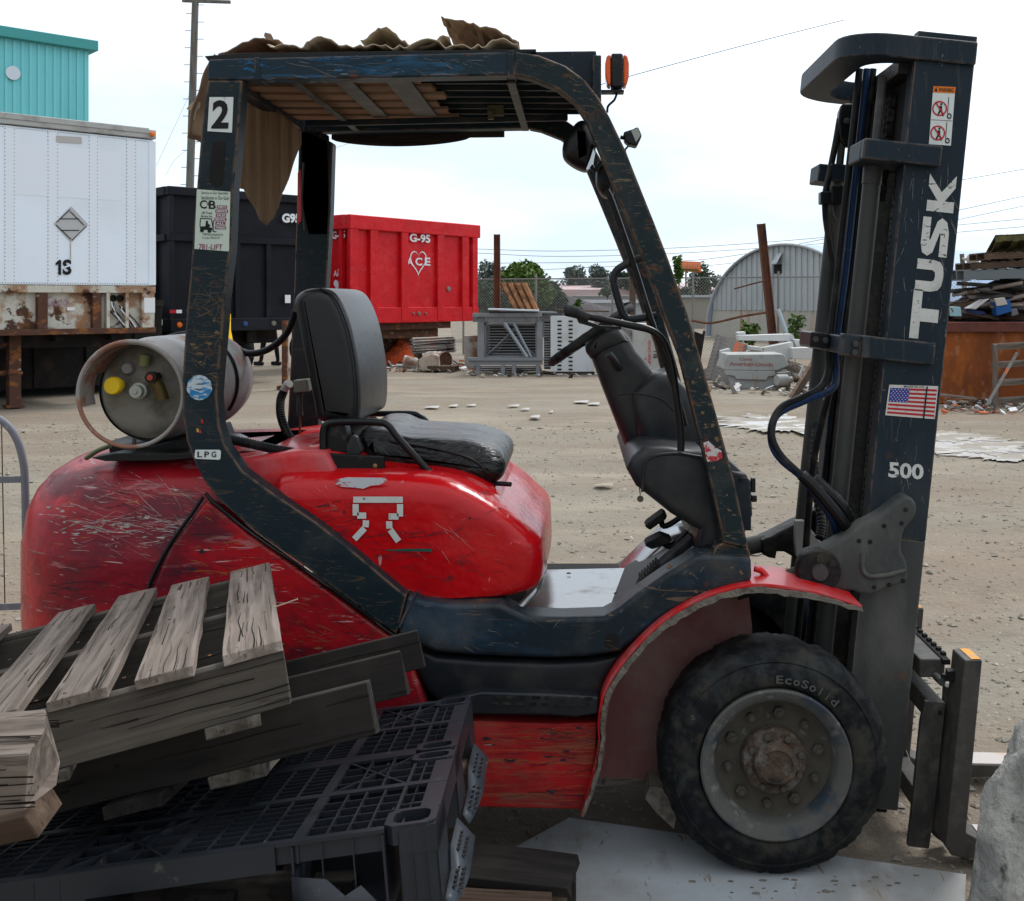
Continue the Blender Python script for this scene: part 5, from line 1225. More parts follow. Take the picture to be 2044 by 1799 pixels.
# --- hoses and regulator behind the seat
tb('air_hose', [P(478, 705-5, 3.62), P(500, 706, 3.58), P(530, 700, 3.55), P(560, 680, 3.52), P(580, 652, 3.5), P(590, 620, 3.48)], 0.0115, m_hose, n=12)
tb('corrugated_hose', [P(567, 780, 3.55), P(560, 800, 3.53), P(561, 832, 3.5), P(575, 868, 3.47), P(592, 890, 3.44), P(602, 902, 3.42)], 0.013, m_hose, n=12, sm=14, ribs=0.14)
tb('corrugated_hose', [P(440, 874, 3.04), P(490, 884, 3.05), P(530, 893, 3.06), P(570, 901, 3.10), P(602, 905, 3.20), P(603, 900, 3.42)], 0.0125, m_hose, n=12, sm=16, ribs=0.16)
pr('pressure_regulator', [(584,760),(612,757),(616,782),(586,785)], 3.5, 0.05, mat('zinc_grey', (0.2, 0.2, 0.16), 0.5), bevel=0.004)
tb('regulator_stem', [P(598, 785, 3.52), P(598, 815, 3.52), P(600, 830, 3.52)], 0.010, m_cyl, n=10)
tb('copper_pipe', [P(599, 825, 3.52), P(599, 850, 3.52), P(597, 885, 3.52)], 0.004, mat('copper', (0.2, 0.09, 0.05), 0.5, metal=0.5), n=6)
tb('white_clamp', [P(566, 782, 3.55), P(572, 770, 3.54), P(578, 766, 3.53)], 0.014, mat('white_tape', (0.5, 0.5, 0.48), 0.6), n=10)

# --- tank cradle
pr('tank_plate', [(180,914),(230,905),(380,905),(400,914),(330,920),(210,921)], 3.0, 0.45, m_black, bevel=0.002)
pr('tank_cradle', [(217,880),(236,888),(300,890),(372,872),(385,905),(217,912)], 3.1, 0.40, m_black, bevel=0.004)
tb('clamp_bolt', [P(268, 875, 3.02), P(268, 915, 3.02)], 0.006, m_cyl, n=8)
tb('latch_lever', [P(172, 915, 3.1), P(195, 900, 3.08), P(220, 890, 3.06)], 0.007, mat('olive_lever', (0.1, 0.13, 0.06), 0.6), n=6)

# --- gas cylinder: a thing of its own, strapped to the cradle
m_tank = mat('grey_tank_paint', (0.30, 0.30, 0.30), 0.38, layers=[((0.13, 0.12, 0.10), (3, 3, 3), 0.45, 0.62, 0.6, 0.6, 8), ((0.22, 0.22, 0.23), (5, 5, 5), 0.45, 0.7, 0.6), ((0.28, 0.10, 0.05), (6, 6, 6), 0.58, 0.68, 0.6, 0.8), ((0.6, 0.6, 0.6), 30, 0.66, 0.72, 0.6)], bump=[(40, 0.15, 0.003)])
m_collar = mat('rusty_collar', (0.30, 0.28, 0.26), 0.55, layers=[((0.26, 0.08, 0.03), (6, 6, 6), 0.49, 0.58, 0.75, 0.8, 8), ((0.5, 0.49, 0.47), 22, 0.6, 0.68, 0.5)], bump=[(40, 0.4, 0.004)])
TC = P(261, 787, 3.0)
GT = thing('gas_cylinder', (TC.x, 3.4, TC.z-0.155), 'grey propane cylinder with rusty collar lying across the forklift rear', 'gas cylinder')
Y1_ = Vector((0, 1, 0))
m_tend = mat('dirty_beige_end', (0.23, 0.215, 0.18), 0.7, layers=[((0.07, 0.06, 0.045), (9, 9, 9), 0.45, 0.62, 0.7, 0.8, 8), ((0.26, 0.10, 0.04), (8, 8, 8), 0.6, 0.68, 0.6)], bump=[(40, 0.3, 0.004)])
mb = MB(); mb.lathe([(0.001, 0.100), (0.06, 0.101), (0.10, 0.104), (0.125, 0.115), (0.140, 0.13)], TC, Y1_, 56, caps=False); build(mb, 'tank_end', m_tend, GT, smooth=45)
mb = MB(); mb.lathe([(0.141, 0.118), (0.153, 0.155), (0.155, 0.18), (0.155, 0.56), (0.158, 0.565), (0.158, 0.59), (0.155, 0.595), (0.150, 0.64), (0.135, 0.675), (0.10, 0.70), (0.05, 0.71), (0.001, 0.712)], TC, Y1_, 56, caps=False); build(mb, 'tank_body', m_tank, GT, smooth=45)
# collar with openings: shell segments
mb = MB(); N_ = 64; Rc = 0.147
def shell(a0, a1, y0, y1, r=Rc, t_=0.005, mbx=None):
    n = max(2, int(abs(a1-a0)/0.1)); o, i = [], []
    vs = []; 
    for k in range(n+1):
        a = a0 + (a1-a0)*k/n
        for rr_ in (r, r-t_):
            for yy in (y0, y1): vs.append((TC.x + rr_*math.cos(a), TC.y+yy, TC.z + rr_*math.sin(a)))
    fs = []
    for k in range(n):
        b = k*4; fs += [(b, b+4, b+5, b+1), (b+2, b+3, b+7, b+6), (b, b+2, b+6, b+4), (b+1, b+5, b+7, b+3)]
    fs += [(0,1,3,2), (4*n, 4*n+2, 4*n+3, 4*n+1)]
    mbx.add(vs, fs)
shell(-0.5, 2.75, 0.0, 0.13, mbx=mb, t_=0.008); shell(2.75, 5.15, 0.0, 0.004, mbx=mb); shell(5.15, 5.783, 0.0, 0.13, mbx=mb); shell(2.75, 3.4, 0.0, 0.09, mbx=mb)
co = build(mb, 'collar', m_collar, GT, smooth=50)
mb = MB(); rings = []
for k in range(65):
    a = 2*math.pi*k/64; c = Vector((TC.x + Rc*math.cos(a), TC.y, TC.z + Rc*math.sin(a))); rad = Vector((math.cos(a), 0, math.sin(a)))
    rings.append([c + (rad*math.cos(b) + Y1_*math.sin(b))*0.0062 for b in [2*math.pi*j/8 for j in range(8)]])
mb.loft(rings, caps=False); build(mb, 'collar_rim', m_collar, co, smooth=60)
mb = MB(); mb.lathe([(0.001, 0.06), (0.02, 0.06), (0.026, 0.055), (0.028, 0.03), (0.024, 0.028)], P(222, 771, 3.05) - Y1_*0.03, Y1_*1, 16); 
mb = MB(); q = P(223, 771, 3.04); mb.lathe([(0.001, 0), (0.022, 0.0), (0.026, 0.006), (0.026, 0.022), (0.018, 0.03), (0.018, 0.05)], q, Y1_, 14); build(mb, 'yellow_cap', mat('yellow_plastic', (0.72, 0.48, 0.02), 0.35), GT, smooth=40)
mb = MB(); q = P(270, 782, 3.05); mb.lathe([(0.001, -0.004), (0.006, -0.004), (0.007, 0), (0.018, 0.0), (0.018, 0.02), (0.024, 0.022), (0.024, 0.045)], q, Y1_, 12); build(mb, 'gauge_fitting', mat('pale_zinc', (0.36, 0.38, 0.33), 0.5, metal=0.3), GT, smooth=40)
mb = MB(); q = P(299, 754, 3.03); mb.lathe([(0.001, 0), (0.009, 0.0), (0.010, 0.004), (0.018, 0.005), (0.018, 0.02), (0.012, 0.022), (0.012, 0.06)], q, Y1_, 6); vo = build(mb, 'outlet_nut', m_dark, GT, smooth=30)
mb = MB(); mb.lathe([(0.001, -0.002), (0.008, -0.001), (0.009, 0.001)], q, Y1_, 12); build(mb, 'red_plug', mat('red_plug', (0.4, 0.06, 0.04), 0.5), vo)
tb('brass_valve', [P(306, 760, 3.06), P(318, 775, 3.06), P(326, 800, 3.06)], 0.017, mat('dull_brass', (0.10, 0.07, 0.025), 0.5, metal=0.5), vo, n=10)
tb('relief_valve', [P(287, 730, 3.08), P(289, 715, 3.08), P(290, 708, 3.08)], 0.016, mat('olive_brass', (0.22, 0.21, 0.09), 0.5), GT, n=10)
mb = MB(); q = P(252, 736, 3.08); mb.lathe([(0.001, 0), (0.014, 0.0), (0.018, 0.008)], q, Y1_, 14); build(mb, 'weld_boss', m_tank, GT)
tb('strap', [Vector((TC.x + 0.159*math.cos(a), 3.44, TC.z + 0.159*math.sin(a))) for a in [0.1*k - 0.6 for k in range(44)]], 0.006, m_black, GT, n=6, sm=0)

# --- hood letter mark, stickers
m_let = m_letters
def stroke(mbx, pts, w, Y):
    for i in range(len(pts)-1):
        a, b = P(*pts[i], Y), P(*pts[i+1], Y); d = (b-a).normalized(); s_ = Vector((d.z, 0, -d.x))*w/2
        e = d*w*0.25
        mbx.add([a-s_+e*(i > 0), b-s_, b+s_, a+s_+e*(i > 0)], [(0,1,2,3)])
mb = MB(); yh = 2.972
cv = lambda pts: [(651.2+.354*x, 542.7+.354*y) for x, y in pts]
stroke(mb, cv([(432,1285),(152,1285)]), 0.017, yh); stroke(mb, cv([(166,1310),(166,1375),(225,1375)]), 0.017, yh-.0006); stroke(mb, cv([(224,1402),(222,1440),(158,1508)]), 0.017, yh-.0012)
stroke(mb, cv([(416,1310),(416,1380),(352,1380)]), 0.017, yh-.0006); stroke(mb, cv([(354,1407),(356,1448),(408,1520)]), 0.017, yh-.0012)
build(mb, 'letter_mark', m_letters, ho, smooth=0)
mb = MB(); pts = cv([(50,1160),(120,1148),(330,1150),(345,1165),(300,1190),(250,1195),(210,1212),(150,1205),(80,1200),(50,1185)])
mb.add([P(u, v+4, 2.978) for u, v in pts], [tuple(range(len(pts)))]); build(mb, 'worn_label', mat('torn_label', (0.5, 0.52, 0.54), 0.6, layers=[((0.45, 0.02, 0.02), (30, 30, 60), 0.56, 0.6, 0.9)]), ho, smooth=0)
mb = MB(); pts = cv([(330,1568),(470,1562),(595,1562),(595,1578),(480,1576),(345,1574)]); mb.add([P(u, v, 2.9735) for u, v in pts], [tuple(range(len(pts)))]); build(mb, 'green_scrape', mat('green_scrape', (0.01, 0.09, 0.07), 0.5), ho, smooth=0)
yp = YN - 0.002
def decal(name, pts, mt, Y=yp, par=None, lab=None):
    mb = MB(); mb.add([P(u, v, Y) for u, v in pts], [tuple(range(len(pts)))]); return build(mb, name, mt, par or FL, smooth=0, label=lab)
d2 = decal('number_sticker', [(418,194),(466,194),(463,265),(414,262)], m_white_st, lab='white sticker with a bold black 2')
text_on('digit', '2', P(425, 200, yp-.001), P(459, 200, yp-.001), P(421.5, 257, yp-.001), m_inkblack, d2, 0.035)
d3 = decal('company_sticker', [(393,378),(460,383),(457,502),(388,497)], mat('pale_green_sticker', (0.50, 0.58, 0.50), 0.5), lab='pale lift truck service sticker with phone number')
ys = yp-.001
for txt, u0, u1, v0, v1, mt_, bd in [('Service is Our Speciality', 402, 456, 382, 389, m_inkblack, .0), ('Satisfaction is Our Goal', 402, 457, 391, 398, m_inkblack, .0), ('C', 399, 413, 399, 416, m_inkblack, .02), ('&', 413.5, 418, 403, 410, m_inkblack, 0), ('B', 417, 431, 400, 417, m_inkblack, .02),
        ('Lift Truck', 403, 424, 422, 427, m_inkblack, .01), ('Service, Inc.', 401, 425, 429, 434, m_inkblack, .01), ('1040 Brea Industrial Dr.', 405, 446, 465, 470, m_inkblack, 0), ('St. Louis, MO 63139', 404, 438, 472, 477, m_inkblack, 0), ('781-LIFT', 397, 444, 487, 498, m_inkpurple, .01)]:
    text_on('sticker_text', txt, P(u0, v0, ys), P(u1, v0+1, ys), P(u0-.5, v1, ys), mt_, d3, bd)
for i, (txt, u0, u1) in enumerate([('PARTS', 433, 453), ('SERVICE', 430, 455), ('SALES', 431, 451), ('RENTAL', 428, 452), ('ALL', 430, 450), ('MAKES', 429, 451)]):
    v0 = 410 + i*8.2
    decal('sticker_bar', [(u0, v0), (u1, v0+.6), (u1-.3, v0+7), (u0-.3, v0+6.4)], m_inkpurple, ys, d3)
    text_on('sticker_text', txt, P(u0+2, v0+1.2, ys-.001), P(u1-2, v0+1.6, ys-.001), P(u0+2, v0+5.6, ys-.001), m_white_st, d3, .02)
mb = MB()
for a in ([(400,436),(422,437)], [(400,436),(399,452)], [(422,437),(426,461)], [(426,440),(425,462)], [(425,462),(432,463)]): stroke(mb, a, 0.0022, ys)
mb.add([P(u, v, ys) for u, v in [(399,452),(412,452),(423,455),(424,459),(400,459)]], [(0,1,2,3,4)]); mb.add([P(u, v, ys) for u, v in [(411,441),(415,441),(415,446),(420,450),(418,453),(410,453)]], [tuple(range(6))])
for c_ in ((403,460),(418,461)): mb.add([P(c_[0]+4*math.cos(a), c_[1]+4*math.sin(a), ys-.0006) for a in [k*.628 for k in range(10)]], [tuple(range(10))])
build(mb, 'forklift_symbol', m_inkblack, d3, smooth=0)
d4 = decal('fuel_sticker', [(390,898),(438,898),(441,901),(440,916),(437,918),(391,916),(388,913)], m_white_st, lab='small white LPG sticker')
for ch, u0 in (('L', 394), ('P', 408), ('G', 422)): text_on('sticker_text', ch, P(u0, 901.5, ys), P(u0+9.5, 901.5, ys), P(u0, 913, ys), m_inkblack, d4, 0.02)
rd = [(398 + 25*math.cos(a)*(1+.04*math.sin(9*a)), 774 + 25*math.sin(a)) for a in [k*2*math.pi/36 for k in range(36)]]
d5 = decal('round_sticker', rd, mat('scuffed_round', (0.45, 0.52, 0.55), 0.6, layers=[((0.03, 0.2, 0.42), (26, 26, 60), 0.47, 0.54, 0.9), ((0.03, 0.04, 0.05), (20, 20, 110), 0.60, 0.63, 0.9)]), lab='scuffed round blue and white sticker')
decal('blue_band', [(378,776),(400,784),(420,776),(420,786),(398,796),(380,788)], mat('scuffed_blue', (0.02, 0.18, 0.42), 0.6, layers=[((0.45, 0.5, 0.52), (20, 20, 60), 0.58, 0.62, 0.8)]), ys, d5)
decal('torn_sticker', [(1404,884),(1414,880),(1424,890),(1440,900),(1443,914),(1432,920),(1412,922),(1408,905)], mat('torn_red_white', (0.5, 0.48, 0.46), 0.6, layers=[((0.4, 0.02, 0.03), (50, 50, 50), 0.5, 0.55, 0.95)]), lab='torn red and white sticker')
for (u, v, c) in ((403, 841, (0.5, 0.02, 0.02)), (394, 859, (0.5, 0.35, 0.02)), (399, 861, (0.4, 0.02, 0.1))):
    decal('paint_spot', [(u-2, v-4), (u+2, v-3), (u+3, v+4), (u-1, v+4)], mat('spot%d%d' % (u, v), c, 0.6))

# ================================================================== mast, in its own leaning frame
MA = math.atan2(158, 1537)
MB0 = Vector(((1792-CU)*3.10/FPX, 0, EYE-(1619-CV)*3.10/FPX))
ms = Vector((math.sin(MA), 0, math.cos(MA))); mt_ = Vector((math.cos(MA), 0, -math.sin(MA))); my = Vector((0, 1, 0))
MO = thing_none = None
def M(s_, t_, y): return MB0 + ms*s_ + mt_*t_ + my*y
def mbox(mbx, s0, s1, t0, t1, y0, y1): return mbx.boxm(M((s0+s1)/2, (t0+t1)/2, (y0+y1)/2), (abs(t1-t0), abs(y1-y0), abs(s1-s0)), (mt_, my, ms))
mast = MB()
# outer rail: C-section channels, near and far
def rail(y0, y1, inner, s0, s1, mt, t0=-0.172, nm='mast_rail'):
    m = MB()
    mbox(m, s0, s1, t0, 0, y0, y0+0.014*(1 if inner > 0 else 1))
    if inner > 0: mbox(m, s0, s1, t0, t0+0.018, y0+0.014, y1); mbox(m, s0, s1, -0.018, 0, y0+0.014, y1)
    else: mbox(m, s0, s1, t0, t0+0.018, y0-(y1-y0), y0); mbox(m, s0, s1, -0.018, 0, y0-(y1-y0), y0)
    return build(m, nm, mt, FL, bevel=0.002)
m_mastg = mat('mast_paint', (0.009, 0.019, 0.029), 0.5, spec=0.2, edge=((0.17, 0.12, 0.09), 0.007, 0.42), layers=[((0.07, 0.075, 0.07), (3, 3, 1.0), 0.5, 0.74, 0.55, 0.7, 8), ((0.12, 0.11, 0.095), (30, 30, 3), 0.6, 0.75, 0.4), (RUST, (9, 9, 6), 0.64, 0.78, 0.45, 0.85), ((0.35, 0.34, 0.3), 70, 0.70, 0.76, 0.5, 0.8, 3)], bump=[(70, 0.15, 0.003)])
nr = rail(3.10, 3.16, 1, 0.78, 2.22, m_mastg)
rail(3.10, 3.16, 1, 0.0, 0.779, m_mastlow)
rail(3.75, 3.81, -1, 0.0, 2.22, m_mastg)
m = MB(); mbox(m, -0.02, 2.17, -0.150, -0.022, 3.125, 3.137); mbox(m, -0.02, 2.17, -0.150, -0.135, 3.137, 3.19); build(m, 'inner_mast_rail', m_grease, FL, bevel=0.002)
m = MB(); mbox(m, -0.02, 2.17, -0.150, -0.022, 3.713, 3.725); mbox(m, -0.02, 2.17, -0.150, -0.135, 3.66, 3.713); build(m, 'inner_mast_rail', m_grease, FL, bevel=0.002)
m = MB(); mbox(m, 1.85, 2.15, -0.16, -0.06, 3.19, 3.68); build(m, 'mast_head_block', m_dark, FL, bevel=0.006)
m = MB(); mbox(m, 2.12, 2.168, -0.205, -0.06, 3.14, 3.71); build(m, 'mast_head_bar', m_grease, FL, bevel=0.004)
m = MB(); mbox(m, 1.28, 1.33, -0.06, -0.03, 3.16, 3.72); mbox(m, 0.05, 0.14, -0.09, -0.05, 3.19, 3.66); build(m, 'inner_crossbar', m_dark, FL, bevel=0.003)
# cylinders
def cylinder(y, s1):
    m = MB(); m.tube([M(-0.02, -0.232, y), M(s1, -0.232, y)], 0.0265, 20); o = build(m, 'lift_cylinder', m_cyl, FL)
    m = MB(); m.tube([M(s1-0.06, -0.232, y), M(s1+0.005, -0.232, y)], 0.029, 20); build(m, 'gland_nut', m_cyl, o)
    m = MB(); m.tube([M(s1, -0.232, y), M(s1+0.26, -0.232, y)], 0.013, 12); build(m, 'piston_rod', m_flat, o)
cylinder(3.205, 1.86); cylinder(3.64, 1.80)
# strap bracket near top and its far twin
for y0, y1 in ((3.07, 3.24), (3.61, 3.78)):
    m = MB(); mbox(m, 1.853, 1.913, -0.30 if y0 < 3.3 else -0.27, -0.075, y0, y0+0.035); mbox(m, 1.853, 1.913, -0.30, -0.17, y0+0.035, y1); build(m, 'cylinder_strap', m_mastg, FL, bevel=0.006, seg=3)
# cross member with hose clamp
m = MB(); mbox(m, 1.287, 1.352, -0.245, -0.035, 3.075, 3.10); mbox(m, 1.287, 1.352, -0.30, -0.24, 3.09, 3.13); build(m, 'mast_crossmember', m_mastg, FL, bevel=0.006, seg=3)
m = MB(); mbox(m, 1.29, 1.345, -0.285, -0.245, 3.13, 3.74); build(m, 'mast_crossmember', m_mastg, FL, bevel=0.005)
m = MB(); mbox(m, 1.30, 1.345, -0.345, -0.285, 3.30, 3.46); cb = build(m, 'hose_clamp', m_black, FL, bevel=0.004)
for (s_, t_, y) in ((1.325, -0.262, 3.085), (1.30, -0.262, 3.085), (1.323, -0.33, 3.296), (1.323, -0.30, 3.296)):
    m = MB(); m.lathe([(0.001, -0.006), (0.009, -0.005), (0.010, 0)], M(s_, t_, y), my, 8); build(m, 'clamp_bolt', m_cyl, cb)
# top bow: a thick plate bent round the mast head
def bow(t_out, r, y0, y1, off):
    pts = [(0.0+off*0, y0)]
    for k in range(9):
        a = k/8*math.pi/2; pts.append((t_out + r - r*math.sin(a), y0 + r - r*math.cos(a)))
    for k in range(9):
        a = k/8*math.pi/2; pts.append((t_out + r - r*math.cos(a), y1 - r + r*math.sin(a)))
    pts.append((0.0, y1)); return pts
outer = bow(-0.380, 0.14, 3.085, 3.825, 0); inner = bow(-0.285, 0.10, 3.165, 3.745, 1)
m = MB(); n = len(outer); vs = []
for s_ in (2.155, 2.222):
    for t_, y in outer: vs.append(M(s_ , t_, y))
    for t_, y in inner: vs.append(M(s_, t_, y))
fs = []
for k in range(n-1):
    fs += [(k, k+1, n+k+1, n+k), (2*n+k, 2*n+k+1, 3*n+k+1, 3*n+k), (k, k+1, 2*n+k+1, 2*n+k), (n+k, n+k+1, 3*n+k+1, 3*n+k)]
fs += [(0, n, 3*n, 2*n), (n-1, 2*n-1, 4*n-1, 3*n-1)]
m.add(vs, fs); build(m, 'mast_top_bow', m_mastg, FL, bevel=0.006, seg=3)
m = MB(); mbox(m, 2.222, 2.24, -0.17, 0.0, 3.10, 3.14); build(m, 'rail_cap', m_mastg, FL)
# chains: link plates in two strands
m_chain2 = mat('greasy_chain', (0.012, 0.012, 0.012), 0.4, layers=[((0.08, 0.075, 0.065), 40, 0.5, 0.65, 0.7)])
for y in (3.27, 3.56):
    m = MB(); s_ = 0.25; k = 0
    while s_ < 2.0:
        for dy in ((-0.010, 0.010) if k % 2 else (-0.004, 0.004)):
            mbox(m, s_-0.014, s_+0.014, -0.145, -0.125, y+dy-0.002, y+dy+0.002)
        m.tube([M(s_+0.0095, -0.135, y-0.014), M(s_+0.0095, -0.135, y+0.014)], 0.004, 6)
        s_ += 0.019; k += 1
    build(m, 'lift_chain', m_chain2, FL, smooth=0, kind='stuff')
m = MB(); s_ = 1.78; k = 0
while s_ < 2.1:
    for dy in ((-0.02, 0, 0.02) if k % 2 else (-0.012, 0.012)): mbox(m, s_-0.016, s_+0.016, -0.185, -0.165, 3.30+dy-0.003, 3.30+dy+0.003)
    s_ += 0.022; k += 1
build(m, 'chain_top', m_chain2, FL, smooth=0, kind='stuff')
m = MB(); m.lathe([(0.001, -0.02), (0.045, -0.02), (0.045, 0.02), (0.001, 0.02)], M(2.06, -0.17, 3.62), my, 24); build(m, 'pulley', m_dark, FL, smooth=40)
m = MB(); m.prism(PX([(1683,206),(1676,222),(1673,245),(1676,278),(1686,293),(1706,293),(1712,206)], 3.62), 3.62, 3.66); po = build(m, 'hose_guard', m_black, FL, bevel=0.008)
m = MB(); m.lathe([(0.001, -0.01), (0.010, -0.008), (0.012, 0)], P(1691, 242, 3.62), my, 12); build(m, 'guard_bolt', m_flat, po)
# hydraulic hoses: three run down the mast, loop out and back under the bracket
m_bluehose = mat('blue_hose_stripe', (0.009, 0.03, 0.085), 0.45, layers=[((0.016, 0.016, 0.017), (60, 60, 6), 0.5, 0.6, 0.7), ((0.2, 0.25, 0.3), (30, 30, 50), 0.68, 0.7, 0.6)])
def ht(name, pts, r, mt, sm=8, **k): return tb(name, pts, r, mt, FL, n=10, sm=sm, **k)
for dt, dy, mt, lp_ in ((0.0, 0.0, m_hose, 0), (15, 0.012, m_bluehose, 1), (27, 0.03, m_hose, 2)):
    y = 3.36 + dy
    up_ = [P(1716+dt, 138, y), P(1714+dt, 155, y), P(1703+dt, 260, y), P(1688+dt, 400, y), P(1673+dt, 540, y), P(1657+dt*.8, 690, y-.02)]
    if lp_ < 2:
        lw = [P(1655+lp_*14, 735+lp_*6, 3.33), P(1640+lp_*20, 772+lp_*5, 3.29), P(1600+lp_*4, 795+lp_*6, 3.24), P(1562, 812+lp_*8, 3.20), P(1543, 842, 3.17), P(1541, 875+lp_*10, 3.14), P(1560, 912+lp_*6, 3.12), P(1600, 950+lp_*2, 3.10), P(1640-lp_*12, 990-lp_*1, 3.09), P(1672-lp_*14, 1030+lp_*0, 3.10), P(1690-lp_*20, 1062, 3.13), P(1700-lp_*22, 1085, 3.2)]
    else: lw = [M(0.95, -0.275, y), M(0.6, -0.27, y), M(0.3, -0.27, y)]
    ht('hydraulic_hose', up_ + lw, 0.0115, mt)
ht('hose_sleeve', [P(1600, 948, 3.09), P(1622, 968, 3.085), P(1650, 1000, 3.08), P(1678, 1035, 3.085), P(1694, 1062, 3.10)], 0.0165, m_black, ribs=0.05)
ht('hose_sleeve', [P(1625, 955, 3.11), P(1650, 978, 3.10), P(1680, 1010, 3.10), P(1700, 1045, 3.12), P(1706, 1060, 3.13)], 0.0165, m_black, ribs=0.05)
ht('corrugated_hose', [P(1634, 820, 3.66), P(1627, 870, 3.6), P(1624, 930, 3.55), P(1630, 985, 3.5), P(1640, 1040, 3.45), P(1636, 1075, 3.42)], 0.0135, m_hose, sm=12, ribs=0.16)
ht('side_hose', [P(1676, 238, 3.64), P(1668, 285, 3.63), P(1657, 340, 3.62), P(1648, 385, 3.60), P(1648, 430, 3.60), P(1655, 480, 3.6), P(1664, 540, 3.6), P(1672, 640, 3.6)], 0.011, m_hose)
m = MB(); m.boxm(P(1652, 396, 3.58), (0.055, 0.04, 0.042)); m.boxm(P(1670, 390, 3.58), (0.05, 0.06, 0.06)); o = build(m, 'hose_clamp', m_black, FL, bevel=0.005)
tb('cable_tie', [P(1660, 408, 3.58), P(1664, 428, 3.57), P(1670, 440, 3.57)], 0.003, m_flat, o, n=5)
# inner dark edge of the near rail gap, dust lights
# tilt bracket (casting), hub, tilt cylinders
cvb = lambda pts: [(1411+.2124*x, 976.8+.2124*y) for x, y in pts]
br = cvb([(1080,560),(1200,500),(1330,430),(1450,330),(1560,280),(1680,205),(1760,140),(1800,110)]) + [(p.x, p.y) for p in CR([Vector((1794,1000)), Vector((1805,992)), Vector((1818,993)), Vector((1829,1005)), Vector((1830,1024)), Vector((1822,1040)), Vector((1810,1052)), Vector((1803,1066))], 3)] + cvb([(1830,520),(1835,600),(1870,660),(1895,740),(1890,850),(1840,900),(1700,930),(1600,975),(1540,1000),(1440,990),(1380,960),(1300,960),(1180,945),(1050,960),(930,930),(870,850),(860,760),(890,680),(950,600)])
pl('tilt_bracket', br, 3.035, 0.075, 0.012, m_mastlow, n=3)
cvt = cvb([(1320,600),(1500,470),(1640,450),(1700,600),(1740,740),(1800,790),(1600,860),(1480,850),(1400,760)])
hb = P(1634, 1140, 3.03)
m = MB(); m.lathe([(0.001, -0.012), (0.058, -0.012), (0.062, -0.004), (0.062, 0.03)], hb, my, 28); ho_ = build(m, 'bracket_hub', m_grease, FL, smooth=40)
m = MB(); m.lathe([(0.001, -0.024), (0.022, -0.023), (0.024, -0.018), (0.024, -0.012)], hb, my, 20); build(m, 'pivot_pin', m_flat, ho_, smooth=40)
for (u, v) in ((1634, 1114), (1658, 1123)):
    m = MB(); m.lathe([(0.001, -0.022), (0.010, -0.020), (0.011, -0.012)], P(u, v, 3.02), my, 8); build(m, 'hub_bolt', m_grease, ho_)
for (u, v) in ((1808, 1018), (1765, 1050), (1800, 1045), (1715, 1080), (1737, 1082), (1745, 1173), (1775, 1168), (1803, 1160)):
    m = MB(); m.lathe([(0.001, -0.002), (0.006, -0.0015), (0.007, 0.002)], P(u, v, 3.034), my, 8); build(m, 'casting_dimple', m_dark, FL)
tb('bracket_ridge', [P(1722, 1105, 3.036), P(1722, 1135, 3.032), P(1735, 1150, 3.03), P(1770, 1148, 3.03), P(1808, 1138, 3.034)], 0.007, m_mastlow, n=8)
tb('tilt_cylinder', [P(1540, 1172, 3.10), P(1570, 1160, 3.09), P(1610, 1146, 3.08), P(1634, 1140, 3.08)], 0.030, m_grease, n=14, sm=3)
tb('tilt_rod', [P(1470, 1185, 3.10), P(1545, 1162, 3.10)], 0.020, m_grease, n=12, sm=0)
tb('tilt_rod', [P(1490, 1091, 3.6), P(1530, 1083, 3.6)], 0.030, m_cyl, n=12, sm=0)
pl('rod_yoke', [(1518,1075),(1535,1068),(1560,1055),(1590,1040),(1600,1055),(1595,1100),(1580,1108),(1562,1098),(1548,1098),(1545,1112),(1532,1110),(1520,1104)], 3.55, 0.10, 0.01, m_grease, Yp=3.58)
m = MB(); m.prism(PX([(1588,1040),(1606,1040),(1646,1092),(1640,1100),(1590,1112),(1587,1085)], 3.5), 3.50, 3.53); build(m, 'bracket_plate', mat('pale_worn_plate', (0.32, 0.31, 0.29), 0.6), FL, bevel=0.003)
pl('tilt_bracket', [(1560,1052),(1615,1018),(1700,990),(1700,1120),(1640,1120),(1600,1100)], 3.72, 0.06, 0.01, m_grease, Yp=3.75)
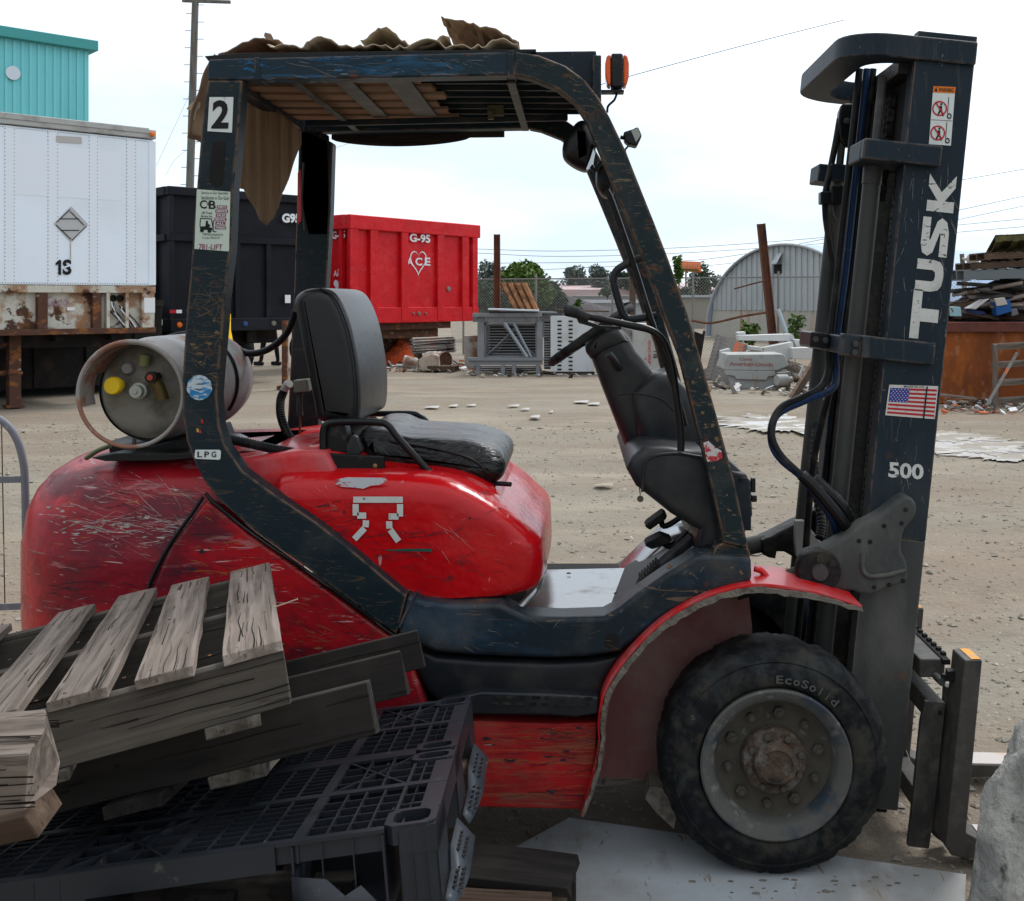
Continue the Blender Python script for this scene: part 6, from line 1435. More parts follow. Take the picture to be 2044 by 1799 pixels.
# carriage and forks
m_fork = mat('fork_steel', (0.065, 0.06, 0.054), 0.5, layers=[((0.025, 0.025, 0.025), (9, 9, 5), 0.5, 0.66, 0.8), ((0.32, 0.14, 0.03), (10, 10, 4), 0.66, 0.74, 0.7, 0.8), ((0.16, 0.155, 0.14), 20, 0.5, 0.75, 0.4)], bump=[(50, 0.3, 0.004)])
m_forktop = mat('polished_fork', (0.42, 0.37, 0.34), 0.3, metal=0.5, layers=[((0.3, 0.12, 0.05), 7, 0.5, 0.66, 0.6, 0.6)])
m_orangep = mat('orange_paint_patch', (0.75, 0.3, 0.03), 0.6, layers=[((0.3, 0.28, 0.22), 30, 0.5, 0.6, 0.8)])
def fork(y0, y1):
    Xr0, Zt = 1.125, 0.553
    pts = [(Xr0-0.050, Zt), (Xr0, Zt), (Xr0-0.045, 0.075), (Xr0+0.0, 0.052), (Xr0+1.02, 0.03), (Xr0+1.02, 0.016), (Xr0-0.04, 0.004), (Xr0-0.085, 0.01), (Xr0-0.105, 0.04)]
    m = MB(); m.prism(pts, y0, y1); o = build(m, 'fork', m_fork, FL, bevel=0.005)
    m = MB(); m.add([(Xr0-0.03, y0+0.005, Zt+.0015), (Xr0-.004, y0+0.005, Zt+.0015), (Xr0-.004, y1-.005, Zt+.0015), (Xr0-0.03, y1-.005, Zt+.0015)], [(0,1,2,3)]); build(m, 'paint_patch', m_orangep, o, smooth=0)
    m = MB(); m.add([(Xr0+0.004, y0+0.006, 0.0535), (Xr0+1.0, y0+0.006, 0.0325), (Xr0+1.0, y1-0.006, 0.0325), (Xr0+0.004, y1-0.006, 0.0535)], [(0,1,2,3)]); build(m, 'worn_blade_top', m_forktop, o, smooth=0)
fork(2.98, 3.08); fork(3.48, 3.58)
q = lambda u, v, y: P(u, v, y)
m = MB(); xa, za = P(1887, 1357, 3.12).x, P(1, 1357, 3.12).z; m.box(xa-0.075, xa, 3.12, 3.72, za+0.005, za+0.06); build(m, 'carriage_bar', m_fork, FL, bevel=0.006)
m = MB(); m.box(xa-0.012, xa+0.008, 3.10, 3.72, za+0.05, za+0.064)
for k in range(14): m.box(xa-0.002, xa+0.010, 3.14+k*.042, 3.158+k*.042, za+0.062, za+0.072)
build(m, 'notched_rail', m_dark, FL)
m = MB(); xb, zb2 = P(1888, 1405, 3.06).x, P(1, 1400, 3.06).z; m.box(xb-0.05, xb-0.005, 3.06, 3.74, zb2-0.06, zb2); build(m, 'carriage_bar', m_fork, FL, bevel=0.004)
m = MB(); m.box(xb-0.09, xb-0.04, 3.06, 3.74, 0.10, 0.16); build(m, 'carriage_bar', m_fork, FL, bevel=0.004)
pr('carriage_plate', [(1847,1400),(1888,1403),(1868,1600),(1855,1695),(1812,1690),(1822,1600),(1838,1440)], 3.05, 0.018, m_fork, bevel=0.003)
pr('carriage_plate', [(1888,1372),(1918,1370),(1902,1580),(1892,1690),(1862,1668),(1870,1600),(1885,1420)], 3.09, 0.03, m_fork, bevel=0.003)
pr('carriage_plate', [(1888,1372),(1918,1370),(1902,1580),(1892,1690),(1862,1668),(1870,1600),(1885,1420)], 3.62, 0.03, m_fork, bevel=0.003, Yp=3.09)
tb('pin', [P(1868, 1350, 3.1), P(1880, 1362, 3.04)], 0.011, m_cyl, n=10, sm=0)
m = MB(); m.boxm(P(1900, 1346, 3.05), (0.035, 0.03, 0.03)); m.boxm(P(1892, 1352, 3.05), (0.04, 0.02, 0.02)); m.jitter(0.008, 40); build(m, 'fork_latch', m_grease, FL, bevel=0.003)
for (u, v, y) in ((1876, 1423, 3.049), (1905, 1410, 3.089), (1880, 1633, 3.089)):
    m = MB(); m.lathe([(0.001, -0.001), (0.0065, -0.001)], P(u, v, y), my, 10, caps=False); build(m, 'plate_hole', m_dark, FL)
tb('carriage_brace', [P(1800, 1500, 3.3), P(1850, 1640, 3.2)], 0.02, m_fork, n=4, sm=0)
# mast writing
def mq(s0, s1, t0, t1, y): return [M(s0, t0, y), M(s0, t1, y), M(s1, t1, y), M(s1, t0, y)]
yl = 3.098
def letter(polys, s_base, h=0.078, wd=0.105, right=-0.034):
    m = MB()
    for pl_ in polys:     # letter space: x along the mast, y towards the rear
        m.add([M(s_base + x*wd, right - y*h, yl) for x, y in pl_], [tuple(range(len(pl_)))])
    build(m, 'mast_letter', m_letters, nr, smooth=0)
letter([[(0,.66),(1.35,.66),(1.35,1.0),(0,1.0)], [(.48,0),(.84,0),(.84,.66),(.48,.66)]], 1.358, right=-0.03)
letter([[(0,.42),(.06,.16),(.2,.04),(.42,0),(.62,0),(.82,.04),(.95,.16),(1,.42),(1,1),(.68,1),(.68,.42),(.62,.32),(.5,.30),(.38,.32),(.32,.42),(.32,1),(0,1)]], 1.496, wd=0.092, right=-0.028)
letter([[(0,0),(.62,0),(.9,.1),(1,.3),(.9,.46),(.42,.66),(.42,.70),(1,.70),(1,1),(.3,1),(.08,.92),(0,.72),(.1,.54),(.60,.34),(.60,.30),(0,.30)]], 1.598, wd=0.112, right=-0.024)
letter([[(0,0),(.32,0),(.32,.36),(.74,0),(1.1,0),(.58,.5),(1.1,1),(.74,1),(.32,.62),(.32,1),(0,1)]], 1.727, wd=0.098, right=-0.018)
text_on('mast_number', '500', P(1774, 922, yl), P(1844, 927, yl), P(1773, 953, yl), m_letters, nr, 0.03)
# flag
FLG = [P(u, v, yl) for u, v in ((1775, 768), (1873, 771), (1866, 837), (1767, 829))]
def fq(a0, a1, b0, b1, dy=0.0):
    def e(a, b): return (FLG[0].lerp(FLG[1], a)).lerp(FLG[3].lerp(FLG[2], a), b) + Vector((0, -dy, 0))
    return [e(a0, b0), e(a1, b0), e(a1, b1), e(a0, b1)]
m_fw = mat('faded_white_print', (0.56, 0.54, 0.5), 0.6, layers=[((0.35, 0.3, 0.28), 40, 0.55, 0.65, 0.5)])
m = MB(); m.add(fq(0, 1, 0, 1), [(0,1,2,3)]); fo_ = build(m, 'flag_sticker', m_fw, nr, smooth=0, label='faded stars and stripes flag sticker')
for k in range(7):
    m = MB(); b0 = 0.10 + k*0.128; m.add(fq(0.42 if k < 4 else 0.03, 0.98, b0, b0+0.064, .0006), [(0,1,2,3)]); build(m, 'red_stripe', m_inkred, fo_, smooth=0)
m = MB(); m.add(fq(0.03, 0.42, 0.10, 0.55, .0008), [(0,1,2,3)]); cn = build(m, 'blue_canton', m_inkblue, fo_, smooth=0)
m = MB()
for j in range(7):
    for i in range(6 if j % 2 == 0 else 5):
        a, b = 0.055 + i*0.066 + (0.033 if j % 2 else 0), 0.13 + j*0.062; m.add(fq(a, a+0.022, b, b+0.03, .0014), [(0,1,2,3)])
build(m, 'star', m_fw, fo_, smooth=0, kind='stuff')
m = MB(); m.add(fq(0.755, 0.785, 0.02, 1.0, .002), [(0,1,2,3)]); build(m, 'scrape', m_mastg, fo_, smooth=0)
text_on('sticker_text', 'MADE IN U.S.', fq(.3, .72, .01, .075, .001)[0], fq(.3, .72, .01, .075, .001)[1], fq(.3, .72, .01, .075, .001)[3], m_inkblack, fo_, 0.01)
# warning label
WL = [P(u, v, yl) for u, v in ((1863, 172), (1907, 174), (1898, 291), (1854, 288))]
def wq(a, b, dy=0.0): return WL[0].lerp(WL[1], a).lerp(WL[3].lerp(WL[2], a), b) + Vector((0, -dy, 0))
def wpoly(nm, pts, mt, dy, par): 
    m = MB(); m.add([wq(a, b, dy) for a, b in pts], [tuple(range(len(pts)))]); return build(m, nm, mt, par, smooth=0)
wlb = wpoly('warning_label', [(0,0),(1,0),(1,1),(0,1)], m_white_st, 0.0, nr); wlb['label'] = 'white pictogram label with orange warning header'
wpoly('label_header', [(0,0),(1.02,0),(1.0,.11),(0,.11)], m_orange_ink, .0006, wlb)
text_on('sticker_text', 'WARNING', wq(.25, .025, .001), wq(.92, .025, .001), wq(.25, .09, .001), m_inkblack, wlb, 0.02)
wpoly('warning_triangle', [(.06,.09),(.13,.02),(.2,.09)], m_inkblack, .001, wlb)
for cy_ in (0.38, 0.80):
    n = 28; ring = [[(0.36 + r*math.cos(a)*2.05/1.0*1.0, cy_ + r*math.sin(a)*0.78) for a in [2*math.pi*k/n for k in range(n)]] for r in (0.165, 0.135)]
    m = MB(); m.add([wq(a, b, .0012) for rg in ring for a, b in rg], [(k, (k+1) % n, n+(k+1) % n, n+k) for k in range(n)]); 
    m.add([wq(a, b, .0018) for a, b in [(.12, cy_-.10), (.17, cy_-.115), (.60, cy_+.10), (.55, cy_+.115)]], [(0,1,2,3)]); build(m, 'prohibition_ring', m_inkred, wlb, smooth=0)
    m = MB()
    for hx, hy in [[(.38,cy_-.09),(.44,cy_-.06)]]: m.add([wq(.42+.05*math.cos(a), cy_-.075+.022*math.sin(a), .001) for a in [k*.785 for k in range(8)]], [tuple(range(8))])
    m.add([wq(a, b, .001) for a, b in [(.34,cy_-.045),(.46,cy_-.045),(.48,cy_+.03),(.58,cy_+.12),(.52,cy_+.13),(.42,cy_+.05),(.32,cy_+.13),(.26,cy_+.12),(.36,cy_+.02)]], [tuple(range(9))])
    m.add([wq(a, b, .001) for a, b in [(.72,cy_-.2),(.75,cy_-.2),(.75,cy_+.08),(.72,cy_+.08)]], [(0,1,2,3)])
    m.add([wq(.82+.11*math.cos(a), cy_+.12+.05*math.sin(a), .001) for a in [k*.524 for k in range(12)]] + [wq(.82+.06*math.cos(a), cy_+.12+.027*math.sin(a), .001) for a in [k*.524 for k in range(12)]], [(k, (k+1) % 12, 12+(k+1) % 12, 12+k) for k in range(12)])
    build(m, 'pictogram', m_inkblack, wlb, smooth=0)
wpoly('label_divider', [(.02,.575),(.98,.575),(.98,.582),(.02,.582)], m_inkblack, .001, wlb)

def nz3(x, y, z=0.0): return noise.noise(Vector((x, y, z)))
def bmesh_board(L, Wd, T, seed, rag=0.004, nx=6):
    rr = random.Random(seed); m = MB(); rings = []
    for i in range(nx+1):
        x = L*i/nx; e = (i in (0, nx))
        dx = (lambda: rr.uniform(-rag, rag)*1.5) if e else (lambda: 0)
        b = nz3(x*3, seed)*rag*0.8
        rings.append([(x+dx(), -Wd/2 + nz3(x*7, seed+1)*rag, b), (x+dx(), 0, b), (x+dx(), Wd/2 + nz3(x*7, seed+2)*rag, b), (x+dx(), Wd/2 + nz3(x*5, seed+3)*rag, T+b), (x+dx(), 0, T+b + nz3(x*9, seed)*rag*.3), (x+dx(), -Wd/2 + nz3(x*5, seed+4)*rag, T+b)])
    return m.loft(rings)
_bm = {}
def board_mesh(L, Wd, T, mt, seed=0, rag=0.004, nx=6):
    key = (round(L,3), round(Wd,3), round(T,3), mt.name, seed, nx)
    if key in _bm: return _bm[key]
    m = bmesh_board(L, Wd, T, seed, rag, nx)
    me = bpy.data.meshes.new('board'); me.from_pydata(m.v, [], m.f); me.materials.append(mt)
    import bmesh as B_
    b = B_.new(); b.from_mesh(me); B_.ops.recalc_face_normals(b, faces=b.faces); b.to_mesh(b and me); b.free()
    _bm[key] = me; return me
def board(name, par, o, ex, ez, L, Wd, T, mt, seed=0, rag=0.004, nx=6, bevel=0):
    ex = Vector(ex).normalized(); ez = Vector(ez); ez = (ez - ex*ez.dot(ex)).normalized(); ey = ez.cross(ex)
    ob = place(board_mesh(L, Wd, T, mt, seed, rag, nx), name, par, MX(Vector(o), ex, ey, ez))
    if bevel:
        md = ob.modifiers.new('bevel', 'BEVEL'); md.width = bevel; md.segments = 1
    return ob
m_slat = woodm('orange_brown_slat', (0.27, 0.165, 0.105), (0.13, 0.08, 0.05), (0.38, 0.27, 0.19))
# ================================================================== cardboard over the cab roof
def sheet(mbx, f, nu, nv):
    vs = [f(i/nu, j/nv) for j in range(nv+1) for i in range(nu+1)]
    return mbx.add(vs, [(j*(nu+1)+i, j*(nu+1)+i+1, (j+1)*(nu+1)+i+1, (j+1)*(nu+1)+i) for j in range(nv) for i in range(nu)])
def nz3(x, y, z=0.0): return noise.noise(Vector((x, y, z)))
zr = zt_ + 0.004
ca = P(545, 100, 3.0).x; cb_ = P(1035, 100, 3.0).x
m = MB(); sheet(m, lambda a, b: Vector((ca + (cb_-ca)*a + 0.01*nz3(b*6, 1), 2.945 + 0.93*b + 0.012*nz3(a*14, 2), zr + 0.010 + 0.034*max(0, nz3(a*7, b*3, 4)) + 0.024*(0.5-abs(nz3(a*19, b*5, 7))))), 70, 24)
tag(build(m, 'cardboard_sheet', m_cardl, solid=0.003, smooth=16), 'wide crumpled cardboard sheet lying flat on the cab roof', 'cardboard')
m = MB()   # raised roll at the front end
def f1(a, b):
    x = P(885, 0, 3.05).x + (P(1037, 0, 3.05).x - P(885, 0, 3.05).x)*a
    h = 0.075*(1-a)**0.55 + 0.012
    return Vector((x, 3.0 + 0.7*b + 0.02*nz3(a*4, b*4), zr + 0.02 + h*(0.55 + 0.45*math.cos((b-0.15)*2.4)) + 0.02*(0.4-abs(nz3(a*7, b*6, 2)))))
sheet(m, f1, 24, 24); tag(build(m, 'cardboard_sheet', m_card, solid=0.004, smooth=16), 'raised curled brown cardboard at the front end of the roof', 'cardboard')
m = MB()
def f2(a, b):
    x = P(725, 0, 3.02).x + (P(900, 0, 3.02).x - P(725, 0, 3.02).x)*a
    h = 0.052*math.exp(-((a-0.25)/0.22)**2) + 0.03*math.exp(-((a-0.95)/0.1)**2)
    return Vector((x, 2.98 + 0.5*b + 0.02*nz3(a*5, b*3), zr + 0.02 + h*(1-0.75*b) + 0.016*(0.4-abs(nz3(a*10, b*6, 5)))))
sheet(m, f2, 30, 16); tag(build(m, 'cardboard_sheet', m_cardl, solid=0.003, smooth=16), 'pale folded paper sheet humped in the middle of the roof', 'cardboard')
m = MB()
def f3(a, b):
    x = P(440, 0, 3.02).x + (P(560, 0, 3.02).x - P(440, 0, 3.02).x)*a
    h = 0.045*math.sin(min(1, a*1.15)*math.pi*0.62)**1.5
    return Vector((x, 3.0 + 0.8*b, zr + 0.006 + h*(0.6+0.4*math.cos(b*3)) + 0.006*nz3(a*9, b*9, 3)))
sheet(m, f3, 20, 18); tag(build(m, 'cardboard_sheet', m_card, solid=0.004, smooth=16), 'bulging brown cardboard at the rear end of the roof', 'cardboard')
m = MB()
def f4(a, b):      # torn flap sticking up
    p = P(528 + 10*a + 8*b, 92 - 26*a + 4*b, 3.2 + 0.1*b); return p
m.add([P(545,98,3.2), P(527,72,3.2), P(529,65,3.2), P(541,68,3.2), P(550,86,3.2), P(549,98,3.2)], [(0,1,2,3,4,5)]); tag(build(m, 'cardboard_scrap', m_card, solid=0.004, smooth=0), 'small torn cardboard flap standing up above the rear roof', 'cardboard')
m = MB()
def f5(a, b):      # flap hanging over the rear edge
    x = -1.04 - 0.05*math.sin(b*1.7) - 0.028*b; z = zr + 0.03 - 0.24*b**1.15 + (0.02*nz3(a*6, 4) if b > .8 else 0)
    return Vector((x + 0.01*nz3(a*3, b*3), 3.1 + 0.65*a, z))
sheet(m, f5, 20, 14); hf = tag(build(m, 'cardboard_flap', m_card, solid=0.004, smooth=16), 'brown cardboard bent down over the rear edge of the roof', 'cardboard')
m = MB(); m.add([P(u, v, 3.12) for u, v in [(372,218),(380,208),(392,200),(400,205),(398,216),(392,222),(388,240),(380,236),(384,222)]], [tuple(range(9))]); tag(build(m, 'cardboard_scrap', m_cardl, solid=0.003, smooth=0), 'ragged pale scrap dangling behind the rear post', 'cardboard')
m = MB()
ho2 = [(484,180),(520,196),(560,225),(600,262),(597,292),(588,322),(560,400),(545,438),(532,448),(520,440),(505,408),(480,372)]
cen = P(540, 300, 3.35)
def hang(u, v): p = P(u, v, 3.35); p.y += 0.10*math.sin((u-484)/116*2.2) + 0.0; k = p.y/3.35; return Vector((p.x*k, p.y, EYE + (p.z-EYE)*k))
cols = [484, 500, 515, 530, 545, 560, 575, 590, 600]
def edge(pts, u):
    for (a, b) in zip(pts, pts[1:]):
        if a[0] <= u <= b[0]: return a[1] + (b[1]-a[1])*(u-a[0])/(b[0]-a[0]+1e-6)
    return pts[-1][1]
topE = [(484,180),(520,196),(560,225),(600,262)]; botE = [(484,376),(505,410),(520,440),(532,450),(545,438),(560,400),(588,322),(600,285)]
def f6(a, b):
    u = 480 + 120*a; v = edge(topE, max(484, u))*(1-b) + (edge(botE, max(484, u)) + 3*nz3(a*30, 1))*b
    p = hang(u, v); p.y += 0.006*math.sin(a*34); return p
sheet(m, f6, 48, 14); tag(build(m, 'cardboard_flap', mat('corrugated_brown', (0.24, 0.16, 0.10), 0.85, layers=[((0.13, 0.085, 0.055), (2, 2, 1.5), 0.45, 0.7, 0.6)], bump=[((60, 60, 3), 0.4, 0.004)]), solid=0.004), 'torn brown corrugated board hanging inside behind the rear post', 'cardboard')
m = MB()
def f7(a, b):
    u = 662 + 345*a; v0 = 262; v1 = 278 + 16*math.sin(min(1, a*1.25)*math.pi)**.6 - 4*a
    return P(u, v0 + (v1-v0)*b, 3.91 + 0.02*b)
sheet(m, f7, 40, 3); tag(build(m, 'cardboard_flap', m_wooddk, solid=0.003), 'dark strip of cardboard sagging under the far roof beam', 'cardboard')
m = MB()
for k in range(6):
    y = YN + 0.12 + k*0.125
    board('roof_slat', FL, Vector((-0.96, y, 2.1705)), (1, 0, 0), (0, 0, 1), 0.52 + 0.02*(k % 3), 0.078, 0.011, m_slat, 200+k, 0.003, 6)
sheet(m, lambda a, b: Vector((-0.96 + 0.50*a, 2.99 + 0.82*b, 2.206 + 0.003*nz3(a*20, b*20))), 20, 20); tag(build(m, 'cardboard_sheet', mat('orange_brown_board', (0.52, 0.26, 0.13), 0.85, layers=[((0.15, 0.06, 0.03), (4, 30, 4), 0.45, 0.65, 0.7)]), solid=0.003), 'reddish brown board seen from below through the roof bars', 'cardboard')
m = MB(); sheet(m, lambda a, b: Vector((-0.455 + 0.36*a, 2.99 + 0.82*b, 2.206 + 0.003*nz3(a*20, b*20))), 8, 8); tag(build(m, 'cardboard_sheet', m_wooddk, solid=0.003), 'blackened board lying on the roof bars behind the front edge', 'cardboard')

# ================================================================== yard clutter behind the fork lift
def pallet(label, o, ex, ey, mt=None, ms_=None, L=1.22, D=1.02, nb=7, miss=(), bottoms=3, seed=0, grp=None, sh=0.089, name='wood_pallet', far=True, loc=None):
    """o: near right top corner of the stringers; ex along the stringers, ey along the deck boards"""
    mt = mt or m_wood; ms_ = ms_ or mt
    ex = Vector(ex).normalized(); ey = Vector(ey); ey = (ey - ex*ey.dot(ex)).normalized(); ez = ex.cross(ey)
    if ez.z < 0: ez = -ez
    o = Vector(o)
    t = thing(name, o - ez*sh + ex*L/2 + ey*D/2, label, 'pallet', grp)
    for k in range(3):
        p = o + ey*(0.02 + k*(D-0.04)/2) - ez*sh
        board('stringer', t, p, ex, ez, L, 0.04, sh, ms_, seed*7+k, 0.003)
    for k in range(nb):
        if k in miss: continue
        p = o + ex*(0.05 + k*(L-0.1)/(nb-1)) + ez*0.0005 - ey*0.005
        board('deck_board', t, p, ey, ez, D + 0.01, 0.092, 0.017, mt, seed*7+3+k % 4, 0.004)
    for k in range(bottoms):
        p = o + ex*(0.05 + k*(L-0.1)/max(1, bottoms-1)) - ez*(sh+0.0175)
        board('bottom_board', t, p, ey, ez, D, 0.09, 0.017, ms_, seed*7+4+k, 0.004)
    return t
Zv = Vector((0, 0, 1))
# --- heap under and beside the red container
m_ibc = mat('milky_plastic', (0.62, 0.68, 0.74), 0.4)
c = P(764, 700, 30); t = thing('liquid_tote', (c.x, 30.5, 0), 'white caged liquid tote partly hidden beneath the red container', 'tote')
mb = MB(); mb.box(c.x-0.45, c.x+0.32, 30.05, 31, 0.16, 1.0); build(mb, 'bottle', m_ibc, t, bevel=0.08, seg=3)
mb = MB()
for k in range(6): x = c.x-0.5+k*0.17; mb.box(x-0.008, x+0.008, 30, 30.02, 0.12, 1.02)
for k in range(4): z = 0.2+k*0.27; mb.box(c.x-0.52, c.x+0.38, 29.98, 30.0, z-0.008, z+0.008)
build(mb, 'cage', m_chain, t, kind='stuff')
mb = MB(); mb.box(c.x-0.5, c.x+0.36, 29.9, 31, 0.0, 0.12); build(mb, 'base', m_woodbr, t)
mb = MB(); Yg = 27.5
mb.prism(PX([(776,683),(782,668),(794,659),(806,664),(817,686),(814,705),(800,711),(784,708)], Yg), Yg, Yg+0.25)
gb = tag(build(mb, 'green_display', mat('green_print', (0.02, 0.13, 0.08), 0.6, layers=[((0.5, 0.45, 0.1), (3, 3, 3), 0.64, 0.68, 0.9), ((0.35, 0.4, 0.45), (6, 6, 6), 0.64, 0.68, 0.8)]), bevel=0.01), 'broken dark green display box with yellow spots in the scrap heap', 'display')
mb = MB(); rings = []
cx_ = P(800, 715, 26.5)
for k in range(9):
    r = 1-k/9; rings.append([(cx_.x + 0.62*r*math.cos(a)*(1+.3*nz3(math.cos(a)*2, math.sin(a)*2, k)), 26.5 + 0.6*r*math.sin(a), 0.62*(1-r)**0.8*(1+.2*nz3(a, k)) ) for a in [2*math.pi*q/28 for q in range(28)]])
mb.loft(rings); tag(build(mb, 'orange_netting', mat('orange_net', (0.85, 0.13, 0.04), 0.8, layers=[((0.3, 0.1, 0.06), (9, 9, 9), 0.52, 0.66, 0.8)], bump=[(14, 1.0, 0.05)]), smooth=50), 'crumpled pile of bright orange safety netting in the scrap heap', 'netting')
t = thing('plank_stack', (P(865, 705, 25.5).x, 25.5, 0.2), 'stack of grey metal planks with orange smears behind the rusty barrel', 'planks')
m_gp = mat('grey_plank', (0.2, 0.19, 0.18), 0.7, layers=[((0.6, 0.14, 0.05), (4, 4, 4), 0.62, 0.66, 0.9), ((0.08, 0.06, 0.05), 6, 0.5, 0.65, 0.7)])
for k in range(5):
    for j in range(3):
        if k == 4 and j: continue
        board('plank', t, Vector((P(820+R.uniform(0, 5), 700, 25.5).x, 25.3+j*0.2, 0.30+k*0.075)), (1, 0.05*R.uniform(-1, 1), 0.045+0.02*R.uniform(-1, 1)), Zv, 1.02+R.uniform(-.1, .08), 0.18, 0.045, m_gp, k)
for k in range(2):
    mb = MB(); x = P(835+k*55, 700, 25.5).x; mb.box(x-.05, x+.05, 25.2, 25.8, 0, 0.30); build(mb, 'bearer', m_woodbr, t)
m_drum = mat('rusty_white_drum', (0.42, 0.40, 0.37), 0.6, layers=[((0.17, 0.07, 0.035), (2.5, 2.5, 2.5), 0.46, 0.6, 0.9)])
bc_ = P(891, 718, 24.0)
t = thing('barrel', (bc_.x, 24.2, 0), 'rusty-ended white steel barrel lying on its side', 'barrel')
mb = MB(); axb = Vector((-0.75, 0.66, 0.0)).normalized(); c = Vector((bc_.x, 23.9, 0.205))
prof = [(0.19, 0.02), (0.205, 0.0), (0.205, 0.01), (0.2, 0.02)] + [(0.20 + (0.008 if k % 4 == 0 else 0), 0.05+k*0.04) for k in range(12)] + [(0.2, 0.56), (0.001, 0.56)]
mb.lathe(prof, c, axb, 26, caps=False); build(mb, 'shell', m_drum, t, smooth=30)
mb = MB(); mb.lathe([(0.001, 0.03), (0.19, 0.03)], c, axb, 26, caps=False); build(mb, 'end_disc', m_rustd, t)
p = P(857, 741, 23.6); mb = MB(); mb.prism([(p.x-.21, 0.0), (p.x+.23, 0.02), (p.x+.21, .33), (p.x+.1, .38), (p.x-.12, .31), (p.x-.22, .25)], 23.45, 23.8); mb.jitter(.03, 4)
tag(build(mb, 'dented_carton', mat('stained_cream', (0.46, 0.38, 0.31), 0.8, layers=[((0.24, 0.15, 0.1), (4, 4, 4), 0.5, 0.66, 0.8)]), bevel=.02), 'dented stained cream box lying in front of the barrel', 'box')
p = P(821, 740, 23.8); mb = MB(); mb.lathe([(0.001, 0), (0.10, 0.0), (0.13, 0.04), (0.15, 0.30), (0.145, 0.30), (0.12, 0.05)], (p.x+.14, 23.8, 0.15), Vector((-1, 0.1, 0.14)), 20, caps=False)
tag(build(mb, 'bucket', m_drum), 'rust-stained white bucket tipped over left of the cream box', 'bucket')
p = P(941, 735, 24.2); mb = MB(); mb.boxm((p.x, 24.25, 0.39), (0.33, 0.04, 0.76), (Vector((1,0,0)), Vector((0,0.98,0.17)), Vector((0,-.17,.98)))); tag(build(mb, 'metal_sheet', m_drum, bevel=.005), 'upright cream sheet with rust stain beside the frame rack', 'metal sheet')
pallet('flat wood pallet lying at the foot of the barrel', (P(908, 742, 23.4).x, 23.3, 0.107), (-1, .1, 0), (.1, 1, 0), m_woodbr, L=0.6, D=0.5, nb=5, seed=3, grp='pallets in the yard')
m_scrap = [mat('scrap_%d' % i, c_, 0.7) for i, c_ in enumerate([(0.5,0.49,0.46), (0.16,0.09,0.05), (0.3,0.26,0.2), (0.08,0.07,0.065), (0.45,0.1,0.04), (0.62,0.64,0.66)])]
def litter(name, label, cat, u0, u1, v0, v1, n, smin, smax, hmax, seed, mats=(0,1,2,3,4,5)):
    rr = random.Random(seed); mb = MB()
    for k in range(n):
        v = rr.uniform(v0, v1); Y = gY(v); c = P(rr.uniform(u0, u1), v, Y); s = rr.uniform(smin, smax)
        h = rr.uniform(0, hmax)
        a = Vector((rr.gauss(0,1), rr.gauss(0,1), rr.gauss(0,.35))).normalized(); b = Vector((-a.y, a.x, rr.gauss(0,.3))).normalized(); cc = a.cross(b).normalized(); b = cc.cross(a)
        mb.boxm((c.x, Y, s*0.05 + h + .01), (s*rr.uniform(.6, 2.2), s*rr.uniform(.3, .9), s*rr.uniform(.03, .3)), (a, b, cc), mats[rr.randrange(len(mats))])
    o = build(mb, name, m_scrap, smooth=0, kind='stuff'); return tag(o, label, cat)
litter('scrap_litter', 'small mixed scrap and rubbish strewn under the red container', 'scrap', 755, 960, 726, 744, 170, 0.03, 0.13, 0.06, 11)
litter('scrap_litter', 'broken bits strewn in front of the frame rack and white panels', 'scrap', 930, 1330, 742, 754, 150, 0.02, 0.10, 0.02, 12, (0,3,3,2,5))
litter('scrap_litter', 'white and grey rubble around the hopper and ramp', 'scrap', 1400, 1680, 742, 790, 240, 0.03, 0.15, 0.05, 13, (0,2,3,5,1))
litter('scrap_litter', 'planks, rubble and rusty bits along the foot of the rusty bin', 'scrap', 1880, 2120, 800, 826, 220, 0.02, 0.11, 0.03, 14)
litter('scrap_litter', 'scattered specks of litter over the middle of the yard', 'scrap', 850, 1800, 790, 1100, 90, 0.006, 0.02, 0.0, 15, (0,2,2,1))
for i, (u, v, w, h) in enumerate([(862, 815, 30, 4), (905, 812, 18, 4), (940, 811, 20, 3), (1025, 812, 24, 3), (1048, 819, 18, 3), (1160, 804, 30, 4), (1185, 808, 24, 4), (1068, 834, 20, 5), (1100, 824, 8, 3), (1205, 972, 40, 5), (1245, 982, 10, 4), (1075, 1005, 16, 3)]):
    Y = gY(v); c = P(u, v, Y); sx = w*Y/FPX/2; sy = (gY(v-h/2)-gY(v+h/2))/2
    mb = MB(); pts = [(c.x + sx*a, c.y + sy*b, 0.012+0.012*z) for a, b, z in ((-1,-.3,0),(-.2,-1,1),(.9,-.6,0),(1,.4,1.6),(.1,1,.6),(-.8,.8,0))]
    mb.add(pts, [(0,1,2,3,4,5)])
    tag(build(mb, 'paper_scrap', m_scrap[2] if i > 8 else mat('dusty_paper', (.40, .39, .37), .8), smooth=0, solid=.002), 'flat scrap of %s, %s' % ('white paper' if i < 9 else 'torn cardboard', ['largest, leftmost by the seat back', 'second from the seat back', 'third along from the seat back', 'long thin one in mid yard', 'short one just nearer the camera in mid yard', 'upper one near the steering cowl', 'lower right one near the steering cowl', 'curled nearest of the white ones', 'tiny one in mid yard', 'long strip on bare dirt', 'small brown piece beside the strip', 'small dark piece near the hood'][i]), 'litter', 'scraps lying on the dirt')

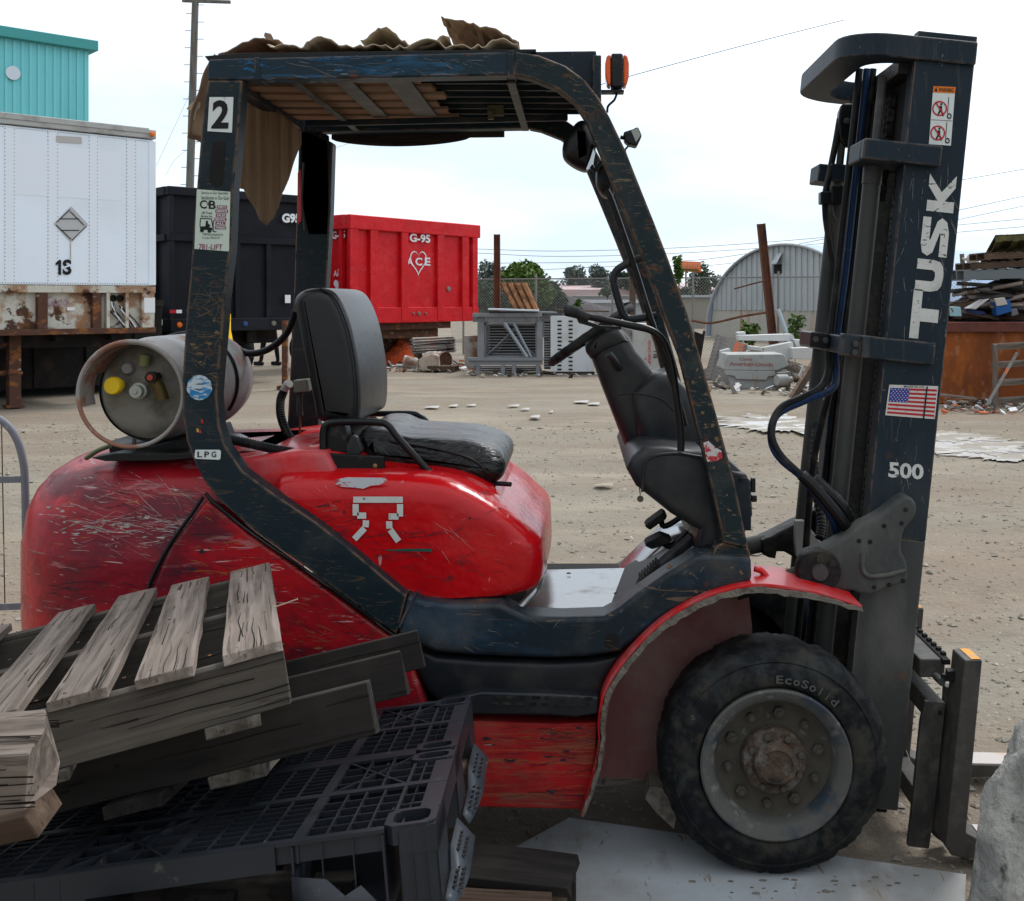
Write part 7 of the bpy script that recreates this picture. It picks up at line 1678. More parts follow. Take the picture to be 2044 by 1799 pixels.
# --- rack of steel frames
m_steelf = mat('galvanised_frame', (0.22, 0.23, 0.245), 0.5, layers=[((0.1, 0.1, 0.1), (3, 3, 3), 0.5, 0.7, 0.6), ((0.16, 0.1, 0.06), 6, 0.66, 0.75, 0.6)])
Yr = 22.6; q = lambda u, v: P(u, v, Yr)
t = thing('frame_rack', (q(1010, 745).x, 23.2, 0), 'rack of nested grey steel frames with diagonal braces', 'steel rack')
def hb_(name, u0, u1, v0, v1, y0=0, y1=0.1, mt=m_steelf, par=None, bevel=0.0):
    mb = MB(); a, b = q(u0, v0), q(u1, v1); mb.box(a.x, b.x, Yr+y0, Yr+y1, b.z, a.z); return build(mb, name, mt, par or t, bevel=bevel)
hb_('top_channel', 943, 1082, 625, 633, 0, .12, bevel=.005); hb_('top_channel', 943, 1080, 633, 643, .05, .1)
for k in range(7): hb_('stiffener', 948+k*21, 950+k*21, 633, 643, 0, .05)
hb_('post', 953, 966, 643, 716, 0, .12, bevel=.005); hb_('post', 1071, 1083, 643, 716, 0, .12, bevel=.005)
hb_('bottom_channel', 934, 1084, 714, 720, -.06, .12, bevel=.004); hb_('bottom_channel', 936, 1083, 720, 729, -.02, .1)
for k in range(3): hb_('fork_tube', 944, 1080, 731+k*5, 734+k*5, .02+k*.2, .1+k*.2)
for u in (950, 1000, 1022, 1070): hb_('foot', u, u+8, 729, 748, -.02, .1)
for k in range(15):
    mb = MB(); y = .12 + k*.075; a, b = P(966, 646, Yr), P(1071, 714, Yr)
    mb.box(a.x, b.x, Yr+y, Yr+y+.03, a.z-.03, a.z); mb.box(a.x, b.x, Yr+y, Yr+y+.03, b.z, b.z+.03); mb.box(a.x, a.x+.03, Yr+y, Yr+y+.03, b.z, a.z); mb.box(b.x-.03, b.x, Yr+y, Yr+y+.03, b.z, a.z)
    mb.tube([(a.x+.0+.15*k/15, Yr+y, b.z), ((a.x+b.x)/2+.1, Yr+y, a.z-.1)], .012, 4); mb.tube([(b.x, Yr+y, b.z), ((a.x+b.x)/2-.15+.02*k, Yr+y, a.z-.05-.03*k)], .012, 4)
    build(mb, 'nested_frame', m_steelf if k < 6 else m_gp, t)
mb = MB(); mb.tube([P(1007, 645, 22.55), P(1052, 713, 22.55)], .035, 4); mb.tube([P(1025, 645, 22.65), P(1060, 713, 22.65)], .03, 4); build(mb, 'diagonal_brace', mat('pale_brace', (0.3, 0.34, 0.38), 0.4), t)
for k in range(11):
    hb_('inner_rung', 968, 1069, 650+k*5.6, 652.2+k*5.6, .30, .33, m_steelf)
mb = MB(); mb.box(q(966, 0).x, q(1071, 0).x, Yr+1.4, Yr+1.45, 0.3, 1.3); build(mb, 'back_panel', m_dark, t)
for k in range(18):
    v = 646 + k*5.0
    hb_('stacked_tube', 1085, 1112, v, v+2.6, .05, 1.2, m_steelf if k % 3 else m_gp)
mb = MB(); mb.box(q(1086, 0).x, q(1110, 0).x, Yr+.12, Yr+1.0, .1, 1.1); build(mb, 'dark_core', m_dark, t)
t = thing('slotted_panel_stack', (q(1140, 745).x, 22.9, 0), 'stack of white slotted metal panels on pallets by the frame rack', 'panel stack')
hb_('panel', 1099, 1186, 632, 742, 0, .9, mat('white_slotted', (0.55, 0.58, 0.6), 0.5, layers=[((0.4, 0.36, 0.28), 3, 0.55, 0.72, 0.5)]))
for j in range(2):
    for k in range(13):
        hb_('slot', 1113+j*22, 1118+j*22+3, 640+k*8, 643+k*8, -.012, .002, m_dark)
hb_('base_rail', 1099, 1186, 742, 747, .05, .9, m_woodbr)
for i, (u0, u1, v, mt, lb) in enumerate([(976, 1075, 617, m_ibc, 'long white sheet laid over the frame rack'), (1000, 1112, 621, m_steelf, 'second pale sheet on the frame rack, nearer the right'), (1108, 1215, 619, m_woodbr, 'long brown plank laid over the white panels')]):
    mb = MB(); a, b = P(u0, v, 22.7+i*.2), P(u1, v+3, 22.7+i*.2); mb.boxm((a+b)/2, ((b-a).length, .5, .03), ((b-a).normalized(), my, Vector((0,0,1)))); tag(build(mb, 'loose_sheet', mt), lb, 'sheet')
m_crust = mat('rusty_corrugated', (0.22, 0.10, 0.045), 0.85, layers=[((0.07, 0.035, 0.02), (5, 5, 5), 0.45, 0.62, 0.8), ((0.4, 0.2, 0.08), (9, 9, 2), 0.55, 0.7, 0.7)])
mb = MB()
tlp, trp, brp, blp = P(996, 564, 23.4), P(1052, 565, 23.4), P(1077, 619, 22.9), P(1024, 619, 22.9)
def fr_(a, b):
    p = tlp.lerp(trp, a).lerp(blp.lerp(brp, a), b); w = abs(((a*4) % 1) - .5)*2; p.y += 0.09*(1 if w > .5 else 0); return p
sheet(mb, fr_, 32, 4); tag(build(mb, 'corrugated_panel', m_crust, smooth=0, solid=.01), 'rusty brown corrugated steel panel leaning above the frame rack', 'metal panel')
# machine behind the steering column
t = thing('floor_machine', (q(1255, 745).x, 22.9, 0), 'off-white floor cleaning machine body with red vertical lettering', 'machine')
m_mc = mat('offwhite_plastic', (0.42, 0.42, 0.40), 0.5, layers=[((0.25, 0.23, 0.2), 3, 0.5, 0.7, 0.6)])
mb = MB(); mb.prism(PX([(1186,655),(1205,640),(1262,638),(1275,646),(1318,648),(1325,690),(1318,745),(1190,745)], 22.5), 22.5, 23.4); build(mb, 'body', m_mc, t, bevel=.05, seg=3)
mb = MB(); mb.prism(PX([(1228,650),(1262,660),(1262,715),(1240,700)], 22.48), 22.46, 22.5); build(mb, 'panel', m_gp, t)
text_on('lettering', 'American-Lincoln', P(1292, 738, 22.44), P(1292, 680, 22.44), P(1299, 738, 22.44), m_inkred, t, .02)
text_on('lettering', 'Clarke', P(1284, 738, 22.44), P(1284, 715, 22.44), P(1290, 738, 22.44), m_inkred, t, .02)
text_on('lettering', 'BU', P(1304, 715, 22.44), P(1304, 701, 22.44), P(1312, 715, 22.44), m_inkblack, t, .02)
# --- right of the front post
tt = pallet('grey slatted pallet leaning upright beside the dirty hopper', (P(1404, 770, 20.5).x, 20.3, 0.08), (0.35, 0.5, 1.0), (1, 0.1, -0.1), m_gp, m_wood, L=0.95, D=0.62, nb=11, bottoms=0, seed=5, grp='pallets in the yard')
m_hop = mat('dirty_hopper', (0.33, 0.34, 0.33), 0.6, layers=[((0.18, 0.15, 0.12), (2.5, 2.5, 2.5), 0.5, 0.66, 0.7), ((0.3, 0.17, 0.07), (4, 4, 1.5), 0.6, 0.7, 0.6)], bump=[(4, .3, .03)])
Yh = 19.0; t = thing('hopper', (P(1510, 778, Yh).x, Yh+.4, 0), 'dirty grey metal hopper with faded red lettering', 'hopper')
cvh = lambda pts: [(1320.6+.354*x, 542.7+.354*y) for x, y in pts]
mb = MB(); mb.prism(PX(cvh([(372,466),(690,464),(720,530),(650,560),(350,556),(345,545)]), Yh), Yh, Yh+.9); build(mb, 'lid', m_hop, t, bevel=.02, seg=2)
mb = MB(); mb.prism(PX(cvh([(358,557),(645,562),(700,545),(712,560),(655,665),(400,660)]), Yh), Yh+.03, Yh+.85); build(mb, 'tub', m_hop, t, bevel=.02, seg=2)
mb = MB(); mb.prism(PX(cvh([(352,556),(640,560),(640,585),(600,590),(590,610),(420,605),(410,588),(360,580)]), Yh), Yh-.02, Yh+.02); build(mb, 'rim_flange', m_hop, t, bevel=.008)
text_on('lettering', 'American-Lincoln', P(1456, 722, Yh-.005), P(1543, 724, Yh-.005), P(1456, 730, Yh-.005), mat('faded_red', (0.28, 0.12, 0.12), .7), t, .02)
text_on('lettering', 'Clarke', P(1476, 714, Yh-.005), P(1502, 714, Yh-.005), P(1476, 720, Yh-.005), MATS['faded_red'], t, .01)
t = thing('scrap_motor', (P(1560, 772, 18.9).x, 18.9, 0), 'small grey motor casing lying against the hopper', 'motor')
mb = MB(); mb.lathe([(.001, 0), (.09, 0), (.1, .03), (.1, .2), (.06, .22), (.06, .3), (.001, .3)], (P(1548, 757, 18.7).x, 18.6, .17), Vector((1, .4, 0)), 14); build(mb, 'casing', m_hop, t)
mb = MB(); p = P(1565, 765, 18.8); mb.box(p.x-.12, p.x+.1, 18.7, 18.95, 0, .3); mb.jitter(.03, 5); build(mb, 'base', m_gp, t, bevel=.01)
m_wsc = mat('white_scrap_steel', (0.55, 0.56, 0.55), 0.5, layers=[((0.35, 0.2, 0.06), (2.5, 2.5, 2.5), 0.58, 0.66, 0.8), ((0.2, 0.18, 0.15), 3, 0.6, 0.75, 0.5)])
for pts, y, dp, lb in [([(430,360),(735,350),(750,372),(740,392),(432,388)], 21.2, .3, 'long white steel beam topmost on the scrap behind the hopper'),
        ([(428,342),(474,338),(474,360),(432,365)], 21.3, .3, 'short white upright bracket at the left of the white scrap'),
        ([(382,405),(560,425),(575,450),(385,430)], 20.8, .3, 'white scrap arm reaching left over the hopper'),
        ([(560,430),(740,395),(755,490),(690,500),(680,465),(590,465)], 20.9, .4, 'rust-stained white plate in the middle of the white scrap'),
        ([(745,380),(905,395),(900,420),(760,425)], 21.0, .35, 'white beam end stretching right towards the mast'),
        ([(735,430),(900,425),(870,495),(740,492)], 20.6, .3, 'lower white plate with a pointed end near the ramp'),
        ([(330,445),(385,432),(392,468),(355,510),(325,520)], 20.4, .3, 'white and red corner piece left of the hopper'),
        ([(770,590),(800,525),(806,530),(785,600)], 18.6, .05, 'small white strip standing beside the ramp plank')]:
    mb = MB(); mb.prism(PX(cvh(pts), y), y, y+dp); tag(build(mb, 'white_scrap', m_wsc, bevel=.01), lb, 'scrap metal', 'white scrap steel by the hopper')
mb = MB(); rings = []
for k in range(8):
    r = 1-k/8; c = P(1520, 760, 21.2); rings.append([(c.x + 1.3*r*math.cos(a)*(1+.25*nz3(math.cos(a)*2, math.sin(a)*2, k)), 21.5 + .9*r*math.sin(a), .62*(1-r)**.8) for a in [2*math.pi*q/26 for q in range(26)]])
mb.loft(rings); mb.jitter(.06, 3); tag(build(mb, 'scrap_heap', mat('dark_scrap_heap', (0.12, 0.1, 0.08), .95, layers=[((0.4, 0.38, 0.34), 7, .58, .64, .9)], bump=[(9, 1, .1)]), smooth=0, kind='stuff'), 'low heap of dark broken scrap under the white beams', 'scrap heap')
mb = MB(); a0, b0 = P(1652, 683, 18.6), P(1586, 775, 17.4); b0.z = .02
d_ = (b0-a0).normalized(); mb.boxm((a0+b0)/2, ((b0-a0).length, .95, .05), (d_, Vector((.35,.93,0)).normalized(), d_.cross(Vector((.35,.93,0))).normalized())); tag(build(mb, 'ramp_plank', m_woodbr, bevel=.006), 'broad dark brown board propped up as a ramp beside the mast', 'board')
mb = MB(); mb.tube([P(1553, 618, 27), P(1570, 665, 27)], .05, 8); tag(build(mb, 'pale_pipe', mat('pale_blue_pipe', (.4, .5, .58), .4)), 'pale blue pipe leaning behind the leaning fence post', 'pipe')
mb = MB(); p = P(1400, 700, 20.6); mb.prism(PX([(1388,662),(1404,668),(1406,660),(1408,662),(1400,712),(1396,740),(1390,735),(1392,700),(1386,690)], 20.6), 20.6, 20.8); tag(build(mb, 'twisted_bracket', m_dark), 'black twisted bracket standing just right of the front post', 'scrap metal')

# --- rusty bin with pallets heaped on it
m_bin = mat('rust_orange_bin', (0.26, 0.075, 0.02), 0.85, layers=[((0.10, 0.035, 0.02), (1.3, 1.3, .8), .45, .66, .8), ((0.36, 0.18, 0.12), (5, 5, 2.5), .56, .66, .7), ((0.42, 0.13, 0.02), (3, 3, 1.2), .58, .7, .7), ((.7, .65, .6), 9, .76, .78, .9)], bump=[(5, .3, .03)])
m_binr = mat('rust_brown_rim', (0.13, 0.045, 0.035), .8, layers=[((.06, .03, .025), 4, .5, .7, .7)])
Yb = 16.2; xb0 = P(1872, 800, Yb).x
t = thing('rusty_bin', (xb0+2.5, Yb+1.2, 0), 'big orange-rusted steel bin on the right heaped with broken pallets', 'bin')
zt2 = P(1, 643, Yb).z
mb = MB(); mb.box(xb0, xb0+5, Yb, Yb+.05, 0, zt2-.12); mb.box(xb0, xb0+.05, Yb+.05, Yb+2.4, 0, zt2-.12); mb.box(xb0+4.95, xb0+5, Yb+.05, Yb+2.4, 0, zt2-.12); mb.box(xb0+.05, xb0+4.95, Yb+2.35, Yb+2.4, 0, zt2-.12); mb.box(xb0+.05, xb0+4.95, Yb+.05, Yb+2.35, 0.02, 1.0); build(mb, 'shell', m_bin, t)
mb = MB(); mb.box(xb0-.06, xb0+5.06, Yb-.07, Yb+.09, zt2-.15, zt2); mb.box(xb0-.06, xb0+.09, Yb+.09, Yb+2.45, zt2-.15, zt2); build(mb, 'top_rim', m_binr, t, bevel=.012)
def bp(u, v, y): return P(u, v, Yb+y)
G2 = 'pallets heaped on the rusty bin'
m_gpal = mat('grey_blue_pallet', (0.15, 0.17, 0.18), .6)
pallet('dark brown pallet lowest in the heap on the bin', bp(2068, 628, .4), (-1, .15, .03), (.15, 1, 0), m_woodbr, L=1.2, seed=11, grp=G2)
pallet('long brown pallet tipped down to the left above the bin', bp(2040, 586, .5), (-1, .05, -.16), (.1, 1, 0), m_woodbr, L=1.35, seed=12, grp=G2)
pallet('grey-blue block pallet in the middle of the heap', bp(2052, 537, .4), (-1, .1, -.03), (.1, 1, .02), m_gpal, L=.95, nb=6, seed=13, grp=G2, sh=.14)
pallet('brown pallet just above the grey-blue pallet', bp(2066, 520, .45), (-1, .1, -.05), (.1, 1, .02), m_woodbr, L=.95, seed=14, grp=G2)
pallet('fourth brown pallet, second from the top of the heap', bp(2070, 503, .5), (-1, .12, -.03), (.1, 1, .02), m_woodbr, L=.78, seed=15, grp=G2)
pallet('mossy pallet tilted on the very top of the heap', bp(2066, 468, .5), (-1, .1, -.04), (.05, .8, -.35), mat('mossy_wood', (.1, .09, .03), .9, layers=[((.05, .04, .025), 6, .45, .6, .8)]), L=.6, seed=16, grp=G2)
rr = random.Random(5); PLK = []
for k in range(26):
    u = rr.uniform(1888, 2035); v = rr.uniform(572, 640); L_ = rr.uniform(.5, 1.2)
    pp = bp(u, v, rr.uniform(.15, .9)); dx = Vector((rr.choice((-1, 1)), rr.uniform(-.5, .5), rr.uniform(-.2, .3)))
    if pp.x + dx.x*L_ < xb0+.05: dx.x = 1
    ob = board('loose_plank', None, pp, dx, Vector((rr.uniform(-.3,.3), -.5, 1)), L_, .1, .02, [m_woodbr, m_wooddk, m_wood, m_wooddk][k % 4], 40+k)
    PLK.append((u, ob, ['brown', 'charred', 'weathered grey', 'blackened'][k % 4]))
ORD = 'first second third fourth fifth sixth seventh eighth ninth tenth eleventh twelfth thirteenth fourteenth fifteenth sixteenth seventeenth eighteenth nineteenth twentieth twenty-first twenty-second twenty-third twenty-fourth twenty-fifth twenty-sixth'.split()
for i, (u, ob, cl_) in enumerate(sorted(PLK, key=lambda q_: q_[0])): tag(ob, '%s broken plank on the rusty bin, %s plank from the left' % (cl_, ORD[i]), 'plank', 'broken planks in the heap on the bin')
for i, (pts, y, c_, lb) in enumerate([([(1986,601),(2016,598),(2020,622),(1990,631)], .12, (.02, .09, .28), 'bright blue torn box hanging in the heap on the bin'), ([(1904,612),(1918,613),(1920,632),(1904,632)], .2, (.3, .5, .55), 'pale turquoise crushed box at the left of the heap'),
        ([(1930,617),(1965,622),(1968,628),(1932,630)], .25, (.03, .05, .14), 'dark blue crushed container beside the turquoise box'), ([(1932,616),(1965,598),(1976,596),(1948,618)], .1, (.5, .5, .5), 'pale grey bent strip leaning in the heap'), ([(2018,618),(2030,615),(2034,628),(2020,632)], .15, (.14, .15, .17), 'grey-blue flattened box right of the bright blue box'), ([(1985,596),(2006,594),(2012,608),(1990,612)], .1, (.45, .42, .38), 'cream lid lying over the bright blue box')]):
    mb = MB(); mb.prism(PX(pts, Yb+y), Yb+y, Yb+y+.2); tag(build(mb, 'crushed_box', mat('crushed_%d' % i, c_, .6), bevel=.01), lb, 'box')
mb = MB(); rings = []
for k in range(7):
    r = 1-k/7; rings.append([(xb0+2.45 + 2.4*r*math.cos(a), Yb+1.25 + 1.1*r*math.sin(a)*(1+.1*nz3(a, k)), 1.0 + 1.4*(1-r)**.8) for a in [2*math.pi*q/26 for q in range(26)]])
mb.loft(rings); mb.jitter(.12, 2.5); tag(build(mb, 'wood_debris', mat('dark_debris', (.035, .027, .022), .95, layers=[((.2, .15, .11), (7, 7, 16), .6, .66, .8)], bump=[(9, 1, .1)]), smooth=0, kind='stuff'), 'dark broken wood filling the rusty bin', 'debris')
tt = pallet('pale weathered pallet propped against the rusty bin', (P(1992, 700, 15.4).x, 15.6, 0.92), (.05, .12, -1), (1, .1, .0), m_wood, L=.9, D=1.1, nb=4, bottoms=0, seed=21, grp='pallets in the yard')
mb = MB(); mb.tube([P(2030, 705, 15.3), P(1968, 812, 15.0)], .03, 4); tag(build(mb, 'prop_pole', m_gp), 'slanting grey strut leaning on the rusty bin', 'pole')
mb = MB(); mb.boxm(P(1912, 792, 15.7), (.5, .12, .03), (Vector((1, 0, -.1)).normalized(), my, Zv)); mb.jitter(.01, 8); tag(build(mb, 'loose_board', m_wood), 'pale board lying at the left foot of the rusty bin', 'board')

# --- people glimpsed between the pillar and the seat
m_skin = mat('skin', (.35, .22, .16), .6); m_cloth = mat('dark_trousers', (.02, .022, .03), .9); m_yel = mat('yellow_coat', (.75, .48, .01), .7); m_boot = mat('black_boot', (.015, .015, .016), .5)
def person(x, y, face, label, coat=None, stride=.12):
    t = thing('person', (x, y, 0), label, 'person')
    f = Vector((math.cos(face), math.sin(face), 0)); s_ = Vector((-f.y, f.x, 0)); o = Vector((x, y, 0))
    V_ = []; E_ = []; Rr = []
    def j(p, r, par_):
        V_.append(p); Rr.append(r)
        if par_ is not None: E_.append((par_, len(V_)-1))
        return len(V_)-1
    hip = j(Vector((0,0,.95)), .15, None); ch = j(Vector((0,0,1.22)), .155, hip); nk = j(Vector((0,0,1.46)), .075, ch); hd = j(Vector((0,0,1.56)), .085, nk); tp = j(Vector((0,0,1.70)), .085, hd)
    for sg in (1, -1):
        th_ = j(s_*.1*sg + Vector((0,0,.86)), .1, hip); kn = j(s_*.11*sg + f*stride*sg*.6 + Vector((0,0,.5)), .065, th_); an = j(s_*.12*sg + f*stride*sg + Vector((0,0,.1)), .045, kn); j(s_*.13*sg + f*(stride*sg+.16) + Vector((0,0,.035)), .035, an)
        sh_ = j(s_*.2*sg + Vector((0,0,1.4)), .06, ch); el = j(s_*.27*sg - f*.02 + Vector((0,0,1.12)), .045, sh_); wr = j(s_*.25*sg + f*.08 + Vector((0,0,.9)), .03, el); j(s_*.25*sg + f*.1 + Vector((0,0,.8)), .035, wr)
    me = bpy.data.meshes.new('body'); me.from_pydata(V_, E_, []); ob = bpy.data.objects.new('body', me); COL.objects.link(ob); ob.parent = t; me.materials.append(m_cloth)
    sk = ob.modifiers.new('skin', 'SKIN'); sk.use_smooth_shade = True
    for i, r in enumerate(Rr): me.skin_vertices[0].data[i].radius = (r, r)
    me.skin_vertices[0].data[0].use_root = True
    sb = ob.modifiers.new('sub', 'SUBSURF'); sb.levels = 1; sb.render_levels = 1
    m = MB(); m.lathe([(.001, 0), (.07, .02), (.088, .08), (.09, .16), (.07, .22), (.001, .245)], o + Vector((0,0,1.5)), Zv, 14); m.tube([o + Vector((0,0,1.6)) + f*.08, o + Vector((0,0,1.585)) + f*.105], .014, 6); build(m, 'head', m_skin, t)
    m = MB(); m.lathe([(.095, 0), (.1, .05), (.08, .1), (.001, .125)], o + Vector((0,0,1.63)), Zv, 14); build(m, 'cap', m_boot, t)
    if coat:
        m = MB(); rings = []
        for z, r in ((.55, .33), (.8, .27), (1.05, .21), (1.3, .21), (1.42, .17), (1.5, .08)):
            rings.append([o + f*r*.75*math.cos(a) + s_*r*math.sin(a) + Vector((0,0,z)) for a in [2*math.pi*k/16 for k in range(16)]])
        m.loft(rings, caps=False); build(m, 'coat', coat, t, solid=.01)
    for sg in (1, -1):
        m = MB(); c_ = o + s_*.125*sg + f*(stride*sg+.07); m.boxm(c_ + Vector((0,0,.05)), (.28, .1, .1), (f, s_, Zv)); build(m, 'boot', m_boot, t, bevel=.03)
    return t
p = P(538, 730, gY(730)); person(p.x, gY(730), 2.6, 'person in dark trousers and boots walking beyond the black container', None, .16)
p = P(441, 727, 18.4); person(p.x, 18.4, 0.2, 'person in a bright yellow coat mostly hidden behind the rear post', m_yel, .1)

# ================================================================== foreground pile
# white board under the front wheel
A_ = Vector((-.021, 3.237)); B_2 = Vector((1.056, 2.917)); C_ = Vector((.80, 2.25)); D_ = Vector((-.62, 2.55))
mb = MB(); pts = [A_, B_2, C_, D_]; mb.add([(p.x, p.y, -.006) for p in pts] + [(p.x, p.y, -.012) for p in pts], [(0,1,2,3), (7,6,5,4), (0,4,5,1), (1,5,6,2), (2,6,7,3), (3,7,4,0)])
m_ws = mat('dirty_white_board', (0.36, 0.39, 0.41), .45, layers=[((.22, .215, .20), (2, 2, 2), .42, .62, .8, None, 8), ((.16, .13, .10), (5, 2, 5), .56, .68, .6, None, 9), ((.2, .14, .09), (30, 9, 9), .63, .68, .8, .8, 4, .5), ((.04, .04, .04), (5, 5, 5), .66, .74, .8)], bump=[(3, .1, .02)])
tag(build(mb, 'board_sheet', m_ws, smooth=0), 'smooth dirty white sheet lying on the ground under the front wheel', 'sheet')
for i in range(26):
    u = 1620+R.gauss(0, 110); v = 1768+R.gauss(0, 14); Y = gY(v); c = P(u, v, Y)
    if i == 0:
        mb = MB()
    mb = mb if i else MB()
    s = R.uniform(.003, .009); mb.add([(c.x-s*1.6, Y-s*.4, -.0048), (c.x+s*1.2, Y-s*.8, -.0048), (c.x+s*1.8, Y+s*.5, -.0048), (c.x-s*.9, Y+s*.7, -.0048), (c.x, Y, -.0045+s*.5)], [(0,1,4),(1,2,4),(2,3,4),(3,0,4)])
tag(build(mb, 'dirt_crumb', m_lip, smooth=0, kind='stuff'), 'crumbs of dirt on the white sheet', 'dirt')
# boulder
mb = MB(); rings = []; N1, N2 = 180, 120; cR = Vector((1.45, 2.36, .08))
for j in range(1, N2):
    ph = math.pi*j/N2 - math.pi/2; ring = []
    for i in range(N1):
        a = 2*math.pi*i/N1; d = Vector((math.cos(a)*math.cos(ph), math.sin(a)*math.cos(ph), math.sin(ph)))
        k = 1 + .06*noise.noise(d*2.2) + .045*noise.noise(d*7) + .035*abs(noise.noise(d*16)) + .022*abs(noise.noise(d*38))
        z = cR.z + d.z*.76*k
        ring.append((cR.x + d.x*.56*k, cR.y + d.y*.42*k, max(z, -.02)))
    rings.append(ring)
mb.loft(rings); m_rock = mat('pale_rough_stone', (.46, .45, .41), .9, layers=[((.16, .17, .17), (6, 6, 6), .45, .6, .7), ((.05, .05, .05), (13, 13, 13), .6, .68, .85), ((.5, .5, .47), (9, 9, 9), .58, .7, .6)], bump=[(14, 1.0, .03, 8), (60, .8, .008, 6)])
tag(build(mb, 'boulder', m_rock, smooth=80), 'large rough pale grey boulder cut off by the right edge', 'boulder')
# grey cart handle at the left edge
m_cart = mat('grey_cart_paint', (.17, .175, .2), .45, layers=[((.35, .34, .36), 20, .6, .7, .5)])
t = thing('cart', (P(-40, 1500, 3.6).x, 3.6, 0), 'grey tubular hand cart frame at the left edge behind the forklift', 'cart')
Yc_ = 3.62
mb = MB(); mb.tube(CR([P(-150, 830, Yc_), P(-60, 815, Yc_), P(0, 838, Yc_), P(30, 870, Yc_), P(45, 915, Yc_), P(50, 965, Yc_), P(52, 1100, Yc_), P(53, 1300, Yc_), P(53, 1490, Yc_)], 6), .0125, 12); mb.tube([P(-250, 838, Yc_), P(-250, 1490, Yc_)], .0125, 12); mb.tube(CR([P(-250, 838, Yc_), P(-225, 825, Yc_), P(-150, 830, Yc_)], 4), .0125, 12); build(mb, 'handle', m_cart, t)
for v0, v1 in ((962, 957), (1222, 1210), (1440, 1436)):
    mb = MB(); a, b = P(-250, v0, Yc_), P(48, v1, Yc_); mb.boxm((a+b)/2, ((b-a).length, .006, .022), ((b-a).normalized(), my, Zv)); build(mb, 'crossbar', m_cart, t)
mb = MB(); mb.tube([P(3, 840, Yc_+.01), P(10, 1214, Yc_+.01)], .002, 5); build(mb, 'bent_wire', m_rustd, t)
mb = MB(); a, b = P(-250, 1490, Yc_), P(53, 1490, Yc_); mb.box(a.x, b.x, Yc_, Yc_+.5, a.z-.02, a.z); build(mb, 'platform', m_cart, t)
for x in (a.x+.05, b.x-.05):
    mb = MB(); mb.lathe([(.001, -.015), (.04, -.015), (.045, 0), (.04, .015), (.001, .015)], (x, Yc_+.1, .045), Vector((1,0,0)), 16); build(mb, 'wheel', m_rubber, t)

# helper for close pallets with individually traced boards
def brd(name, par, p0, p1, wv, T, mt, seed, rag=.003, nx=14, nrm=None):
    """board whose top centre line runs p0 -> p1, width vector wv"""
    ex = (p1-p0).normalized(); W_ = wv.length; ey = (wv - ex*wv.dot(ex)).normalized(); ez = ex.cross(ey)
    if ez.z < 0: ey = -ey; ez = ex.cross(ey)
    if nrm is not None: pass
    return board(name, par, p0 - ez*T, ex, ez, (p1-p0).length, W_, T, mt, seed, rag, nx, bevel=.0012)

m_crack = mat('crack_shadow_line', (.012, .009, .007), .95)  # thin dark ribbons drawn as cracks in the wood
def cracks(ob, L, Wd, T, n, seed, side=None):
    rr = random.Random(seed); vs, fs = [], []
    for k in range(n):
        x0 = rr.uniform(0, L*.8) if rr.random() < .6 else rr.choice((0, L*.85)); ln = rr.uniform(.04, .30)*min(1, L); w = rr.uniform(.0004, .0014)
        q0 = rr.uniform(-.42, .42)*(Wd if side is None else T); x = x0; prev = None
        while x < min(L-.003, x0+ln):
            f = (x-x0)/ln; ww = w*(1-f)**.5 + .0001; q_ = q0 + .004*nz3(x*9, k, seed)
            if side is None: p0, p1 = Vector((x, q_-ww, T+.0012)), Vector((x, q_+ww, T+.0012))
            else: p0, p1 = Vector((x, side*(Wd/2+.0028), T/2+q_-ww)), Vector((x, side*(Wd/2+.0028), T/2+q_+ww))
            vs += [p0, p1]
            if prev is not None: fs.append((prev, prev+1, prev+3, prev+2))
            prev = len(vs)-2; x += .02
    me = bpy.data.meshes.new('cracks'); me.from_pydata(vs, [], fs); me.materials.append(m_crack)
    o = bpy.data.objects.new('cracks', me); COL.objects.link(o); o.parent = ob; o['kind'] = 'stuff'

# top pallet, tilted on the pile
O = Vector((-.504, 1.85, .947)); EX = Vector((-.936, -.305, -.172)).normalized(); EY = Vector((-.31, .945, -.10)); EY = (EY - EX*EY.dot(EX)).normalized(); EZ = EX.cross(EY)
if EZ.z < 0: EZ = -EZ
t = thing('wood_pallet', O + EX*.6 + EY*.5 - EZ*.1, 'weathered grey wood pallet tilted on top of the pile at left', 'pallet')
SH = .092
for k, (b0, seed) in enumerate([(0.0, 1), (.47, 2), (.93, 3)]):
    p = O + EY*(b0+.02) - EZ*SH
    ob = board('stringer', t, p, EX, EZ, 1.22, .040, SH, m_wood2, 60+seed, .003, 16, bevel=.0015)
    for sd in (-1, 1): cracks(ob, 1.22, .040, SH, 16, 300+k, sd)
for k, (a, w, dl, seed) in enumerate([(.048, .098, 0, 1), (.190, .092, -.01, 2), (.325, .092, .0, 3), (.458, .085, .01, 4), (.66, .092, 0, 5), (.86, .092, 0, 6), (1.10, .092, 0, 7)]):
    p0 = O + EX*(a) + EY*(-.004+dl) + EZ*.0175; p1 = p0 + EY*(1.0 + .02*(k % 3)) + EX*.006*(k % 2)
    ob = brd('deck_board', t, p0, p1, EX*w, .0175, m_wood, 70+seed, .0035, 18); cracks(ob, 1.0, w, .0175, 15, 310+k)
for a, w in ((.048, .098), (.190, .092), (.325, .092), (.458, .085)):
    for b in (.035, .50, .965):
        for q_ in (.25, .72):
            c_ = O + EX*(a+w*q_-.0) + EY*(b-.004) + EZ*.0172
            mb = MB(); mb.lathe([(.001, .0012), (.0032, .0008), (.0034, 0)], c_, EZ, 8, caps=False); build(mb, 'nail_head', m_rustd, t)
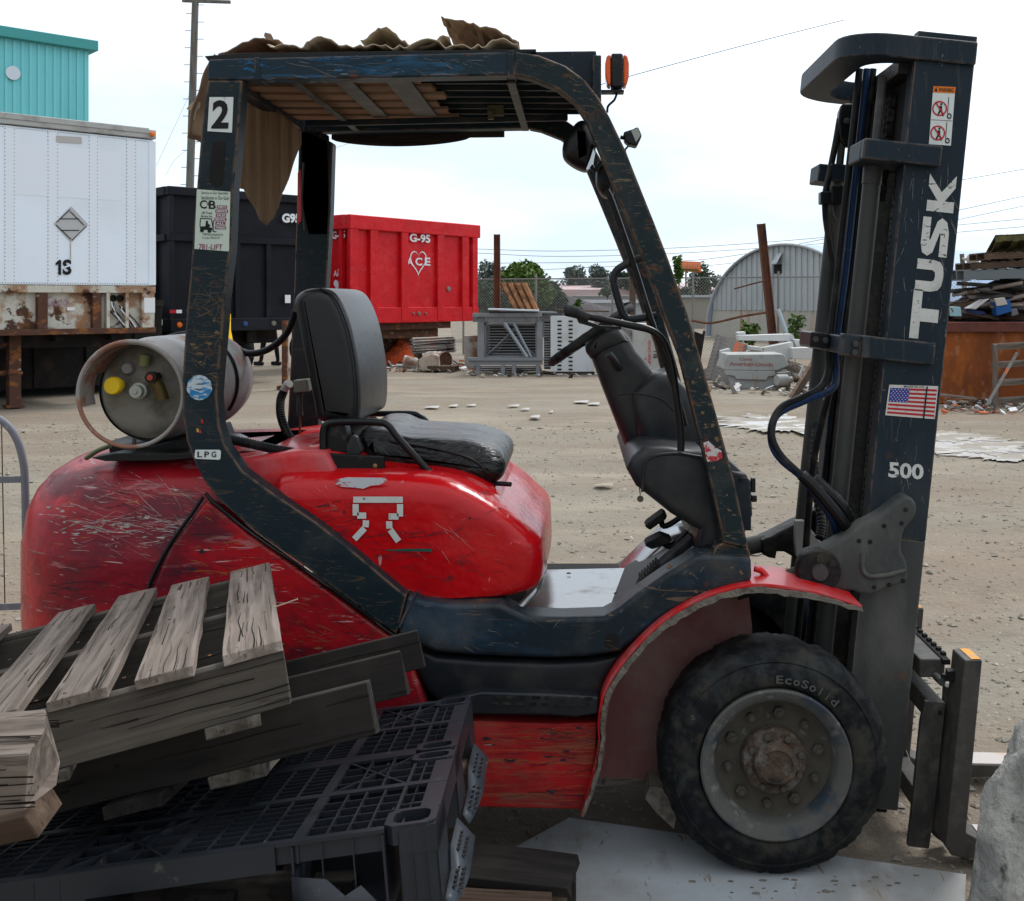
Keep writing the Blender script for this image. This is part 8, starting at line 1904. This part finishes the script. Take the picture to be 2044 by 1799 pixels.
for k, a in enumerate((.10, .40, .62, 1.1)):
    p0 = O + EX*a - EY*.01 - EZ*(SH+.0005); p1 = p0 + EY*.99; brd('bottom_board', t, p0, p1, EX*.09, .018, m_wood2, 80+k, .004, 14)
mb = MB(); a = O + EY*.93 + EX*(-.004)
mb.tube([P(548, 1212, 1.98), P(572, 1204, 1.96), P(594, 1196, 1.93)], .0012, 4); build(mb, 'splinter', m_cardl, t)
# second pallet: dark, sloping
R1 = Vector((-.382, 1.98, .849)); EX2 = Vector((-.97, -.12, -.20)).normalized(); EY2 = Vector((-.075, .78, -.155)); EY2 = (EY2 - EX2*EY2.dot(EX2)).normalized(); EZ2 = EX2.cross(EY2)
if EZ2.z < 0: EZ2 = -EZ2
t = thing('wood_pallet', R1 + EX2*.6 + EY2*.4 - EZ2*.1, 'dark wet wood pallet sloping beneath the top pallet, above the plastic one', 'pallet')
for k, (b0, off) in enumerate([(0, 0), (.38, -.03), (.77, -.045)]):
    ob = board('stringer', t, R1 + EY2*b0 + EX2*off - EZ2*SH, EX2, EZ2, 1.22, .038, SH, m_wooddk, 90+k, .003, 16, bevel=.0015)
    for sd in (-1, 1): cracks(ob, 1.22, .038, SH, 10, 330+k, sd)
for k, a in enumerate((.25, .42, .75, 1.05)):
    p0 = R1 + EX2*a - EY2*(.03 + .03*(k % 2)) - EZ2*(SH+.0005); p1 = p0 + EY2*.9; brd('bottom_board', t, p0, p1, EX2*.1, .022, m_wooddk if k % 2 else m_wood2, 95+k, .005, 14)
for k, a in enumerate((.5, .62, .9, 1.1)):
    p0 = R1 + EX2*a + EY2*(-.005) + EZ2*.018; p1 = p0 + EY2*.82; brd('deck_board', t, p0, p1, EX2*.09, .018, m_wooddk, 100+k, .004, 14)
# old timber end at the left edge
ob = board('timber', None, P(98, 1568, 1.46), (-1, -.15, .02), (-.05, -.25, 1), .6, .10, .085, m_wood, 120, .012, 18, bevel=.002)
cracks(ob, .6, .10, .085, 26, 350)
for sd in (-1, 1): cracks(ob, .6, .10, .085, 26, 351+sd, sd)
tag(ob, 'thick pale split timber end jutting in at the left edge', 'timber')
ob = board('timber', None, P(96, 1640, 1.50), (-1, -.05, -.18), (0, -.2, 1), .5, .07, .035, m_woodbr, 121, .007, 14, bevel=.002)
tag(ob, 'broken brown wood piece under the pale timber end', 'timber')
mb = MB()
# plastic pallet
AP = Vector((-.2287, 1.75, .700)); X3 = Vector((-1, -.055, -.112)).normalized(); Y3 = Vector((-.037, .988, -.154)); Y3 = (Y3 - X3*Y3.dot(X3)).normalized(); Z3 = X3.cross(Y3)
if Z3.z < 0: Z3 = -Z3
m_pp = mat('black_recycled_plastic', (.009, .0115, .016), .40, spec=.4, layers=[((.024, .029, .038), (4, 4, 4), .45, .75, .5), ((.12, .11, .09), 30, .66, .76, .4, .7)], bump=[(90, .1, .002)])
t = thing('plastic_pallet', AP + X3*.6 + Y3*.5 - Z3*.14, 'black plastic grid pallet with broken corner in the front of the pile', 'pallet')
HOLES = ((-.01, .09), (.395, .545), (.895, .99))
def pbh(mbx, a0, a1, b0, b1, c0, c1):        # same, kept clear of the hand holes along the right rim
    if a0 >= .084: return pb(mbx, a0, a1, b0, b1, c0, c1)
    if a1 - a0 > b1 - b0:
        mid = (b0+b1)/2
        if any(h0 <= mid <= h1 for h0, h1 in HOLES): a0 = .084
        if a0 < a1: pb(mbx, a0, a1, b0, b1, c0, c1)
        return
    cur = b0
    for h0, h1 in HOLES:
        if h0 > cur and cur < b1: pb(mbx, a0, a1, cur, min(b1, h0), c0, c1)
        cur = max(cur, h1) if b1 > h0 else cur
    if cur < b1: pb(mbx, a0, a1, cur, b1, c0, c1)
def pb(mbx, a0, a1, b0, b1, c0, c1): mbx.boxm(AP + X3*(a0+a1)/2 + Y3*(b0+b1)/2 + Z3*(c0+c1)/2, (abs(a1-a0), abs(b1-b0), abs(c1-c0)), (X3, Y3, Z3))
LX, LY = 1.2, .98
grid = MB(); frm = MB()
xs_ = [0, .075, .20, .245, .40, .445, .60, .645, .80, .845, 1.0, 1.125, 1.2]
ys_ = [0, .045, .235, .28, .46, .52, .70, .745, .935, .98]
# wide frame strips
for a, w in ((.0, .035), (.0725, .006), (.215, .02), (.42, .02), (.61, .02), (.815, .02), (1.01, .01), (1.165, .035)):
    pbh(frm, a, a+w, 0, LY, -.006, 0)
    pbh(grid, a+w/2-.002, a+w/2+.002, 0.003, LY-.003, -.035, -.006)
for b, w in ((0, .018), (.24, .022), (.465, .05), (.72, .022), (.955, .025)):
    pbh(frm, 0, LX, b, b+w, -.0055, .0005)
    pbh(grid, 0.003, LX-.003, b+w/2-.002, b+w/2+.002, -.034, -.006)
seg_x = [(.0785, .215), (.235, .42), (.44, .61), (.63, .815), (.835, 1.01), (1.02, 1.165)]
seg_y = [(.018, .24), (.262, .465), (.515, .72), (.742, .955)]
for i, (a0, a1) in enumerate(seg_x):
    for j, (b0, b1) in enumerate(seg_y):
        kind = (i*3 + j*2) % 4
        if kind == 0:      # square lattice
            n, m_ = 4, 5
            for k in range(1, n): a = a0+(a1-a0)*k/n; pbh(grid, a-.0018, a+.0018, b0, b1, -.028, -.001)
            for k in range(1, m_): b = b0+(b1-b0)*k/m_; pbh(grid, a0, a1, b-.0018, b+.0018, -.0275, -.0013)
        elif kind in (1, 3):    # fine slots
            for k in range(1, 8): b = b0+(b1-b0)*k/8; pbh(grid, a0, a1, b-.0013, b+.0013, -.022, -.0012)
            for k in (1, 2, 3): a = a0+(a1-a0)*k/4; pbh(grid, a-.0022, a+.0022, b0, b1, -.030, -.0008)
        else:              # diagonal bracing
            p_ = [AP + X3*a + Y3*b - Z3*.012 for a, b in ((a0, b0), (a1, b1), (a1, b0), (a0, b1))]
            for q0, q1 in ((p_[0], p_[1]), (p_[2], p_[3])):
                d_ = (q1-q0).normalized(); grid.boxm((q0+q1)/2, ((q1-q0).length, .005, .022), (d_, Z3.cross(d_), Z3))
            for k in (1, 2): a = a0+(a1-a0)*k/3; pbh(grid, a-.002, a+.002, b0, b1, -.028, -.001)
            for k in (1, 2, 3): b = b0+(b1-b0)*k/4; pbh(grid, a0, a1, b-.002, b+.002, -.0275, -.0013)
for j, (b0, b1) in enumerate(seg_y):     # right-hand border: slots beside the rim
    for k in range(1, 4): b = b0+(b1-b0)*k/4; pbh(grid, .035, .0725, b-.002, b+.002, -.028, -.001)
    pbh(grid, .052, .055, b0, b1, -.028, -.001)
build(frm, 'deck_frame', m_pp, t, kind='stuff'); build(grid, 'deck_grid', m_pp, t, smooth=0, kind='stuff')
def ring_plate(a0, a1, b0, b1, ch=.25):
    m = MB(); o8 = []; i8 = []
    ca_, cb2 = (a0+a1)/2, (b0+b1)/2; wa, wb = (a1-a0)/2, (b1-b0)/2
    for k in range(16):
        an_ = 2*math.pi*(k+.5)/16; c_, s_ = math.cos(an_), math.sin(an_); q_ = max(abs(c_), abs(s_))
        o8.append(AP + X3*(ca_+wa*c_/q_) + Y3*(cb2+wb*s_/q_) + Z3*.003); 
        an2 = 2*math.pi*(k+.5)/16; f_ = .72
        q2 = (abs(c_)**4 + abs(s_)**4)**.25
        i8.append(AP + X3*(ca_+wa*f_*c_/q2) + Y3*(cb2+wb*f_*s_/q2) + Z3*.003)
    n = 16; vs = o8 + i8 + [p - Z3*.03 for p in i8] + [p - Z3*.03 for p in o8]
    m.add(vs, [(k, (k+1) % n, n+(k+1) % n, n+k) for k in range(n)] + [(n+k, n+(k+1) % n, 2*n+(k+1) % n, 2*n+k) for k in range(n)] + [(k, (k+1) % n, 3*n+(k+1) % n, 3*n+k) for k in range(n)])
    return build(m, 'hole_rim', m_pp, t, smooth=30)
for (a0, a1, b0, b1) in ((.0, .085, .0, .09), (.0, .085, .40, .46), (.0, .085, .48, .54), (.0, .085, .90, .98)): ring_plate(a0, a1, b0, b1)
hole = MB()
# side rims and hollow feet
m = MB(); pb(m, .0, .004, 0, LY, -.045, -.001); pb(m, .26, LX, -.002, .003, -.042, -.001); pb(m, 0, .06, -.002, .003, -.042, -.001); pb(m, LX-.004, LX, 0, LY, -.045, -.001); pb(m, 0, LX, LY-.004, LY, -.045, -.001); build(m, 'skirt', m_pp, t)
def foot(a0, a1, b0, b1, h=.13, open_=False):
    m = MB(); th_ = .004
    if not open_: pb(m, a0, a1, b0, b0+th_, -h, -.008)
    pb(m, a0, a0+th_, b0, b1, -h, -.008); pb(m, a1-th_, a1, b0, b1, -h, -.008); pb(m, a0, a1, b1-th_, b1, -h, -.008); pb(m, a0, a1, b0, b1, -h-.004, -h)
    for k in range(1, 3): a = a0+(a1-a0)*k/3; pb(m, a-.001, a+.001, b0-.003, b0, -h, -.008)
    return build(m, 'foot', m_pp, t)
foot(.0, .062, .0, .16); foot(.085, .235, .0, .16, open_=True); foot(.56, .68, .0, .16, .12); foot(1.06, 1.2, .0, .16)
for a0, a1 in ((.0, .14), (.53, .67), (1.06, 1.2)):
    foot(a0, a1, .41, .57); foot(a0, a1, .82, .98)
# torn flap and perforated skids along the right side
m = MB(); m.add([AP + X3*a + Y3*b + Z3*c_ for a, b, c_ in ((.235,-.006,-.05),(.235,-.006,-.13),(.12,-.006,-.135),(.10,-.02,-.10),(.125,-.012,-.075),(.15,-.02,-.085),(.18,-.008,-.06))], [(0,1,2,3,4,5,6)]); build(m, 'torn_flap', m_pp, t, solid=.003)
m_skid = mat('scuffed_grey_plastic', (.035, .042, .052), .4, layers=[((.05, .06, .07), 12, .5, .65, .7)])
for b0, b1 in ((.0, .30), (.42, .86)):
    m = MB(); n = 10; vs = []
    for k in range(n+1):
        b = b0 + (b1-b0)*k/n; w = .030*math.sin(min(1, k/n*1.6+.25)*math.pi/2)
        vs += [AP + X3*(-.004) + Y3*b - Z3*(.085 + .03*(k/n < .5)), AP + X3*(-.004-w) + Y3*b - Z3*(.135 - .012*k/n)]
    m.add(vs, [(2*k, 2*k+1, 2*k+3, 2*k+2) for k in range(n)]); sk_ = build(m, 'skid', m_skid, t, solid=.004)
    m = MB()
    for k in range(10):
        for w in (.012, .022):
            b = b0 + .05 + (b1-b0-.08)*k/10; base = AP + X3*(-.004-w) + Y3*b - Z3*(.085 + .03*((b-b0)/(b1-b0) < .5) + (.05-.03*((b-b0)/(b1-b0) < .5))*w/.042 - .0045)
            m.boxm(base, (.007, .012, .0015), (X3, Y3, Z3))
    build(m, 'skid_hole', m_dark, sk_, smooth=0, kind='stuff')
# lower pile that carries it all
GL = 'plain pallets at the bottom of the pile'
for k in range(3):
    pallet(['brown pallet lying on the ground at the bottom of the pile', 'second brown pallet up from the ground, hidden in the pile', 'upper brown pallet just below the plastic pallet'][k],
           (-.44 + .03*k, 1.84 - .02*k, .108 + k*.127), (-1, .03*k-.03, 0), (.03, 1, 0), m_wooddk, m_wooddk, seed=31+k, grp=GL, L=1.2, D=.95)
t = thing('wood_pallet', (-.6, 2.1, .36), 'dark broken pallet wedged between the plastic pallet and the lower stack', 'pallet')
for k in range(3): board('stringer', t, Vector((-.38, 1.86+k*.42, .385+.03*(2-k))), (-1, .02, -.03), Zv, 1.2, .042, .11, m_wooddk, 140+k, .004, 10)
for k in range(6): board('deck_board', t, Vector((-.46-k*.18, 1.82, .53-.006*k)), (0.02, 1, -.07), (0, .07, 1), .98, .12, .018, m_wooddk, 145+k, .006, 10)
m = MB(); sheet(m, lambda a, b: Vector((-.78 + .42*a, 1.60 + .22*b, .60 - .15*a*a - .09*b - .10*a*(1-b) + .012*nz3(a*5, b*4, 3))), 22, 10)
tag(build(m, 'tarpaulin', mat('brown_tarp', (.07, .05, .035), .6, layers=[((.13, .1, .07), 5, .5, .7, .6)]), solid=.004), 'crumpled brown tarpaulin under the front edge of the plastic pallet', 'tarpaulin')
# low dark pallet in the foreground, right of the pile
t = thing('wood_pallet', (.0, 2.55, .0), 'low dark cracked wood pallet between the pile and the white sheet', 'pallet')
board('deck_board', t, P(1148, 1728, 2.58) - Vector((0, 0, .02)), (-1, .115, .06), (0, 0, 1), .62, .10, .022, m_wooddk, 160, .006, 16, bevel=.0015)
board('deck_board', t, P(1142, 1752, 2.47) - Vector((0, .0, .02)), (-1, .11, .05), (0, 0, 1), .62, .10, .022, m_wooddk, 161, .006, 16, bevel=.0015)
board('stringer', t, Vector((-.02, 2.70, .06)), (0, -1, .0), Zv, .5, .04, .09, m_wooddk, 162, .004, 8); board('stringer', t, Vector((-.40, 2.78, .06)), (0, -1, 0), Zv, .55, .04, .09, m_wooddk, 163, .004, 8)
board('bottom_board', t, P(1130, 1788, 2.50) - Vector((0, 0, .03)), (-1, .05, .03), (0, 0, 1), .6, .11, .022, m_woodbr, 164, .006, 12, bevel=.0015)
board('bottom_board', t, P(1092, 1800, 2.36) - Vector((0, 0, .03)), (-1, .05, .03), (0, 0, 1), .6, .11, .022, m_woodbr, 165, .006, 12, bevel=.0015)
ob = board('wood_block', None, P(952, 1620, 2.5) - Vector((0, 0, .0)), (-1, .2, .1), (0, 0, 1), .3, .08, .10, m_woodbr, 170, .008, 8); tag(ob, 'short rough wood block under the right edge of the plastic pallet', 'wood block')
# charge of stones behind the wheel

# ================================================================== scratches and scrapes, laid on the painted surfaces
from mathutils.bvhtree import BVHTree
_tree = {}
def tree_of(ob):
    if ob.name not in _tree:
        base = root_loc(ob)
        _tree[ob.name] = BVHTree.FromPolygons([v.co + base for v in ob.data.vertices], [tuple(p.vertices) for p in ob.data.polygons])
    return _tree[ob.name]
def hit(ob, u, v):
    d = Vector(((u-CU)/FPX, 1, -(v-CV)/FPX)).normalized(); o = Vector((0, 0, EYE))
    loc, nrm, i, ds = tree_of(ob).ray_cast(o, d)
    if loc is None: return None
    if nrm.dot(d) > 0: nrm = -nrm
    return loc, nrm
def part(name): return next(o_ for o_ in FL.children if o_.name.split('.')[0] == name)
def scratch(mbx, ob, u, v, ang, ln, w, rr, lift=.0012):
    n = max(3, int(ln/5)); prev = None; ca_, sa_ = math.cos(ang), math.sin(ang); bend = rr.uniform(-.25, .25)
    for k in range(n+1):
        f = k/n; uu = u + ca_*ln*f - sa_*bend*ln*f*f; vv = v + sa_*ln*f + ca_*bend*ln*f*f + rr.uniform(-.4, .4)
        h = hit(ob, uu, vv)
        if h is None: prev = None; continue
        p, nn = h; p = p + nn*lift
        if prev is not None and (p-prev[0]).length < .06:
            d = (p-prev[0]).normalized(); s_ = d.cross(nn).normalized()
            w0, w1 = w*math.sin(math.pi*min(.97, max(.03, (k-1)/n)))**.5*rr.uniform(.5, 1), w*math.sin(math.pi*min(.97, max(.03, f)))**.5*rr.uniform(.5, 1)
            if rr.random() > .12: mbx.add([prev[0]-s_*w0, prev[0]+s_*w0, p+s_*w1, p-s_*w1], [(0,1,2,3)])
        prev = (p, nn)
def blotch(mbx, ob, u, v, r, rr, asp=2.2):
    pts = []
    for k in range(11):
        a = k/11*2*math.pi; q_ = r*rr.uniform(.25, 1.3); h = hit(ob, u + asp*q_*math.cos(a), v + q_*math.sin(a))
        if h is None: return
        pts.append(h[0] + h[1]*.001)
    mbx.add(pts, [tuple(range(11))])
def wear(ob, mt, regions, seed, name='scratch'):
    rr = random.Random(seed); m = MB()
    for (u0, u1, v0, v1, n, a0, a1, l0, l1, w) in regions:
        for k in range(n): scratch(m, ob, rr.uniform(u0, u1), rr.uniform(v0, v1), math.radians(rr.uniform(a0, a1)), rr.uniform(l0, l1), w*rr.uniform(.4, 1.3)*.001, rr)
    return m, rr
def done(m, ob, mt):
    if m.f: build(m, 'scratches', mt, ob, smooth=0, kind='stuff')
m_spale = mat('bare_primer', (.33, .29, .27), .8); m_syel = mat('straw_scuff', (.27, .15, .06), .8); m_sdark = mat('dark_scuff', (.03, .02, .03), .6); m_sbrn = mat('rusty_scratch', (.15, .10, .06), .85); m_sblue = mat('blue_scuff', (.02, .09, .18), .6); m_spink = mat('faded_pink_scuff', (.40, .15, .15), .7)
cwo = part('counterweight'); spn = part('side_panel'); hoo = part('engine_hood'); lpn = part('lower_panel'); bea = part('roof_beam'); sil = part('sill')
posts = [o_ for o_ in FL.children if o_.name.split('.')[0] == 'rear_post'][0]; fps = [o_ for o_ in FL.children if o_.name.split('.')[0] == 'front_post'][0]
m, rr = wear(cwo, m_spale, [(130, 360, 1035, 1062, 34, -8, 10, 20, 110, 1.1), (90, 200, 985, 1060, 20, -50, 30, 10, 50, 1.1), (200, 390, 940, 1040, 16, 15, 55, 20, 90, .8), (140, 330, 1060, 1110, 16, -10, 10, 8, 50, .8), (80, 380, 1110, 1250, 12, -30, 20, 8, 40, .5)], 1)
for k in range(14): blotch(m, cwo, rr.gauss(200, 55), rr.gauss(1054, 7), rr.uniform(.8, 2.4), rr, 4)
for k in range(4): blotch(m, cwo, rr.uniform(95, 150), rr.uniform(1000, 1050), rr.uniform(1.5, 3), rr, 1.8)
for k in range(5): blotch(m, cwo, rr.uniform(210, 235), rr.uniform(1070, 1095), rr.uniform(1, 3), rr, 1)
done(m, cwo, m_spale)
m, rr = wear(cwo, m_sdark, [(90, 330, 1110, 1240, 30, -12, 12, 15, 80, 1.2), (150, 380, 960, 1030, 14, -5, 30, 20, 80, 1.0)], 2); done(m, cwo, m_sdark)
m, rr = wear(cwo, m_spink, [(150, 390, 950, 1100, 40, -8, 25, 15, 90, .8)], 3); done(m, cwo, m_spink)
m, rr = wear(spn, m_syel, [(330, 560, 1080, 1200, 20, -10, 14, 12, 55, .8), (560, 700, 1190, 1290, 26, 5, 20, 10, 45, .7), (405, 520, 1010, 1080, 14, 30, 45, 8, 40, .8)], 4); done(m, spn, m_syel)
m, rr = wear(spn, m_sdark, [(330, 760, 1100, 1300, 40, -12, 18, 15, 70, 1.0)], 5)
for k in range(12): blotch(m, spn, rr.uniform(380, 700), rr.uniform(1080, 1260), rr.uniform(1, 5), rr, 1.6)
done(m, spn, m_sdark)
m, rr = wear(hoo, m_sdark, [(565, 700, 1005, 1080, 34, -14, 6, 15, 70, 1.0), (700, 830, 1060, 1140, 40, -6, 4, 20, 90, .7), (800, 1000, 1020, 1150, 22, -40, 60, 8, 50, .7)], 6)
for k in range(7): blotch(m, hoo, rr.uniform(640, 960), rr.uniform(1010, 1150), rr.uniform(1.5, 5), rr, .8)
done(m, hoo, m_sdark)
m, rr = wear(hoo, m_spale, [(620, 700, 960, 1010, 6, 30, 60, 10, 30, .6), (830, 910, 1040, 1110, 6, 35, 50, 20, 70, .6), (560, 1050, 990, 1180, 16, -20, 60, 6, 26, .4)], 7); done(m, hoo, m_spale)
m, rr = wear(lpn, m_syel, [(952, 1185, 1446, 1600, 46, -4, 4, 12, 90, .5), (955, 1180, 1450, 1520, 14, -60, 60, 8, 40, .6)], 8); done(m, lpn, m_syel)
m, rr = wear(lpn, m_sdark, [(952, 1185, 1446, 1606, 60, -4, 4, 12, 90, .9)], 9)
for k in range(10): blotch(m, lpn, rr.uniform(960, 1180), rr.uniform(1450, 1600), rr.uniform(2, 6), rr, 2.5)
done(m, lpn, m_sdark)
m, rr = wear(posts, m_sbrn, [(372, 460, 540, 770, 80, -40, 40, 12, 60, .8), (372, 450, 560, 740, 30, 40, 130, 12, 50, .6), (366, 445, 800, 960, 10, -20, 20, 10, 45, .6), (395, 480, 300, 520, 9, -25, 60, 8, 30, .7), (480, 800, 1000, 1240, 26, -30, 40, 8, 40, .55)], 10)
for k in range(10): blotch(m, posts, rr.uniform(380, 440), rr.uniform(640, 760), rr.uniform(2, 4), rr, 2)
done(m, posts, m_sbrn)
m, rr = wear(bea, m_sblue, [(600, 790, 112, 150, 22, -4, 4, 20, 100, .9), (480, 540, 125, 160, 8, -5, 5, 10, 50, 1.2)], 11)
for k in range(9): blotch(m, bea, rr.choice((500, 690, 760)) + rr.gauss(0, 12), rr.uniform(120, 145), rr.uniform(2, 4.5), rr, 3)
done(m, bea, m_sblue)
m, rr = wear(bea, m_spale, [(560, 1000, 112, 150, 26, -8, 25, 10, 60, .5)], 12); done(m, bea, m_spale)
m, rr = wear(fps, m_sbrn, [(1250, 1480, 400, 1080, 44, -20, 60, 6, 30, .7), (1060, 1200, 120, 220, 24, -10, 50, 10, 50, .9)], 13)
for k in range(22):
    v_ = rr.uniform(560, 1070); blotch(m, fps, 1345 + (v_-560)*.235 + rr.uniform(-14, 14), v_, rr.uniform(1.5, 5), rr, 1)
done(m, fps, m_sbrn)
m, rr = wear(sil, m_sbrn, [(820, 1230, 1225, 1300, 18, -25, 40, 6, 40, .6), (1240, 1490, 1110, 1230, 14, -50, 20, 6, 40, .9)], 14)
for k in range(9): blotch(m, sil, rr.uniform(1290, 1480), rr.uniform(1125, 1200), rr.uniform(2, 6), rr, 1.3)
done(m, sil, m_sbrn)
m, rr = wear(sil, m_spale, [(830, 1480, 1130, 1300, 40, -60, 60, 5, 26, .4)], 15); done(m, sil, m_spale)
m, rr = wear(nr, m_spale, [(1780, 1900, 200, 1000, 60, 60, 110, 6, 60, .45)], 16); done(m, nr, m_spale)
